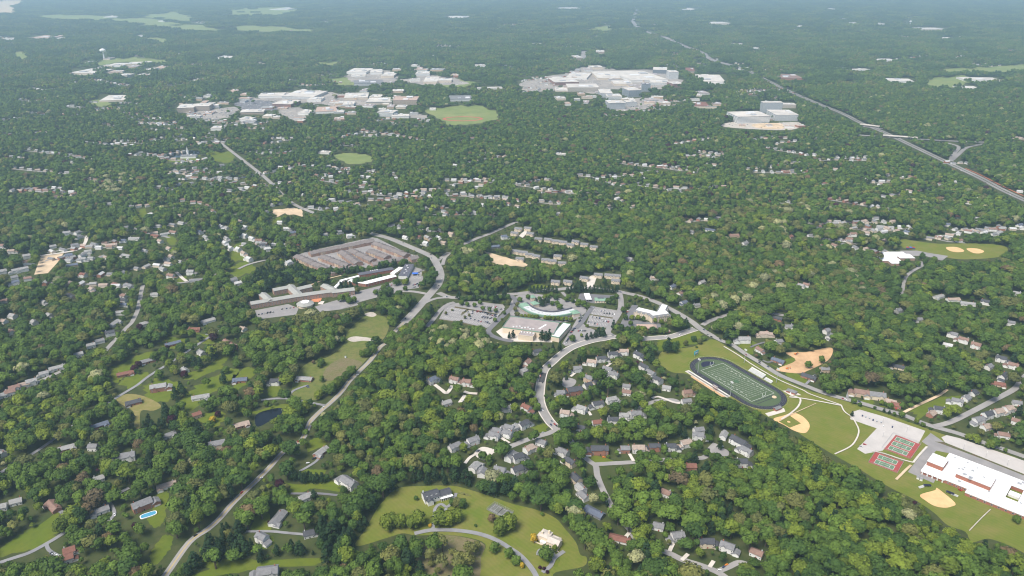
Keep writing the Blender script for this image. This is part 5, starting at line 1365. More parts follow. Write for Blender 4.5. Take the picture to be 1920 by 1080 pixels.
for sx in (-56, 56):
    g = thing('goal_post', (*F(sx, 0), 0), FA, 'white goal post at the %s end of the football field' % ('scoreboard' if sx < 0 else 'field house'), 'goal post', 'football goal posts')
    b = MB(); b.cyl(0, 0, .2, .2, 0, 3.1, 8); b.build('stem', M['white'], g)
    b = MB(); b.box(-.15, .15, -3.6, 3.6, 3.05, 3.35); b.build('crossbar', M['white'], g)
    for s in (-1, 1):
        b = MB(); b.box(-.15, .15, s * 3.5 - .15, s * 3.5 + .15, 3.3, 9.2); b.build('upright', M['white'], g)
# home stand: seating tiers, press box, ramp
def stand(name, u0, u1, v0, rows, sgn, label, press=None):
    t = thing(name, (*F((u0 + u1) / 2, v0), 0), FA, label, 'grandstand')
    h = (u1 - u0) / 2
    for r in range(rows):
        b = MB(); b.box(-h, h, sgn * r * .85 if sgn > 0 else -r * .85 - .8, (r * .85 + .8) if sgn > 0 else -r * .85, .55 + r * .42, .75 + r * .42)
        b.build('seat_row', M['alu'], t)
    n = max(3, int(h / 4))
    for k in range(n + 1):
        x = -h + .2 + (2 * h - .4) * k / n
        b = MB()
        for r in range(0, rows, 2): b.box(x - .1, x + .1, sgn * (r * .85 + .4) - .1, sgn * (r * .85 + .4) + .1, 0, .55 + r * .42)
        b.build('leg', M['metal'], t)
    b = MB(); y = sgn * (rows * .85 + .2); b.box(-h, h, y - .08, y + .08, rows * .42 + .4, rows * .42 + 1.6); b.build('back_rail', M['white'], t)
    if press:
        b = MB(); b.box(press - 4.5, press + 4.5, sgn * (rows * .85 + .5) - 1.4, sgn * (rows * .85 + .5) + 1.6, rows * .42 + .3, rows * .42 + 3.6); o = b.build('press_box', M['brick'], t)
        b = MB(); b.box(press - 4.8, press + 4.8, sgn * (rows * .85 + .5) - 1.7, sgn * (rows * .85 + .5) + 1.9, rows * .42 + 3.61, rows * .42 + 3.95); b.build('press_roof', M['tarroof'], o)
        b = MB(); b.box(press - 4.52, press + 4.52, sgn * (rows * .85 + .5) - 1.45 - .1, sgn * (rows * .85 + .5) + 1.2, rows * .42 + 1.6, rows * .42 + 2.8); b.build('window', M['white'], o)
    return t
stand('home_stand', -60, 27, -41.5, 7, -1, 'long silver home grandstand with brick press box', press=18)
stand('visitor_stand', -16, 14, 42, 9, 1, 'wide silver visitor bleachers nearest the road')
stand('small_bleacher', 17, 32, 42, 5, 1, 'short silver bleachers beside the visitor stand')
flat('bare_bank', [F(-50, -49), F(30, -49), F(30, -54), F(-48, -53)], M['dirt'], .11, kind='structure')
flat('stand_pad', [F(-66, -40.2), F(28, -40.2), F(28, -48.8), F(-66, -48.8)], M['concrete'], .10, kind='structure')
q = F(67, 49)
t = thing('field_house', (*q, 0), FA + .35, 'brick field house with grey hipped roof beside the track', 'building')
b = MB(); b.box(-7, 7, -4, 4, 0, 3.2); b.build('wall', M['brick'], t)
b = MB(); b.hip_roof(-7, 7, -4, 4, 3.2, 2.4, .7); b.build('roof', M['rg'], t)
b = MB(); b.box(-1, 1, -4.12, -3.98, 0, 2.3); b.build('door', M['white'], t)
flat('plaza', [F(56, 41), F(72, 41), F(80, 56), F(64, 57)], M['concrete'], .11, kind='structure')
t = thing('ticket_office', (*F(90, -8), 0), FA, 'small brick ticket building at the lower end of the track', 'building')
b = MB(); b.box(-3, 3, -6, 6, 0, 3); b.build('wall', M['brick'], t)
b = MB(); b.gable_roof(-6, 6, -3, 3, 3, 1.4, .5); b.rot(math.pi / 2); b.build('roof', M['rg'], t)
flat('entrance_plaza', [F(88.5, -32), F(92, 4), F(100, -2), F(97, -34)], M['concrete'], .11, kind='structure')
t = thing('scoreboard', (*F(-97, 4), 0), FA + math.pi / 2 + .2, 'teal and white scoreboard behind the track bend', 'scoreboard')
b = MB(); b.box(-5.5, 5.5, -.5, .5, 3.5, 9.5); b.build('panel', M['teal'], t)
b = MB(); b.box(-3.5, 3.0, -.58, .58, 5, 7.6); b.build('display', M['white'], t)
for x in (-4, 0, 4):
    b = MB(); b.box(x - .25, x + .25, -.3, .3, 0, 3.6); b.build('post', M['metal'], t)
for k, (u, v, lb) in enumerate(((-52, -33.5, 'tall stadium light mast at the home stand outer end'), (27, -40.8, 'tall stadium light mast at the home stand inner end'), (-38, 56, 'tall stadium light mast on the grass between track and road'), (34, 52, 'tall stadium light mast beside the short bleachers'))):
    t = thing('light_mast', (*F(u, v), 0), FA, lb, 'light mast', 'stadium light masts')
    b = MB(); b.cyl(0, 0, .45, .2, 0, 25, 8); b.build('pole', M['metal'], t)
    for z in (23, 24.6):
        b = MB(); b.box(-2.6, 2.6, -.15, .15, z, z + .3)
        for x in (-2.2, -1.1, 0, 1.1, 2.2): b.box(x - .35, x + .35, -.5, .5, z + .3, z + 1.1)
        b.build('lamp_bank', M['white'], t)
b = MB()
fence = oval_pts(49, 41.2)
t = thing('track_fence', FO, FA, 'low wire fence following the running track bend', 'fence')
for k in range(0, len(fence)):
    x, y = fence[k]; b.box(x - .08, x + .08, y - .08, y + .08, 0, 1.3)
for k in range(len(fence) - 1):
    (x0, y0), (x1, y1) = fence[k], fence[k + 1]
    b.poly([(x0, y0, 1.2), (x1, y1, 1.2), (x1, y1, 1.3), (x0, y0, 1.3)]); b.poly([(x0, y0, .1), (x1, y1, .1), (x1, y1, .18), (x0, y0, .18)])
b.build('posts_and_rails', M['alu'], t)
clear_world([F(u, v) for u, v in oval_pts(49, 40)])
clear_world([F(-66, -54), F(10, -54), F(10, -38), F(-66, -38)])

# ball diamonds
dm = sheet('ball_diamond', [(1450, 786), (1470, 779), (1487, 774), (1502, 779), (1513, 788), (1518, 797), (1516, 806), (1508, 812), (1490, 808), (1470, 797)], M['sand'], .09, label='clay baseball infield beside the stadium')
sheet('infield_grass', [(1460, 790), (1481, 779.5), (1502, 794), (1481, 802)], M['lawn'], .13, smoothed=False)
q = P(1479, 791)
b = MB(); b.cyl(0, 0, 2.4, .8, .13, .45, 12); tag(b.build('pitching_mound', M['sand'], None, (q.x, q.y, 0)), 'round clay mound on the baseball infield', 'mound')
sheet('softball_infield', [(1725, 928), (1752, 919.5), (1755, 916), (1760, 917), (1791, 943), (1783, 950), (1770, 952), (1752, 948.5), (1736, 939)], M['sand'], .09, label='bare clay softball infield below the school')
for (x, y, a, lb) in ((1738, 912, -.05, 'navy-roofed dugout left of the softball infield'), (1781, 926, -.75, 'navy-roofed dugout between softball infield and school')):
    q = P(x, y)
    t = thing('dugout', q, a, lb, 'dugout', 'softball dugouts')
    b = MB(); b.box(-4.5, 4.5, -1.6, 1.6, 2.3, 2.6); b.build('roof', M['semi'], t)
    b = MB(); b.box(-4.5, 4.5, 1.3, 1.5, 0, 2.3); b.build('back_wall', M['metal'], t)
    b = MB(); b.box(-4.2, 4.2, .3, .8, .4, .5); b.build('bench', M['alu'], t)
    for x2 in (-4.3, 4.3):
        b = MB(); b.box(x2 - .1, x2 + .1, -1.5, -1.3, 0, 2.3); b.build('post', M['metal'], t)
for (x, y, a, lb) in ((1729, 915, .35, 'silver bleacher beside the upper softball dugout'), (1789, 930, -.75, 'silver bleacher beside the lower softball dugout'), (1721, 897, 1.0, 'white storage shed at the school car park edge'), (1727, 900, 1.0, 'grey storage shed next to the white shed')):
    q = P(x, y)
    if 'bleacher' in lb:
        t = thing('bleacher', q, a, lb, 'bleachers', 'softball bleachers')
        for r in range(4):
            b = MB(); b.box(-4, 4, r * .7, r * .7 + .6, .4 + r * .35, .5 + r * .35); b.build('seat_row', M['alu'], t)
        for x2 in (-3.6, 0, 3.6):
            b = MB(); b.box(x2 - .08, x2 + .08, .2, 2.6, 0, .4); b.build('leg', M['metal'], t)
    else:
        t = thing('shed', q, a, lb, 'shed')
        b = MB(); b.gable_wall(-2.5, 2.5, -1.6, 1.6, 0, 2.3, .8); b.build('wall', M['ww'], t)
        b = MB(); b.gable_roof(-2.5, 2.5, -1.6, 1.6, 2.3, .8, .2); b.build('roof', M['rl'], t)

# tennis courts
def tennis(corner_px, n, axis_px, label, old=False):
    """pad corners in the photograph; n courts side by side"""
    q = [P(x, y).xy for x, y in corner_px]
    c = sum(q, Vector((0, 0))) / 4
    d = (q[1] - q[0]) + (q[2] - q[3])
    a = math.atan2(d.y, d.x); L_ = d.length / 2
    e = (q[3] - q[0]) + (q[2] - q[1]); W_ = abs(-e.x * math.sin(a) + e.y * math.cos(a)) / 2
    t = thing('tennis_court_pad', (c.x, c.y, 0), a, label, 'tennis courts', None)
    b = MB(); b.box(-L_ / 2, L_ / 2, -W_ / 2, W_ / 2, .02, .12); b.build('pad', M['oldcourt'] if old else M['court'], t)
    for k in range(n):
        y = (k - (n - 1) / 2) * W_ * (.94 / n if n > 1 else 1) if n > 1 else 0
        if n > 1: y = (k - (n - 1) / 2) * 14.0
        b = MB(); b.box(-11.9, 11.9, -5.5, 5.5, .12, .15); ct = b.build('court', M['oldcourt'] if old else M['courtgreen'], t, (0, y, 0))
        b = MB()
        for x0, x1, y0, y1 in (((-11.9, 11.9, -5.5, -5.38), (-11.9, 11.9, 5.38, 5.5), (-11.9, -11.78, -5.38, 5.38), (11.78, 11.9, -5.38, 5.38), (-11.7, 11.7, -4.1, -4.0), (-6.4, -6.3, -4.0, 4.0), (6.3, 6.4, -4.0, 4.0)) if old else ()) or ((-11.9, 11.9, -5.5, -5.2), (-11.9, 11.9, 5.2, 5.5), (-11.9, -11.6, -5.2, 5.2), (11.6, 11.9, -5.2, 5.2), (-11.6, 11.6, -4.2, -4.0), (-11.6, 11.6, 4.0, 4.2), (-6.5, -6.2, -4.0, 4.0), (6.2, 6.5, -4.0, 4.0), (-6.2, 6.2, -.12, .12)):
            b.box(x0, x1, y0, y1, .151, .17)
        b.build('lines', M['white'], ct)
        b = MB(); b.box(-.05, .05, -6.2, 6.2, .15, 1.1); b.box(-.1, .1, -6.3, -6.2, .1, 1.2); b.box(-.1, .1, 6.2, 6.3, .1, 1.2); b.build('net', M['wd'], ct)
    b = MB()
    for k in range(13):
        x = -L_ / 2 + L_ * k / 12
        for y in (-W_ / 2, W_ / 2): b.box(x - .06, x + .06, y - .06, y + .06, 0, 3)
    for k in range(9):
        y = -W_ / 2 + W_ * k / 8
        for x in (-L_ / 2, L_ / 2): b.box(x - .06, x + .06, y - .06, y + .06, 0, 3)
    for z in (.1, 1.5, 2.9):
        for s in (-1, 1):
            b.box(-L_ / 2, L_ / 2, s * W_ / 2 - .05, s * W_ / 2 + .05, z, z + .1); b.box(s * L_ / 2 - .05, s * L_ / 2 + .05, -W_ / 2, W_ / 2, z, z + .1)
    b.build('fence', M['metal'], t)
    clear(corner_px)
tennis([(1652.4, 839.9), (1705.4, 860.3), (1728.5, 833.3), (1674.9, 813.9)], 3, None, 'upper red tennis pad with three green courts')
tennis([(1626.5, 866), (1681, 886.5), (1696, 866.5), (1643, 847.5)], 2, None, 'lower red tennis pad with two green courts')
tennis([(910, 955), (946, 972), (965, 963), (930, 944)], 1, None, 'lone grey weathered tennis court on the mansion lawn', True)

# swimming pool
q = P(278.5, 966)
t = thing('swimming_pool', q, .55, 'bright blue oval swimming pool behind a grey-roofed house', 'pool')
b = MB(); b.prism([(9.5 * math.copysign(abs(math.cos(a))**.6, math.cos(a)), 4.6 * math.copysign(abs(math.sin(a))**.6, math.sin(a))) for a in np.linspace(0, 2 * math.pi, 25)[:-1]], 0, 1.0); b.build('surround', M['white'], t)
b = MB(); b.prism([(8.5 * math.copysign(abs(math.cos(a))**.6, math.cos(a)), 3.7 * math.copysign(abs(math.sin(a))**.6, math.sin(a))) for a in np.linspace(0, 2 * math.pi, 25)[:-1]], 1.0, 1.05); b.build('water', M['poolwater'], t)
clear_box(q.x, q.y, 19, 10, 1.5, .55, 1.1)
q = P(436, 648)
t = thing('swimming_pool', q, .2, 'small pool with white surround behind a brown house', 'pool')
b = MB(); b.box(-7, 7, -4, 4, 0, .2); b.build('surround', M['concrete'], t)
b = MB(); b.box(-5, 5, -2.4, 2.4, .2, .25); b.build('water', M['poolwater'], t)

# building-site machine
for x, y, a, lb in ((1492, 665, .4, 'orange excavator on the bare building site'), (1476, 692, -.1, 'brown earth mover at the lower edge of the building site')):
    q = P(x, y)
    t = thing('excavator', q, a, lb, 'excavator')
    for s in (-1, 1):
        b = MB(); b.box(-2.2, 2.2, s * 1.3 - .4, s * 1.3 + .4, 0, .9); b.build('crawler_track', M['wd'], t)
    b = MB(); b.box(-2.2, 1.4, -1.4, 1.4, .95, 2.3); b.build('body', M['orange'], t)
    b = MB(); b.box(.2, 1.4, -1.3, .1, 2.3, 3.2); b.build('cab', M['glass'], t)
    b = MB(); b.poly([(1.4, .3, 1.6), (4.6, .3, 4.8), (5.0, .3, 4.3), (1.4, .3, 1.0)]); b.poly([(1.4, .8, 1.0), (5.0, .8, 4.3), (4.6, .8, 4.8), (1.4, .8, 1.6)]); b.poly([(1.4, .3, 1.6), (1.4, .8, 1.6), (4.6, .8, 4.8), (4.6, .3, 4.8)]); b.box(4.6, 5.1, .3, .8, 1.2, 4.5); b.build('boom', M['orange'], t)
    b = MB(); b.box(4.4, 5.6, -.1, 1.2, .3, 1.3); b.build('bucket', M['wd'], t)
# hospital-white tank on the meadow
q = P(648, 671)
t = thing('utility_box', q, 0, 'white utility cabinet standing in the brown meadow', 'cabinet')
b = MB(); b.box(-1.2, 1.2, -1, 1, 0, 3); b.build('cabinet', M['white'], t)
b = MB(); b.box(-1.4, 1.4, -1.2, 1.2, 3, 3.2); b.build('lid', M['metal'], t)
# garden beds on the mansion lawn
for k in range(3):
    q = P(866 + k * 5, 926 + k * 1.2 - (k % 2) * 2)
    b = MB(); b.box(-5, 5, -.9, .9, .0, .35); b.box(-4.7, 4.7, -.7, .7, .35, .42, 1)
    tag(b.build('garden_bed', [M['mulch'], M['meadow']], None, (q.x, q.y, 0), -.35), '%s long vegetable bed beside the white mansion' % ('upper', 'middle', 'lower')[k], 'garden bed', 'vegetable beds')

# parking bays, islands
def bays(px, rows, m='white', nmax=40):
    q = [P(x, y).xy for x, y in px]
    b = MB()
    for r in range(rows):
        t0 = (r + .5) / rows
        a = q[0].lerp(q[3], t0); c = q[1].lerp(q[2], t0)
        d = (c - a); L_ = d.length; d /= L_
        n = Vector((-d.y, d.x))
        for k in range(int(L_ / 2.9)):
            p = a + d * (k * 2.9 + 1.4)
            for s in (-1,):
                e0, e1 = p - n * 5, p + n * 5
                b.poly([(e0.x - d.x * .12, e0.y - d.y * .12, .16), (e0.x + d.x * .12, e0.y + d.y * .12, .16), (e1.x + d.x * .12, e1.y + d.y * .12, .16), (e1.x - d.x * .12, e1.y - d.y * .12, .16)])
    b.build('bay_markings', M['white'])['kind'] = 'structure'
bays([(828, 597), (915, 612), (932, 591), (846, 575)], 4)
bays([(1100, 609), (1143, 613), (1155, 584), (1114, 578)], 5)
bays([(1600, 784), (1722, 829), (1733, 810), (1610, 770)], 3)
bays([(1774, 829), (1940, 894), (1940, 875), (1778, 819)], 2)
bays([(770, 526), (790, 526), (795, 508), (778, 504)], 2)
bays([(1640, 815), (1668, 826), (1652, 846), (1612, 842)], 2)
for px in ([(853, 574.5), (937, 589), (936, 591), (852, 577)], [(1106, 589), (1152, 596), (1151, 598), (1105, 591)], [(824, 598.5), (868, 605), (912, 615.5), (911, 617), (866, 607), (823, 600)], [(1752, 828), (1770, 829), (1850, 861), (1925, 891), (1924, 893.5), (1848, 863), (1762, 831)],
           [(1098, 611), (1140, 620), (1139, 622), (1097, 613)], [(866, 586), (877, 579), (880, 581), (869, 589), (864, 592)]):
    sheet('planted_island', px, M['mulch'], .2, smoothed=False, trees=False)

# ---------------- cars
car_mats = {n: mat('car_' + n, c, .3, amount=.05, spec=.5) for n, c in (('dark blue', (.03, .045, .12)), ('black', (.015, .015, .018)), ('white', (.72, .72, .72)), ('silver', (.42, .43, .45)), ('red', (.38, .03, .03)), ('grey', (.16, .165, .175)), ('orange', (.7, .22, .02)))}
def car_mesh(L_=4.6, W_=1.85, H_=1.5, van=False):
    b = MB()
    for s in (-1, 1):
        for x in (-L_ * .3, L_ * .3):
            i = len(b.v)
            b.cyl(0, 0, .34, .34, 0, .22, 8, 2)
            for k in range(i, len(b.v)):
                a, c, z = b.v[k]; b.v[k] = (x + a, s * (W_ / 2 - .12) + (z - .11), .34 + c)
    hood = .78
    prof = [(-L_ / 2, .35), (L_ / 2, .35), (L_ / 2, .65), (L_ / 2 - .15, hood), (L_ * .2, .9), (-L_ / 2 + .1, .92)]
    i = len(b.v)
    for s in (-1, 1): b.v += [(x, s * W_ / 2, z) for x, z in prof]
    n = len(prof)
    for k in range(n):
        r = (k + 1) % n; b.f.append((i + k, i + n + k, i + n + r, i + r)[::-1]); b.m.append(0)
    b.f.append(tuple(i + k for k in range(n))); b.f.append(tuple(i + n + k for k in range(n - 1, -1, -1))); b.m += [0, 0]
    x0, x1, x2, x3 = (-L_ * .46, -L_ * .38, L_ * .08, L_ * .22) if not van else (-L_ * .48, -L_ * .46, L_ * .2, L_ * .3)
    lo = [(x0, -W_ * .46), (x3, -W_ * .46), (x3, W_ * .46), (x0, W_ * .46)]; hi = [(x1, -W_ * .38), (x2, -W_ * .38), (x2, W_ * .38), (x1, W_ * .38)]
    for k in range(4):
        r = (k + 1) % 4; b.poly([(*lo[k], .9), (*lo[r], .9), (*hi[r], H_), (*hi[k], H_)], 1)
    b.poly([(*h_, H_) for h_ in hi], 0)
    return b
car_data = {}
def car(x, y, a, colr, kind='car'):
    k = (colr, kind)
    if k not in car_data: car_data[k] = car_mesh(*((5.6, 2.05, 2.2, True) if kind == 'van' else (4.6, 1.85, 1.5, False))).mesh(kind, [car_mats[colr], M['glass'], M['wd']])
    p = P(x, y)
    o = link('parked_' + kind if True else kind, car_data[k], None, (p.x, p.y, .3), a)
    o['category'] = kind; o['group'] = 'parked and driving cars'
    items.append((o, (x, y), '%s %s' % (colr, kind)))
    return o
items = []
rc_ = random.Random(9)
cols = ['dark blue', 'black', 'white', 'silver', 'grey', 'red', 'dark blue', 'black']
def row_cars(x0, y0, x1, y1, n, a):
    for k in range(n):
        s = (k + rc_.uniform(-.2, .2)) / max(1, n - 1)
        car(x0 + (x1 - x0) * s, y0 + (y1 - y0) * s, R_(a) + rc_.choice((0, math.pi)), rc_.choice(cols), 'van' if rc_.random() < .12 else 'car')
row_cars(893, 583, 934, 592, 11, 65); row_cars(887, 584, 910, 587, 4, 65); row_cars(903, 593, 922, 597, 6, 65); row_cars(905, 596, 919, 598, 4, 65); row_cars(883, 598, 903, 604, 4, 65); row_cars(910, 604, 917, 607, 3, 65)
row_cars(905, 576, 930, 577, 7, 65); row_cars(932, 578, 944, 582, 4, 65); row_cars(872, 584, 886, 588, 3, 65); row_cars(915, 590, 931, 594, 5, 65)
row_cars(1133, 588, 1153, 590, 5, 75); row_cars(1132, 603, 1142, 604, 5, 75); row_cars(1112, 595, 1130, 598, 4, 75); row_cars(1103, 604, 1120, 609, 4, 75); row_cars(1128, 584, 1134, 583, 2, 75)
row_cars(1086, 604, 1091, 595, 5, 20); row_cars(1070, 625, 1078, 616, 6, 20); row_cars(1085, 621, 1098, 621, 6, 60); row_cars(1061, 644, 1068, 632, 6, 20)
row_cars(1172, 592, 1178, 583, 4, 20); row_cars(728, 538, 745, 530, 6, 70); row_cars(702, 545, 722, 540, 5, 70); row_cars(774, 540, 791, 535, 7, 60); row_cars(775, 535, 790, 531, 5, 60); row_cars(786, 511, 792, 507, 3, 20); row_cars(748, 533, 765, 528, 5, 70)
row_cars(486, 590, 512, 586, 6, 80); row_cars(530, 580, 552, 577, 4, 80)
for x, y, a, c in ((1617, 780, 60, 'dark blue'), (1623, 782.5, 60, 'silver'), (1630, 785, 60, 'silver'), (1637, 788, 60, 'dark blue'), (1644, 790.5, 60, 'silver'), (1652, 792.5, 60, 'silver'), (1673, 801, 60, 'dark blue'), (1621, 834, -20, 'red'), (1614, 838, -20, 'silver'), (1656, 799.5, 60, 'white'),
                   (770, 594, 58, 'white'), (821, 541, 70, 'grey'), (670, 704, 45, 'white'), (1424, 678, -45, 'black'), (1320, 619, -45, 'dark blue'), (1327, 628, -40, 'grey'), (1334, 632, -40, 'black'), (965, 569, 60, 'black'), (1149, 629, -30, 'grey'), (826, 506, -80, 'silver'),
                   (490, 897, 45, 'white'), (577, 869, 30, 'white'), (588, 861, 40, 'black'), (592, 859, 40, 'dark blue'), (577, 724.5, 30, 'dark blue'), (578, 727, 0, 'grey'), (525, 986, 60, 'red'), (108, 1042, 0, 'white'), (100, 1040, 30, 'silver'), (97, 1037, 60, 'grey'),
                   (1362, 1060, 30, 'orange'), (1357, 1064, 40, 'dark blue'), (1349, 1070, 20, 'white'), (1132, 858, 0, 'orange'), (1328, 843, 10, 'black'), (1355, 838, 40, 'silver'), (868, 752, 45, 'white'), (1138, 777, 0, 'dark blue'), (1009, 816, 20, 'dark blue'), (1018, 812, 20, 'silver'), (1029, 671, 45, 'grey'), (1017, 770, -70, 'white'),
                   (1596, 740, 40, 'white'), (1600, 741, 50, 'grey'), (1680, 768, 80, 'red'), (1525, 706, -40, 'white'), (1528, 704, -30, 'grey'), (1521, 709, -40, 'white'), (382, 634, 20, 'black'), (388, 628, 20, 'white'), (215, 966, -40, 'white'), (206, 976, 10, 'white'), (898, 846, 50, 'grey'), (1800, 920, -45, 'red'), (1777, 662, 30, 'silver')):
    car(x, y, R_(a), c)
for (pts_, wd_), n_ in zip(ROADS[:7], (7, 8, 4, 9, 1, 12, 10)):
    for j_ in range(n_):
        i_ = rc_.randrange(1, len(pts_) - 1)
        a_, b_ = Vector(pts_[i_]), Vector(pts_[i_ + 1])
        d_ = (b_ - a_).normalized(); s_ = rc_.choice((-1, 1))
        q_ = a_.lerp(b_, rc_.random()) + Vector((-d_.y, d_.x)) * wd_ * .22 * s_
        xx, yy, _ = proj(q_.x, q_.y, 0)
        car(xx, yy, math.atan2(d_.y, d_.x), rc_.choice(cols))
for k, t_ in enumerate(np.linspace(.05, .95, 14)):
    x = 1910 - t_ * 330; y = 371 - t_ * 160 + (0 if k % 2 else 2)
    car(x, y, R_(-28), ('white', 'grey', 'black', 'silver')[k % 4])
CM = {'the supermarket car park island': (895, 584), 'the shop drive': (1160, 590), 'the white shop block': (1060, 620), 'the blue canopy': (778, 512), 'the nursing home front': (715, 540), 'the retirement home yard': (510, 586), 'the school car park': (1640, 788), 'the boulevard junction': (1310, 615), 'the straight road': (560, 860), 'the bottom cul-de-sac': (1360, 1062), 'the highway': (1760, 300), 'the cul-de-sac circle': (1345, 845), 'the lower left lane': (87, 1020), 'the white mansion': (820, 930), 'the orange building site': (1510, 680), 'the supermarket': (1000, 610), 'the curving boulevard': (1020, 720), 'the narrow lane': (382, 639), 'the second pool house': (266, 945), 'the tan hipped-roof house': (1616, 736)}
label_by_landmark(items, CM, lambda look, o, nm, n: '%s, %snearest %s' % (look, o, nm))
# lamp posts in the car parks
lp = []
for x, y in ((840, 586), (862, 590), (884, 594), (906, 599), (925, 580), (900, 570), (1112, 585), (1135, 589), (1110, 600), (1130, 606), (1655, 793), (1700, 810), (1806, 843), (1848, 858), (1888, 873), (1655, 820), (785, 520), (735, 537)):
    q = P(x, y)
    t = link('lamp_post', None, None, q, random.random()); t['category'] = 'lamp post'; t['group'] = 'car park lamp posts'
    b = MB(); b.cyl(0, 0, .16, .1, 0, 9, 6); b.build('pole', M['metal'], t)
    b = MB(); b.box(-1.2, 1.2, -.2, .2, 9, 9.25); b.build('lamp_head', M['white'], t)
    lp.append((t, (x, y), 'slim grey lamp post'))
label_by_landmark(lp, {'the supermarket car park island': (895, 584), 'the shop drive': (1160, 590), 'the school car park': (1640, 788), 'the tennis courts': (1690, 840), 'the blue canopy': (778, 512), 'the white-roofed school': (1850, 890)}, lambda look, o, nm, n: '%s, %snearest %s' % (look, o, nm))
# ================================================================== TREES
def crown_mesh(name, seed, kind='round', n_lobes=19, per=48, leaf=.125):
    """unit tree: crown radius about 1, height about 2.5; leaf clumps spread over the lobes of the crown"""
    r = np.random.default_rng(seed)
    V, Fc, C = [], [], []
    def quad(p, nrm, s, c):
        a = np.cross(nrm, r.normal(size=3)); a /= np.linalg.norm(a) + 1e-9
        b = np.cross(nrm, a)
        a2, b2 = a * s * r.uniform(.7, 1.3), b * s * r.uniform(.6, 1.1)
        i = len(V)
        V.extend([p - a2 - b2 * .3, p + b2 - a2 * .2, p + a2 + b2 * .2, p - b2 + a2 * .3]); Fc.append((i, i + 1, i + 2, i + 3)); C.append(c)
    lobes = []
    if kind == 'pine':
        nl = 9
        for k in range(nl):
            z = .5 + 2.3 * k / nl
            rad = .80 * (1 - k / nl)**.85 + .07
            for q in range(max(3, int(9 * rad))):
                a = r.uniform(0, 6.283)
                lobes.append((np.array([math.cos(a) * rad * .62, math.sin(a) * rad * .62, z]), rad * .42 + .06))
    else:
        cz, hz, rr = (1.62, .82, .62) if kind == 'round' else (1.05, 1.35, .62) if kind == 'bush' else (1.55, 1.05, .48) if kind == 'tall' else (1.30, .66, .70)
        lobes.append((np.array([0, 0, cz + hz * .3]), .56))
        for k in range(n_lobes):
            u = (k + .5) / n_lobes
            zz = 1 - 1.55 * u
            a = k * 2.39996 + r.uniform(-.4, .4)
            q = math.sqrt(max(0, 1 - zz * zz)) * rr * r.uniform(.62, 1.28)
            lobes.append((np.array([math.cos(a) * q, math.sin(a) * q, cz + zz * hz * .62 * r.uniform(.85, 1.15)]), r.uniform(.25, .40) * (.9 if kind == 'tall' else 1)))
    for c, R0 in lobes:
        tone = r.uniform(.2, .8)
        n = max(6, int(per * (R0 / .4)**1.5)) if kind != 'pine' else 9
        for _ in range(n):
            d = r.normal(size=3); d /= np.linalg.norm(d)
            if d[2] < -.35: d[2] = -d[2] * .5
            d /= np.linalg.norm(d)
            cd_ = (c + d * R0) - np.array([0, 0, 1.25]); cd_ /= np.linalg.norm(cd_) + 1e-9
            nr = d * .7 + cd_ * .55 + r.normal(size=3) * .24; nr /= np.linalg.norm(nr)
            quad(c + d * R0 * r.uniform(.82, 1.06), nr, leaf * r.uniform(.6, 1.15), float(np.clip(tone + r.uniform(-.25, .25), 0, 1)))
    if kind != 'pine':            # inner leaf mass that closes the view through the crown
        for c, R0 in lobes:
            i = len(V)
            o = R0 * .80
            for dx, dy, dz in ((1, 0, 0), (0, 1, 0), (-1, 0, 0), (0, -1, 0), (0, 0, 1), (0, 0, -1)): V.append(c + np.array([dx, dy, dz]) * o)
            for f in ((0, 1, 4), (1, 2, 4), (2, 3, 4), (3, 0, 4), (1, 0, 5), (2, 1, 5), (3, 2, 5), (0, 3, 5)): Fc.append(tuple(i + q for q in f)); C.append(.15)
    me = bpy.data.meshes.new(name)
    me.from_pydata([tuple(v) for v in V], [], Fc)
    at = me.attributes.new('leaf', 'FLOAT', 'FACE')
    at.data.foreach_set('value', np.array(C, 'f'))
    me.update()
    return me
def trunk_mesh(name, seed, top=1.6):
    r = np.random.default_rng(seed)
    b = MB()
    b.cyl(0, 0, .085, .05, 0, top, 6)
    for k in range(5):
        a = r.uniform(0, 6.28); z = r.uniform(.7, top * .9); ex = r.uniform(.3, .55)
        i = len(b.v)
        b.cyl(0, 0, .035, .012, 0, 1, 4)
        for q in range(i, len(b.v)):
            x, y, t = b.v[q]; b.v[q] = (x + math.cos(a) * ex * t, y + math.sin(a) * ex * t, z + t * .55)
    return b.mesh(name, M['bark'])
SHAPES = [crown_mesh('crown', 1), crown_mesh('crown', 2), crown_mesh('crown', 3, 'tall'), crown_mesh('crown', 4, 'spread', 14), crown_mesh('crown', 5), crown_mesh('crown', 6, 'tall', 11), crown_mesh('crown', 7, 'round', 9, 34), crown_mesh('crown', 8, 'spread', 26, 26), crown_mesh('crown', 9, 'round', 27, 24), crown_mesh('crown', 10, 'tall', 22, 26)]
BUSH = [crown_mesh('crown', 15, 'bush', 24, 46), crown_mesh('crown', 16, 'bush', 20, 50), crown_mesh('crown', 17, 'bush', 28, 40)]
PINES = [crown_mesh('crown', 21, 'pine', leaf=.15), crown_mesh('crown', 22, 'pine', leaf=.16)]
TR = [trunk_mesh('trunk', 1), trunk_mesh('trunk', 2), trunk_mesh('trunk', 3, 2.4)]
LOW = [crown_mesh('crown', 31, 'round', 10, 11, .31), crown_mesh('crown', 32, 'spread', 10, 11, .31), crown_mesh('crown', 33, 'tall', 10, 11, .30)]
TINTS = ['mid', 'deep', 'bright', 'olive', 'pine', 'cream', 'brown', 'purple', 'gold']
proto = bpy.data.collections.new('tree_kinds')
idx = {}
def add_proto(key, mesh, m):
    me = mesh.copy(); me.materials.clear(); me.materials.append(m)
    o = bpy.data.objects.new('kind_%04d' % len(idx), me); proto.objects.link(o); idx[key] = len(idx)
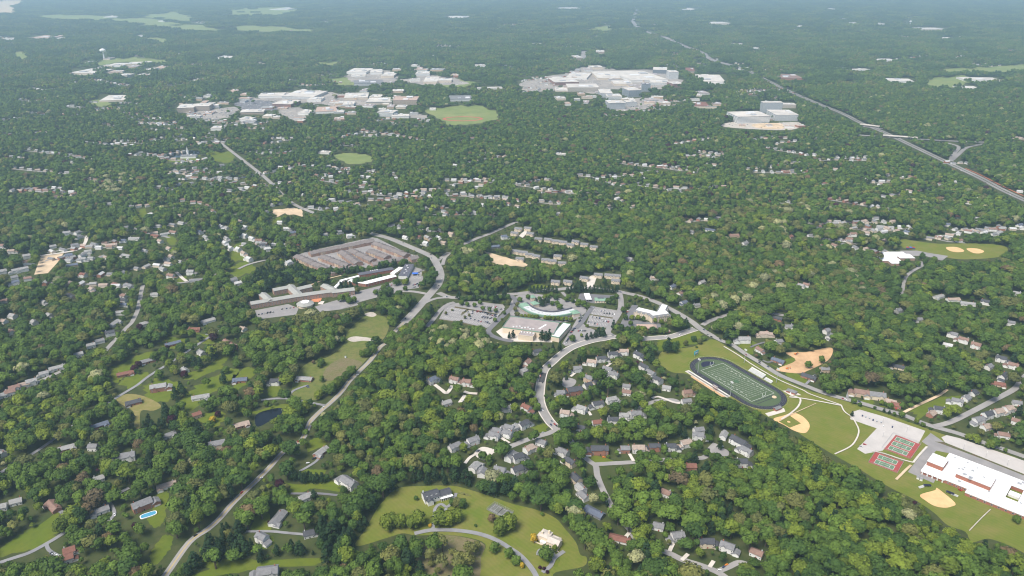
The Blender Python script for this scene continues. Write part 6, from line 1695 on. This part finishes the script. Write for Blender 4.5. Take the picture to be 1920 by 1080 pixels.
for ti in TINTS:
    if ti == 'pine':
        for k, s in enumerate(PINES): add_proto((ti, k), s, L[ti])
    else:
        for k, s in enumerate(SHAPES if ti in ('mid', 'deep', 'bright', 'olive') else SHAPES[:2]): add_proto((ti, k), s, L[ti])
for ti in TINTS:
    if ti != 'pine':
        for k, s in enumerate(BUSH): add_proto((ti, 100 + k), s, L[ti])
for ti in ('mid', 'deep', 'bright', 'olive', 'pine'):
    for k, s in enumerate(LOW if ti != 'pine' else PINES[:1]): add_proto(('low', ti, k), s, L[ti])
# small stands of trees for the far woods
def stand_mesh(name, seed, size, n, src, mix):
    """a wood of many crowns in one mesh"""
    r = np.random.default_rng(seed)
    V, Fc, C, Mi = [], [], [], []
    nv = 0
    data = []
    for m in src:
        co = np.zeros(len(m.vertices) * 3, 'f'); m.vertices.foreach_get('co', co)
        lf = np.zeros(len(m.polygons), 'f'); m.attributes['leaf'].data.foreach_get('value', lf)
        data.append((co.reshape(-1, 3), [tuple(p.vertices) for p in m.polygons], lf))
    side = int(math.ceil(math.sqrt(n)))
    for k in range(side * side):
        x = ((k % side) + .5 + r.uniform(-.42, .42)) / side * size - size / 2
        y = ((k // side) + .5 + r.uniform(-.42, .42)) / side * size - size / 2
        rad = r.uniform(5.2, 10.2); h = rad * 1.7 + r.uniform(2, 9)
        mi = int(r.choice(4, p=mix))
        co, fs, lf = data[int(r.integers(len(data)))]
        a = r.uniform(0, 6.283)
        c, s_ = math.cos(a) * rad, math.sin(a) * rad
        V.append(np.stack([x + co[:, 0] * c - co[:, 1] * s_, y + co[:, 0] * s_ + co[:, 1] * c, co[:, 2] * h / 2.5], 1))
        Fc += [tuple(nv + q for q in f) for f in fs]
        C.append(np.clip(lf + r.uniform(-.22, .22), 0, 1)); Mi += [mi] * len(fs)
        nv += len(co)
    me = bpy.data.meshes.new(name)
    me.from_pydata(np.concatenate(V).tolist(), [], Fc)
    at = me.attributes.new('leaf', 'FLOAT', 'FACE'); at.data.foreach_set('value', np.concatenate(C).astype('f'))
    me.polygons.foreach_set('material_index', Mi)
    me.update()
    return me
def add_stand(key, me):
    for ti in ('mid', 'deep', 'bright', 'olive'): me.materials.append(L[ti])
    o = bpy.data.objects.new('kind_%04d' % len(idx), me); proto.objects.link(o); idx[key] = len(idx)
TINY = [crown_mesh('crown', 41, 'round', 5, 4, .55), crown_mesh('crown', 42, 'spread', 5, 4, .55), crown_mesh('crown', 43, 'tall', 5, 4, .5)]
MIXES = ([.40, .42, .06, .12], [.38, .10, .34, .18], [.06, .92, .00, .02])
for j, mx_ in enumerate(MIXES):
    for k in range(3): add_stand(('grove', j, k), stand_mesh('grove', 50 + k + 9 * j, 38, 9, LOW, mx_))
    for k in range(2): add_stand(('wood', j, k), stand_mesh('wood', 80 + k + 9 * j, 120, 81, TINY, mx_))

# ---- where the woods are thinner, and where other kinds grow (photo outlines)
def region(px):
    m = np.zeros((MH, MW), bool); fill(m, px); return m
SPARSE = [(region([(195, 690), (300, 640), (400, 600), (480, 610), (500, 660), (480, 720), (440, 800), (330, 800), (260, 810), (215, 760)]), .58), (region([(0, 930), (60, 900), (250, 900), (330, 880), (330, 1000), (300, 1090), (0, 1090)]), .62),
          (region([(1000, 650), (1260, 650), (1310, 760), (1330, 800), (1060, 830), (1000, 770)]), .85), (region([(850, 800), (1420, 800), (1410, 880), (1120, 880), (960, 900), (860, 880)]), .85),
          (region([(0, 450), (150, 420), (340, 370), (480, 390), (520, 470), (420, 540), (0, 540)]), .8), (region([(820, 1000), (910, 1010), (890, 1090), (780, 1090)]), .55), (region([(500, 820), (640, 820), (640, 930), (500, 930)]), .5), (region([(1700, 660), (1930, 600), (1930, 830), (1780, 810)]), .8),
          (region([(310, 290), (500, 290), (500, 370), (310, 370)]), .6), (region([(300, 190), (640, 160), (800, 180), (800, 230), (640, 260), (330, 250)]), .55), (region([(960, 130), (1290, 130), (1280, 210), (1130, 215), (960, 180)]), .5), (region([(600, 120), (960, 120), (940, 170), (600, 165)]), .75)]
PINEZ = [(region([(340, 1010), (400, 985), (500, 1000), (660, 990), (720, 930), (740, 900), (900, 890), (1000, 920), (960, 945), (850, 912), (740, 918), (690, 1000), (640, 1040), (480, 1045), (360, 1078)]), .72), (region([(985, 545), (1000, 530), (1165, 535), (1160, 548), (1090, 552), (1000, 552)]), .9), (region([(860, 556), (960, 556), (955, 566), (860, 566)]), .7),
         (region([(1150, 635), (1250, 640), (1230, 670), (1150, 655)]), .45), (region([(245, 760), (330, 745), (350, 800), (280, 830), (245, 800)]), .6), (region([(430, 500), (640, 500), (640, 525), (470, 545), (430, 540)]), .55), (region([(1380, 740), (1440, 760), (1480, 790), (1420, 800), (1380, 770)]), .5), (region([(960, 640), (1060, 640), (1060, 665), (970, 660)]), .5), (region([(810, 490), (960, 500), (960, 550), (840, 548)]), .35)]
CREAMZ = [(region([(790, 615), (850, 605), (950, 625), (950, 665), (850, 665), (790, 650)]), .34), (region([(1270, 550), (1400, 560), (1400, 610), (1290, 590)]), .15), (region([(170, 340), (250, 330), (245, 365), (180, 368)]), .35), (region([(500, 545), (700, 575), (700, 610), (500, 620)]), .12), (region([(1440, 380), (1640, 400), (1640, 560), (1440, 560)]), .05)]
OLIVEZ = [(region([(520, 560), (720, 570), (700, 660), (560, 700), (480, 640)]), .3), (region([(820, 1000), (910, 1010), (890, 1090), (780, 1090)]), .5), (region([(1150, 400), (1650, 360), (1650, 600), (1250, 560)]), .16), (region([(640, 800), (760, 760), (780, 830), (640, 880)]), .25)]
BRIGHTZ = [(region([(1400, 780), (1560, 860), (1930, 1060), (1930, 1090), (1100, 1090), (1120, 900), (1400, 880)]), .22), (region([(0, 700), (200, 720), (240, 830), (0, 900)]), .3), (region([(640, 690), (900, 690), (1000, 760), (900, 840), (640, 800)]), .26), (region([(860, 500), (960, 560), (830, 560)]), .3)]
DEEPZ = [(region([(0, 100), (1920, 60), (1920, 330), (1200, 330), (0, 330)]), .35)]

def pick(m, px, py):
    xi = np.clip((px + MX).astype(int), 0, MW - 1); yi = np.clip((py + MY).astype(int), 0, MH - 1)
    return m[yi, xi]
def scatter(d0, d1, cell, half=.80):
    """jittered grid over the ground between two distances"""
    ys = np.arange(d0, d1, cell)
    out = []
    for j, y in enumerate(ys):
        hw = half * math.sqrt(y * y + CAM_H**2) + 30
        xs = np.arange(-hw, hw, cell)
        out.append(np.stack([xs + (j % 2) * cell / 2, np.full(len(xs), y)], 1))
    p = np.concatenate(out)
    return p + rng.uniform(-.40, .40, p.shape) * cell
def admit(X, Y, r, h, sparse=True):
    ok = np.ones(len(X), bool)
    bx, by, _ = proj(X, Y, 0.0)
    ok &= ~pick(base, bx, by)
    jx, jy = rng.normal(size=len(X)) * 1.8, rng.normal(size=len(X)) * 1.2
    for fr, dx in ((.0, 0), (.3, -.55), (.3, .55), (.55, 0), (.55, -.8), (.55, .8), (.8, -.5), (.8, .5), (.97, 0)):
        px, py, _ = proj(X + dx * r, Y, fr * h)
        ok &= ~pick(vis, px + jx, py + jy)
    if sparse:
        for m, d in SPARSE:
            i = pick(m, bx, by)
            ok &= ~(i & (rng.random(len(X)) > d))
    return ok, bx, by
PTS = []         # x, y, rz, sx, sz, idx, tint, shape
near = scatter(585, 1900, 11.2)
X, Y = near[:, 0], near[:, 1]
big = rng.random(len(X))
r_ = np.where(big < .22, rng.uniform(4.8, 6.8, len(X)), np.where(big < .72, rng.uniform(7.0, 9.6, len(X)), rng.uniform(9.6, 13.4, len(X))))
h_ = r_ * 1.6 + rng.uniform(4, 11, len(X))
ok, bx, by = admit(X, Y, r_, h_)
# a second try with small trees where the first was too large
r2 = rng.uniform(2.4, 4.2, len(X)); h2 = r2 * 2.3 + 1
ok2, _, _ = admit(X, Y, r2, h2)
r_ = np.where(ok, r_, r2); h_ = np.where(ok, h_, h2)
sel = ok | (ok2 & (rng.random(len(X)) < .8))
X, Y, r_, h_, bx, by = X[sel], Y[sel], r_[sel], h_[sel], bx[sel], by[sel]
def zone_p(zs, bx, by):
    p = np.zeros(len(bx))
    for m, d in zs: p = np.maximum(p, pick(m, bx, by) * d)
    return p
# kinds come in drifts: smooth noise over the ground
def drift(X, Y, s, seed):
    q = np.random.default_rng(seed); v = np.zeros(len(X))
    for k in range(7):
        a = q.uniform(0, 6.28); f = q.uniform(.6, 1.8) / s; ph = q.uniform(0, 6.28)
        v += np.sin((X * math.cos(a) + Y * math.sin(a)) * f * 6.28 + ph)
    return v / 3.0
def tints(X, Y, bx, by):
    n = len(X)
    u = rng.random(n)
    d1, d2 = drift(X, Y, 320, 5), drift(X, Y, 140, 6)
    t = np.full(n, 'mid', object)
    t[u < .32 + .30 * d1] = 'deep'
    v = rng.random(n)
    t[v < .08 + .05 * d2] = 'bright'
    t[v > .90 - .05 * d2] = 'olive'
    v = rng.random(n); t[v < zone_p(BRIGHTZ, bx, by)] = 'bright'
    v = rng.random(n); t[v < zone_p(OLIVEZ, bx, by)] = 'olive'
    v = rng.random(n); t[v < zone_p(DEEPZ, bx, by)] = 'deep'
    v = rng.random(n); t[v < np.maximum(.05 + .06 * np.maximum(0, d2), zone_p(PINEZ, bx, by))] = 'pine'
    v = rng.random(n); t[v < np.maximum(.006, zone_p(CREAMZ, bx, by))] = 'cream'
    v = rng.random(n); t[v < .007] = 'brown'
    v = rng.random(n); t[v < .003] = 'purple'
    return t
T = tints(X, Y, bx, by)
small = np.isin(T, ['purple'])
r_[small] = np.minimum(r_[small], 3.6); h_[small] = np.minimum(h_[small], 8)
NS = {ti: (2 if ti not in ('mid', 'deep', 'bright', 'olive') else 10) for ti in TINTS}
shp = np.array([rng.integers(NS[t]) for t in T])
# trees that stand alone on the lawns: photo x, y of the foot, crown radius, kind, [height]
LONE = """726 992 8 bright;736 986 7 bright;752 988 7 bright;772 990 7 bright;784 986 8 bright;806 987 2.4 gold;825 985 8 bright;842 984 8 bright;856 978 7 bright;858 950 5 olive;868 952 5 mid;848 948 4 deep;940 1000 9 bright;954 992 9 bright;927 1035 5 mid;955 1045 5 mid;922 978 4 brown;780 938 3 deep;892 987 2 mid
1001 1015 4 gold;1022 1050 7 mid;1040 1034 3.4 bright;968 1058 4.5 mid;979 1064 3 gold;1012 1066 2 purple;1020 1068 2.2 purple;1026 1074 2 purple;1016 966 2.6 mid;1095 875 3 pine;1010 925 5 mid;1252 662 7.5 pine;1262 660 7 deep;1250 655 6 deep;1300 640 4 deep;1312 645 4 olive;1318 640 3.5 mid;1285 648 4 olive;1270 648 3.5 mid;1306 652 2.2 deep
1862 838 6 mid;1855 840 5 bright;1828 829 5 bright;1815 825 4 bright;1884 848 3 mid;1905 980 4 mid;1832 832 4 bright;1600 757 3.6 mid;1612 762 3 deep;1640 766 2.4 deep;1657 773 2.6 pine;1667 776 2.2 pine;1676 780 3 mid;1690 782 3.4 mid;1702 790 2.2 deep;1718 794 3.4 bright;1745 806 2.4 deep;1597 781 2.8 pine;1730 800 3 mid
1720 500 5 mid;1728 487 6.5 deep;1733 495 5 deep;1750 492 5.5 mid;1700 497 6 deep;1690 499 5 deep;1564 735 9 mid;1552 738 9 mid;1575 732 8 mid;1585 728 7 mid;1600 700 10 mid;1608 708 9 mid;1596 712 9 mid;1515 690 5 mid;1540 680 5 mid;1545 695 5 olive;1652 760 3.4 bright;1668 766 3.6 mid;1690 766 4 mid;1660 762 3 mid
1108 735 4 mid;1060 690 5 bright;1092 712 5 mid;1050 720 3.6 mid;1062 713 3 pine;1012 702 4 mid;1005 710 4 bright;1000 760 5 bright;1050 758 6 bright;1075 762 6 bright;1130 728 6 mid;1160 725 5 mid;985 752 4.5 deep;1008 770 5 mid;1325 855 4 mid;1335 862 4 mid;1345 864 4.5 deep;1350 843 4 pine;1200 860 5 mid;1212 862 5 mid;1222 858 4.5 mid;1245 850 5 mid;1265 862 5 mid;1280 866 4.5 mid;1292 862 4.5 mid
1133 800 4 mid;905 862 5 mid;918 868 5 mid;870 846 5 bright;880 900 5 deep;645 925 4 deep;612 903 4 deep;595 905 4 pine;585 905 4 pine;575 904 4 pine;565 903 4 pine;556 902 4 pine;590 907 3.5 pine;605 905 4 pine;548 902 4 pine;580 902 4 pine;570 906 4 pine;525 915 5 purple;537 924 5 olive;590 938 4 pine;504 980 1.6 purple;505 986 1.6 purple
263 618 4.5 purple;402 640 6 purple;314 658 4 purple;261 688 4 purple;253 698 5 purple;347 708 5 purple;325 796 6 purple;410 782 4 purple;152 915 6 brown;158 905 6 brown;430 1010 5 olive;165 968 7 brown;185 950 10 brown;205 1020 6 brown;215 1005 6 brown;198 880 6 bright;208 890 9 bright;142 975 8 bright;118 998 8 bright;126 990 7 bright;152 978 8 deep;140 1010 7 mid
308 680 5 mid;300 712 7 mid;328 702 6.5 bright;292 675 6 mid;342 680 7 bright;355 682 7 deep;366 690 6 pine;376 690 5 pine;305 668 6 mid;318 690 6 bright;340 660 7 mid;360 632 6 mid;375 640 5 mid;348 620 5 deep;430 668 6 mid;445 680 5 mid;425 700 5 mid;420 720 6 pine;400 760 6 mid;395 772 5 mid;345 792 7 bright;330 780 7 mid;400 792 4 gold;420 745 7 mid;440 745 6 mid;312 780 6 pine;290 815 6 pine;282 802 6 pine;275 815 6 pine;300 830 6 mid;360 800 6 mid;340 735 5 pine;330 750 6 pine;345 745 6 pine;415 655 6 deep;435 660 6 deep;445 690 6 mid
645 945 6 mid;1030 690 3 mid;945 612 2.6 pine;948 608 2.6 pine;962 634 4 pine;955 636 3.6 pine;1016 638 5 pine;1023 640 5 pine;1030 636 5 pine;876 575 4 mid;890 576 3.6 mid;905 582 3.4 mid;918 584 3.4 mid;930 586 3.4 mid;866 572 4 mid;900 571 3.6 mid;880 594 3 olive;872 598 3 olive;836 590 3 olive;848 583 2.6 olive;865 606 3 olive;928 604 3.4 mid;946 590 3 mid;941 600 2.6 bright
978 597 3.4 bright;985 597 3.4 bright;992 597 3.4 bright;999 598 3.4 bright;1006 598 3.4 bright;1022 600 3.4 bright;1030 600 3.4 bright;1038 601 3.4 bright;1046 601 3.4 bright;1054 602 3.4 bright;1062 602 3.4 bright;1070 603 3.4 bright;970 594 4 olive;1062 566 4.5 mid;1018 575 4 pine;1022 573 4 pine;1045 574 4.5 mid;1050 580 4.5 mid;1093 575 5 mid;1085 570 4 mid;1150 572 4 mid;1140 570 5 deep;1148 566 5 deep;1156 560 4 mid
1130 632 5 pine;1122 630 4.6 pine;1116 634 4 pine;1108 636 3.6 pine;1100 638 3.6 pine;1073 640 5 mid;1090 632 3 bright;1122 617 2.6 bright;1101 614 3 bright;1168 585 4 mid;1176 578 4 mid;1172 600 4.5 mid;1180 565 4 mid;1192 562 4 mid;1200 565 4 bright;1212 568 4 bright;1165 620 5 deep;1150 618 5 pine;1176 624 5 deep;1186 623 5 mid;1196 622 4.6 mid;1206 626 6 bright;1224 626 5.6 deep;1238 626 5 mid;1246 626 5 mid;1255 605 4 mid;1262 598 4.4 mid;1270 600 4.4 mid;1262 612 4 bright;1288 618 5 pine;1285 614 5 pine;1196 600 4 bright;1206 603 4 mid;1185 600 4 bright;1228 606 4 bright;1240 608 4 bright;1182 610 3.6 mid
720 545 5 mid;726 538 4 mid;744 535 6 mid;760 534 5 bright;764 530 4 mid;760 545 4 mid;705 552 4 mid;670 550 5 olive;640 565 6 mid;650 562 6 bright;655 570 6 mid;665 567 5 mid;802 528 8 mid;808 522 7 mid;797 520 6 olive;718 562 8 deep;730 558 9 deep;742 568 7 deep;748 560 7 deep;735 575 7 deep;760 575 7 mid;715 575 6 mid;775 570 6 mid;765 565 6 mid;680 532 6 deep;668 534 6 deep;700 527 5 deep;712 524 5 deep;640 548 6 pine;650 547 6 pine;658 547 6 pine
600 690 4 mid;603 685 5 mid;588 682 3 brown;604 716 4 mid;610 740 6 mid;622 738 7 mid;632 730 7 bright;638 722 6 mid;650 712 6 mid;660 702 6 mid;690 668 6 mid;700 662 6 mid;696 655 6 deep;706 645 6 deep;680 670 5 mid;735 595 6 deep;742 605 6 mid;735 612 6 mid;598 748 6 bright;528 745 5 mid;545 790 9 bright;560 780 9 mid;570 775 8 bright;556 798 8 mid;480 765 4 mid;500 762 4 mid"""
LONE += ';' + ';'.join('%d %d %s %s' % q for q in ((975, 566, 4, 'mid'), (990, 561, 4, 'mid'), (1012, 565, 4, 'mid'), (1021, 562, 4, 'bright'), (1028, 560, 4, 'mid'), (1036, 573, 3.6, 'mid'), (1042, 562, 4, 'deep'), (1066, 561, 4, 'mid'), (1074, 568, 4, 'mid'), (1082, 575, 4, 'bright'), (1014, 574, 4.4, 'pine'), (970, 576, 4, 'olive'), (966, 584, 4, 'olive'), (1034, 557, 4, 'mid'), (1005, 572, 4, 'pine'), (1028, 571, 4.4, 'pine')))
LONE += ';' + ';'.join('%d %d %s pine' % (x, 548 + (x % 3), 4.2) for x in range(994, 1160, 7) if not 1046 < x < 1060)
LONE += ';' + ';'.join('%d %d %s %s' % (x, 565 - (x - 868) * .03, 4.4, ('deep', 'pine', 'mid', 'deep')[x % 4]) for x in range(868, 956, 7))
_lr = random.Random(8)
LONE += ';' + ';'.join('%d %d %.1f %s' % (x + _lr.uniform(-3, 3), 511 + max(0, 620 - x) * .1 - max(0, x - 660) * .16 + _lr.uniform(0, 5), _lr.uniform(4, 6.5), _lr.choice(('pine', 'deep', 'mid', 'deep'))) for x in range(540, 765, 6))
lone = []
for ent in LONE.replace('\n', ';').split(';'):
    e = ent.split()
    rd_ = float(e[2])
    lone.append((float(e[0]), float(e[1]), rd_ * (1.34 if rd_ > 3 else 1.1), e[3]))
lx = np.array([P(a, b).x for a, b, _, _ in lone]); ly = np.array([P(a, b).y for a, b, _, _ in lone])
keep = np.ones(len(X), bool)
for a, b, (_, _, rad, _) in zip(lx, ly, lone):
    keep &= (X - a)**2 + (Y - b)**2 > (rad * .9)**2
X, Y, r_, h_, T, shp, bx, by = X[keep], Y[keep], r_[keep], h_[keep], T[keep], shp[keep], bx[keep], by[keep]

ALL = []      # x, y, r, h, tint, shape, photo xy
for k, (a, b, rad, ti) in enumerate(lone):
    ALL.append((lx[k], ly[k], rad, rad * (3.0 if ti == 'pine' else 2.1 if rad > 3 else 1.6) + (1 if rad > 3 else 0), ti, (int(rng.integers(2)) if ti == 'pine' else 100 + int(rng.integers(3))), (a, b), True))
for k in range(len(X)):
    ALL.append((X[k], Y[k], r_[k] * (.85 if T[k] == 'pine' else 1), h_[k], T[k], int(shp[k]), (bx[k], by[k]), False))
def apparent(q):
    x, y = q[6]
    if not (-5 < x < 1925 and y < 1095): return 0
    return (q[2] + q[3] * .3) / math.sqrt(q[0]**2 + q[1]**2 + CAM_H**2) * (1.6 if q[7] and q[2] > 4 else 1)
order = sorted(range(len(ALL)), key=lambda k: -apparent(ALL[k]))
single = set(order[:300])
LOOK = dict(mid='green', deep='deep green', bright='yellow-green', olive='olive green', pine='dark', cream='cream blossoming', brown='brownish', purple='dark purple', gold='golden')
SHN = ['round', 'round', 'tall', 'spreading', 'round', 'tall', 'round', 'spreading', 'round', 'tall']
titems = []
NAME = {'pine': 'conifer_tree', 'purple': 'purple_leaf_tree', 'gold': 'golden_shrub', 'cream': 'blossoming_tree'}
obj_cache = {}
for k in sorted(single):
    x, y, rad, h, ti, sh, pxy, _ = ALL[k]
    key = (ti, sh)
    if key not in obj_cache:
        cm = (BUSH[sh - 100] if sh >= 100 else (PINES if ti == 'pine' else SHAPES)[sh]).copy(); cm.materials.clear(); cm.materials.append(L[ti]); obj_cache[key] = cm
    t = link(NAME.get(ti, 'broadleaf_tree'), None, None, (x, y, 0), float(rng.uniform(0, 6.28)))
    sz = h / (2.85 if ti == 'pine' else 2.5)
    t.scale = (rad * rng.uniform(.86, 1.16), rad * rng.uniform(.86, 1.16), sz)
    t['category'] = 'tree'; t['group'] = 'trees standing nearest in the picture'
    link('crown', obj_cache[key], t); link('trunk', TR[2 if ti == 'pine' else sh % 2], t)
    titems.append((t, pxy, ('%s %s' % (LOOK[ti], 'conifer tree' if ti == 'pine' else ('shrub' if ti == 'gold' else (SHN[sh] if sh < 100 else 'full-skirted') + ' tree')))))
TM = {'the white mansion': (820, 928), 'the cream villa': (1032, 1012), 'the lone grey tennis court': (937, 958), 'the private drive bend': (900, 1002), 'the lower end of the straight road': (330, 1055), 'the blue pool': (279, 967), 'the lower left lane': (87, 1020), 'the red-roofed house': (128, 1040),
      'the softball infield': (1757, 935), 'the lower right corner': (1920, 1080), 'the bottom cul-de-sac': (1360, 1062), 'the grey street house': (1271, 1004), 'the charcoal-roofed street house': (1325, 1016), 'the navy-roofed house row': (1114, 960), 'the garden path by the school': (1817, 996), 'the wood clearing': (1430, 940), 'the bottom lawn': (480, 1055), 'the narrow driveway houses': (521, 972),
      'the brown scrub': (850, 1050), 'the white hillside house': (654, 904), 'the tennis pads': (1680, 860), 'the dark pond': (505, 782), 'the lower middle edge': (1130, 1075), 'the lower edge by the wood': (1560, 1075), 'the lower edge below the softball infield': (1740, 1075), 'the lower left corner': (0, 1080), 'the road beside the dark conifers': (400, 985), 'the red-brown bungalow': (1162, 1010)}
label_by_landmark(titems, TM, lambda look, o, nm, n: '%s, %snearest %s' % (look, o, nm))

rows = []
for k, q in enumerate(ALL):
    if k in single: continue
    x, y, rad, h, ti, sh = q[:6]
    rows.append((x, y, rng.uniform(0, 6.28), rad, h / (2.85 if ti == 'pine' else 2.5), idx[(ti, sh)]))
# middle distance
p = scatter(1900, 3900, 12.6)
X, Y = p[:, 0], p[:, 1]
rr2 = rng.uniform(5.6, 10.8, len(X)); hh2 = rr2 * 1.7 + rng.uniform(2, 9, len(X))
ok, bx, by = admit(X, Y, rr2, hh2)
X, Y, rr2, hh2, bx, by = X[ok], Y[ok], rr2[ok], hh2[ok], bx[ok], by[ok]
T2 = tints(X, Y, bx, by)
for k in range(len(X)):
    ti = T2[k]
    if ti in ('cream', 'brown', 'purple', 'gold'): i = idx[(ti, 0)]
    elif ti == 'pine': i = idx[('low', 'pine', 0)]
    else: i = idx[('low', ti, int(rng.integers(3)))]
    rows.append((X[k], Y[k], rng.uniform(0, 6.28), rr2[k], hh2[k] / 2.5, i))
# far woods: groves, then whole stands
p = scatter(3900, 7600, 33.0)
ok, bx, by = admit(p[:, 0], p[:, 1], np.full(len(p), 16.0), np.full(len(p), 15.0))
def mix_of(x, y):
    d = drift(x, y, 620, 8) + rng.normal(size=len(x)) * .30
    return np.where(d > .30, 2, np.where(d < -.30, 1, 0))
q_ = p[ok]
q_ = q_[drift(q_[:, 0], q_[:, 1], 260, 12) + rng.normal(size=len(q_)) * .3 < 1.15]
for (x, y), j in zip(q_, mix_of(q_[:, 0], q_[:, 1])): rows.append((x, y, rng.uniform(0, 6.28), 1, rng.uniform(.55, 1.45), idx[('grove', int(j), int(rng.integers(3)))]))
p = scatter(7600, 22000, 112.0)
ok, bx, by = admit(p[:, 0], p[:, 1], np.full(len(p), 40.0), np.full(len(p), 15.0))
q_ = p[ok]
q_ = q_[drift(q_[:, 0], q_[:, 1], 260, 12) + rng.normal(size=len(q_)) * .3 < 1.15]
for (x, y), j in zip(q_, mix_of(q_[:, 0], q_[:, 1])): rows.append((x, y, rng.uniform(0, 6.28), 1, rng.uniform(.5, 1.7), idx[('wood', int(j), int(rng.integers(2)))]))
rows = np.array(rows)
print('FOREST points', len(rows), 'tree candidates', len(ALL))
me = bpy.data.meshes.new('forest')
me.vertices.add(len(rows))
co = np.zeros((len(rows), 3), 'f'); co[:, :2] = rows[:, :2]
me.vertices.foreach_set('co', co.ravel())
a = me.attributes.new('turn', 'FLOAT', 'POINT'); a.data.foreach_set('value', rows[:, 2].astype('f'))
a = me.attributes.new('size', 'FLOAT_VECTOR', 'POINT'); a.data.foreach_set('vector', np.stack([rows[:, 3] * rng.uniform(.84, 1.18, len(rows)), rows[:, 3] * rng.uniform(.84, 1.18, len(rows)), rows[:, 4]], 1).astype('f').ravel())
a = me.attributes.new('pick', 'INT', 'POINT'); a.data.foreach_set('value', rows[:, 5].astype('i'))
fo = link('forest', me)
tag(fo, 'dense green woodland covering the suburbs to the horizon', 'woodland', kind='stuff')
ng = bpy.data.node_groups.new('woodland', 'GeometryNodeTree')
ng.interface.new_socket('Geometry', in_out='INPUT', socket_type='NodeSocketGeometry')
ng.interface.new_socket('Geometry', in_out='OUTPUT', socket_type='NodeSocketGeometry')
N = ng.nodes; K = ng.links
gi, go = N.new('NodeGroupInput'), N.new('NodeGroupOutput')
ip = N.new('GeometryNodeInstanceOnPoints')
ci_ = N.new('GeometryNodeCollectionInfo')
ci_.inputs['Collection'].default_value = proto
ci_.inputs['Separate Children'].default_value = True
ci_.inputs['Reset Children'].default_value = True
def named(nm, ty):
    n = N.new('GeometryNodeInputNamedAttribute'); n.data_type = ty; n.inputs['Name'].default_value = nm
    return n.outputs['Attribute']
cx_ = N.new('ShaderNodeCombineXYZ')
K.new(named('turn', 'FLOAT'), cx_.inputs[2])
K.new(gi.outputs[0], ip.inputs['Points'])
K.new(ci_.outputs[0], ip.inputs['Instance'])
ip.inputs['Pick Instance'].default_value = True
K.new(named('pick', 'INT'), ip.inputs['Instance Index'])
K.new(cx_.outputs[0], ip.inputs['Rotation'])
K.new(named('size', 'FLOAT_VECTOR'), ip.inputs['Scale'])
K.new(ip.outputs[0], go.inputs[0])
md = fo.modifiers.new('woodland', 'NODES')
md.node_group = ng

# ------------------------------------------------------------------ haze
hb = MB(); hb.box(-62000, 62000, -5000, 72000, -1.5, 640.0)
hz = hb.build('haze', None)
hz['kind'] = 'stuff'
hz['label'] = 'pale summer haze over the whole landscape'
hm = bpy.data.materials.new('summer_haze')
hm.use_nodes = True
n = hm.node_tree.nodes
n.remove(n['Principled BSDF'])
pv = n.new('ShaderNodeVolumePrincipled')
pv.inputs['Color'].default_value = (.58, .82, 1.0, 1)
pv.inputs['Density'].default_value = 6.8e-5
pv.inputs['Anisotropy'].default_value = .2
pv.inputs['Density Attribute'].default_value = ''
hm.node_tree.links.new(pv.outputs[0], n['Material Output'].inputs['Volume'])
hz.data.materials.clear()
hz.data.materials.append(hm)
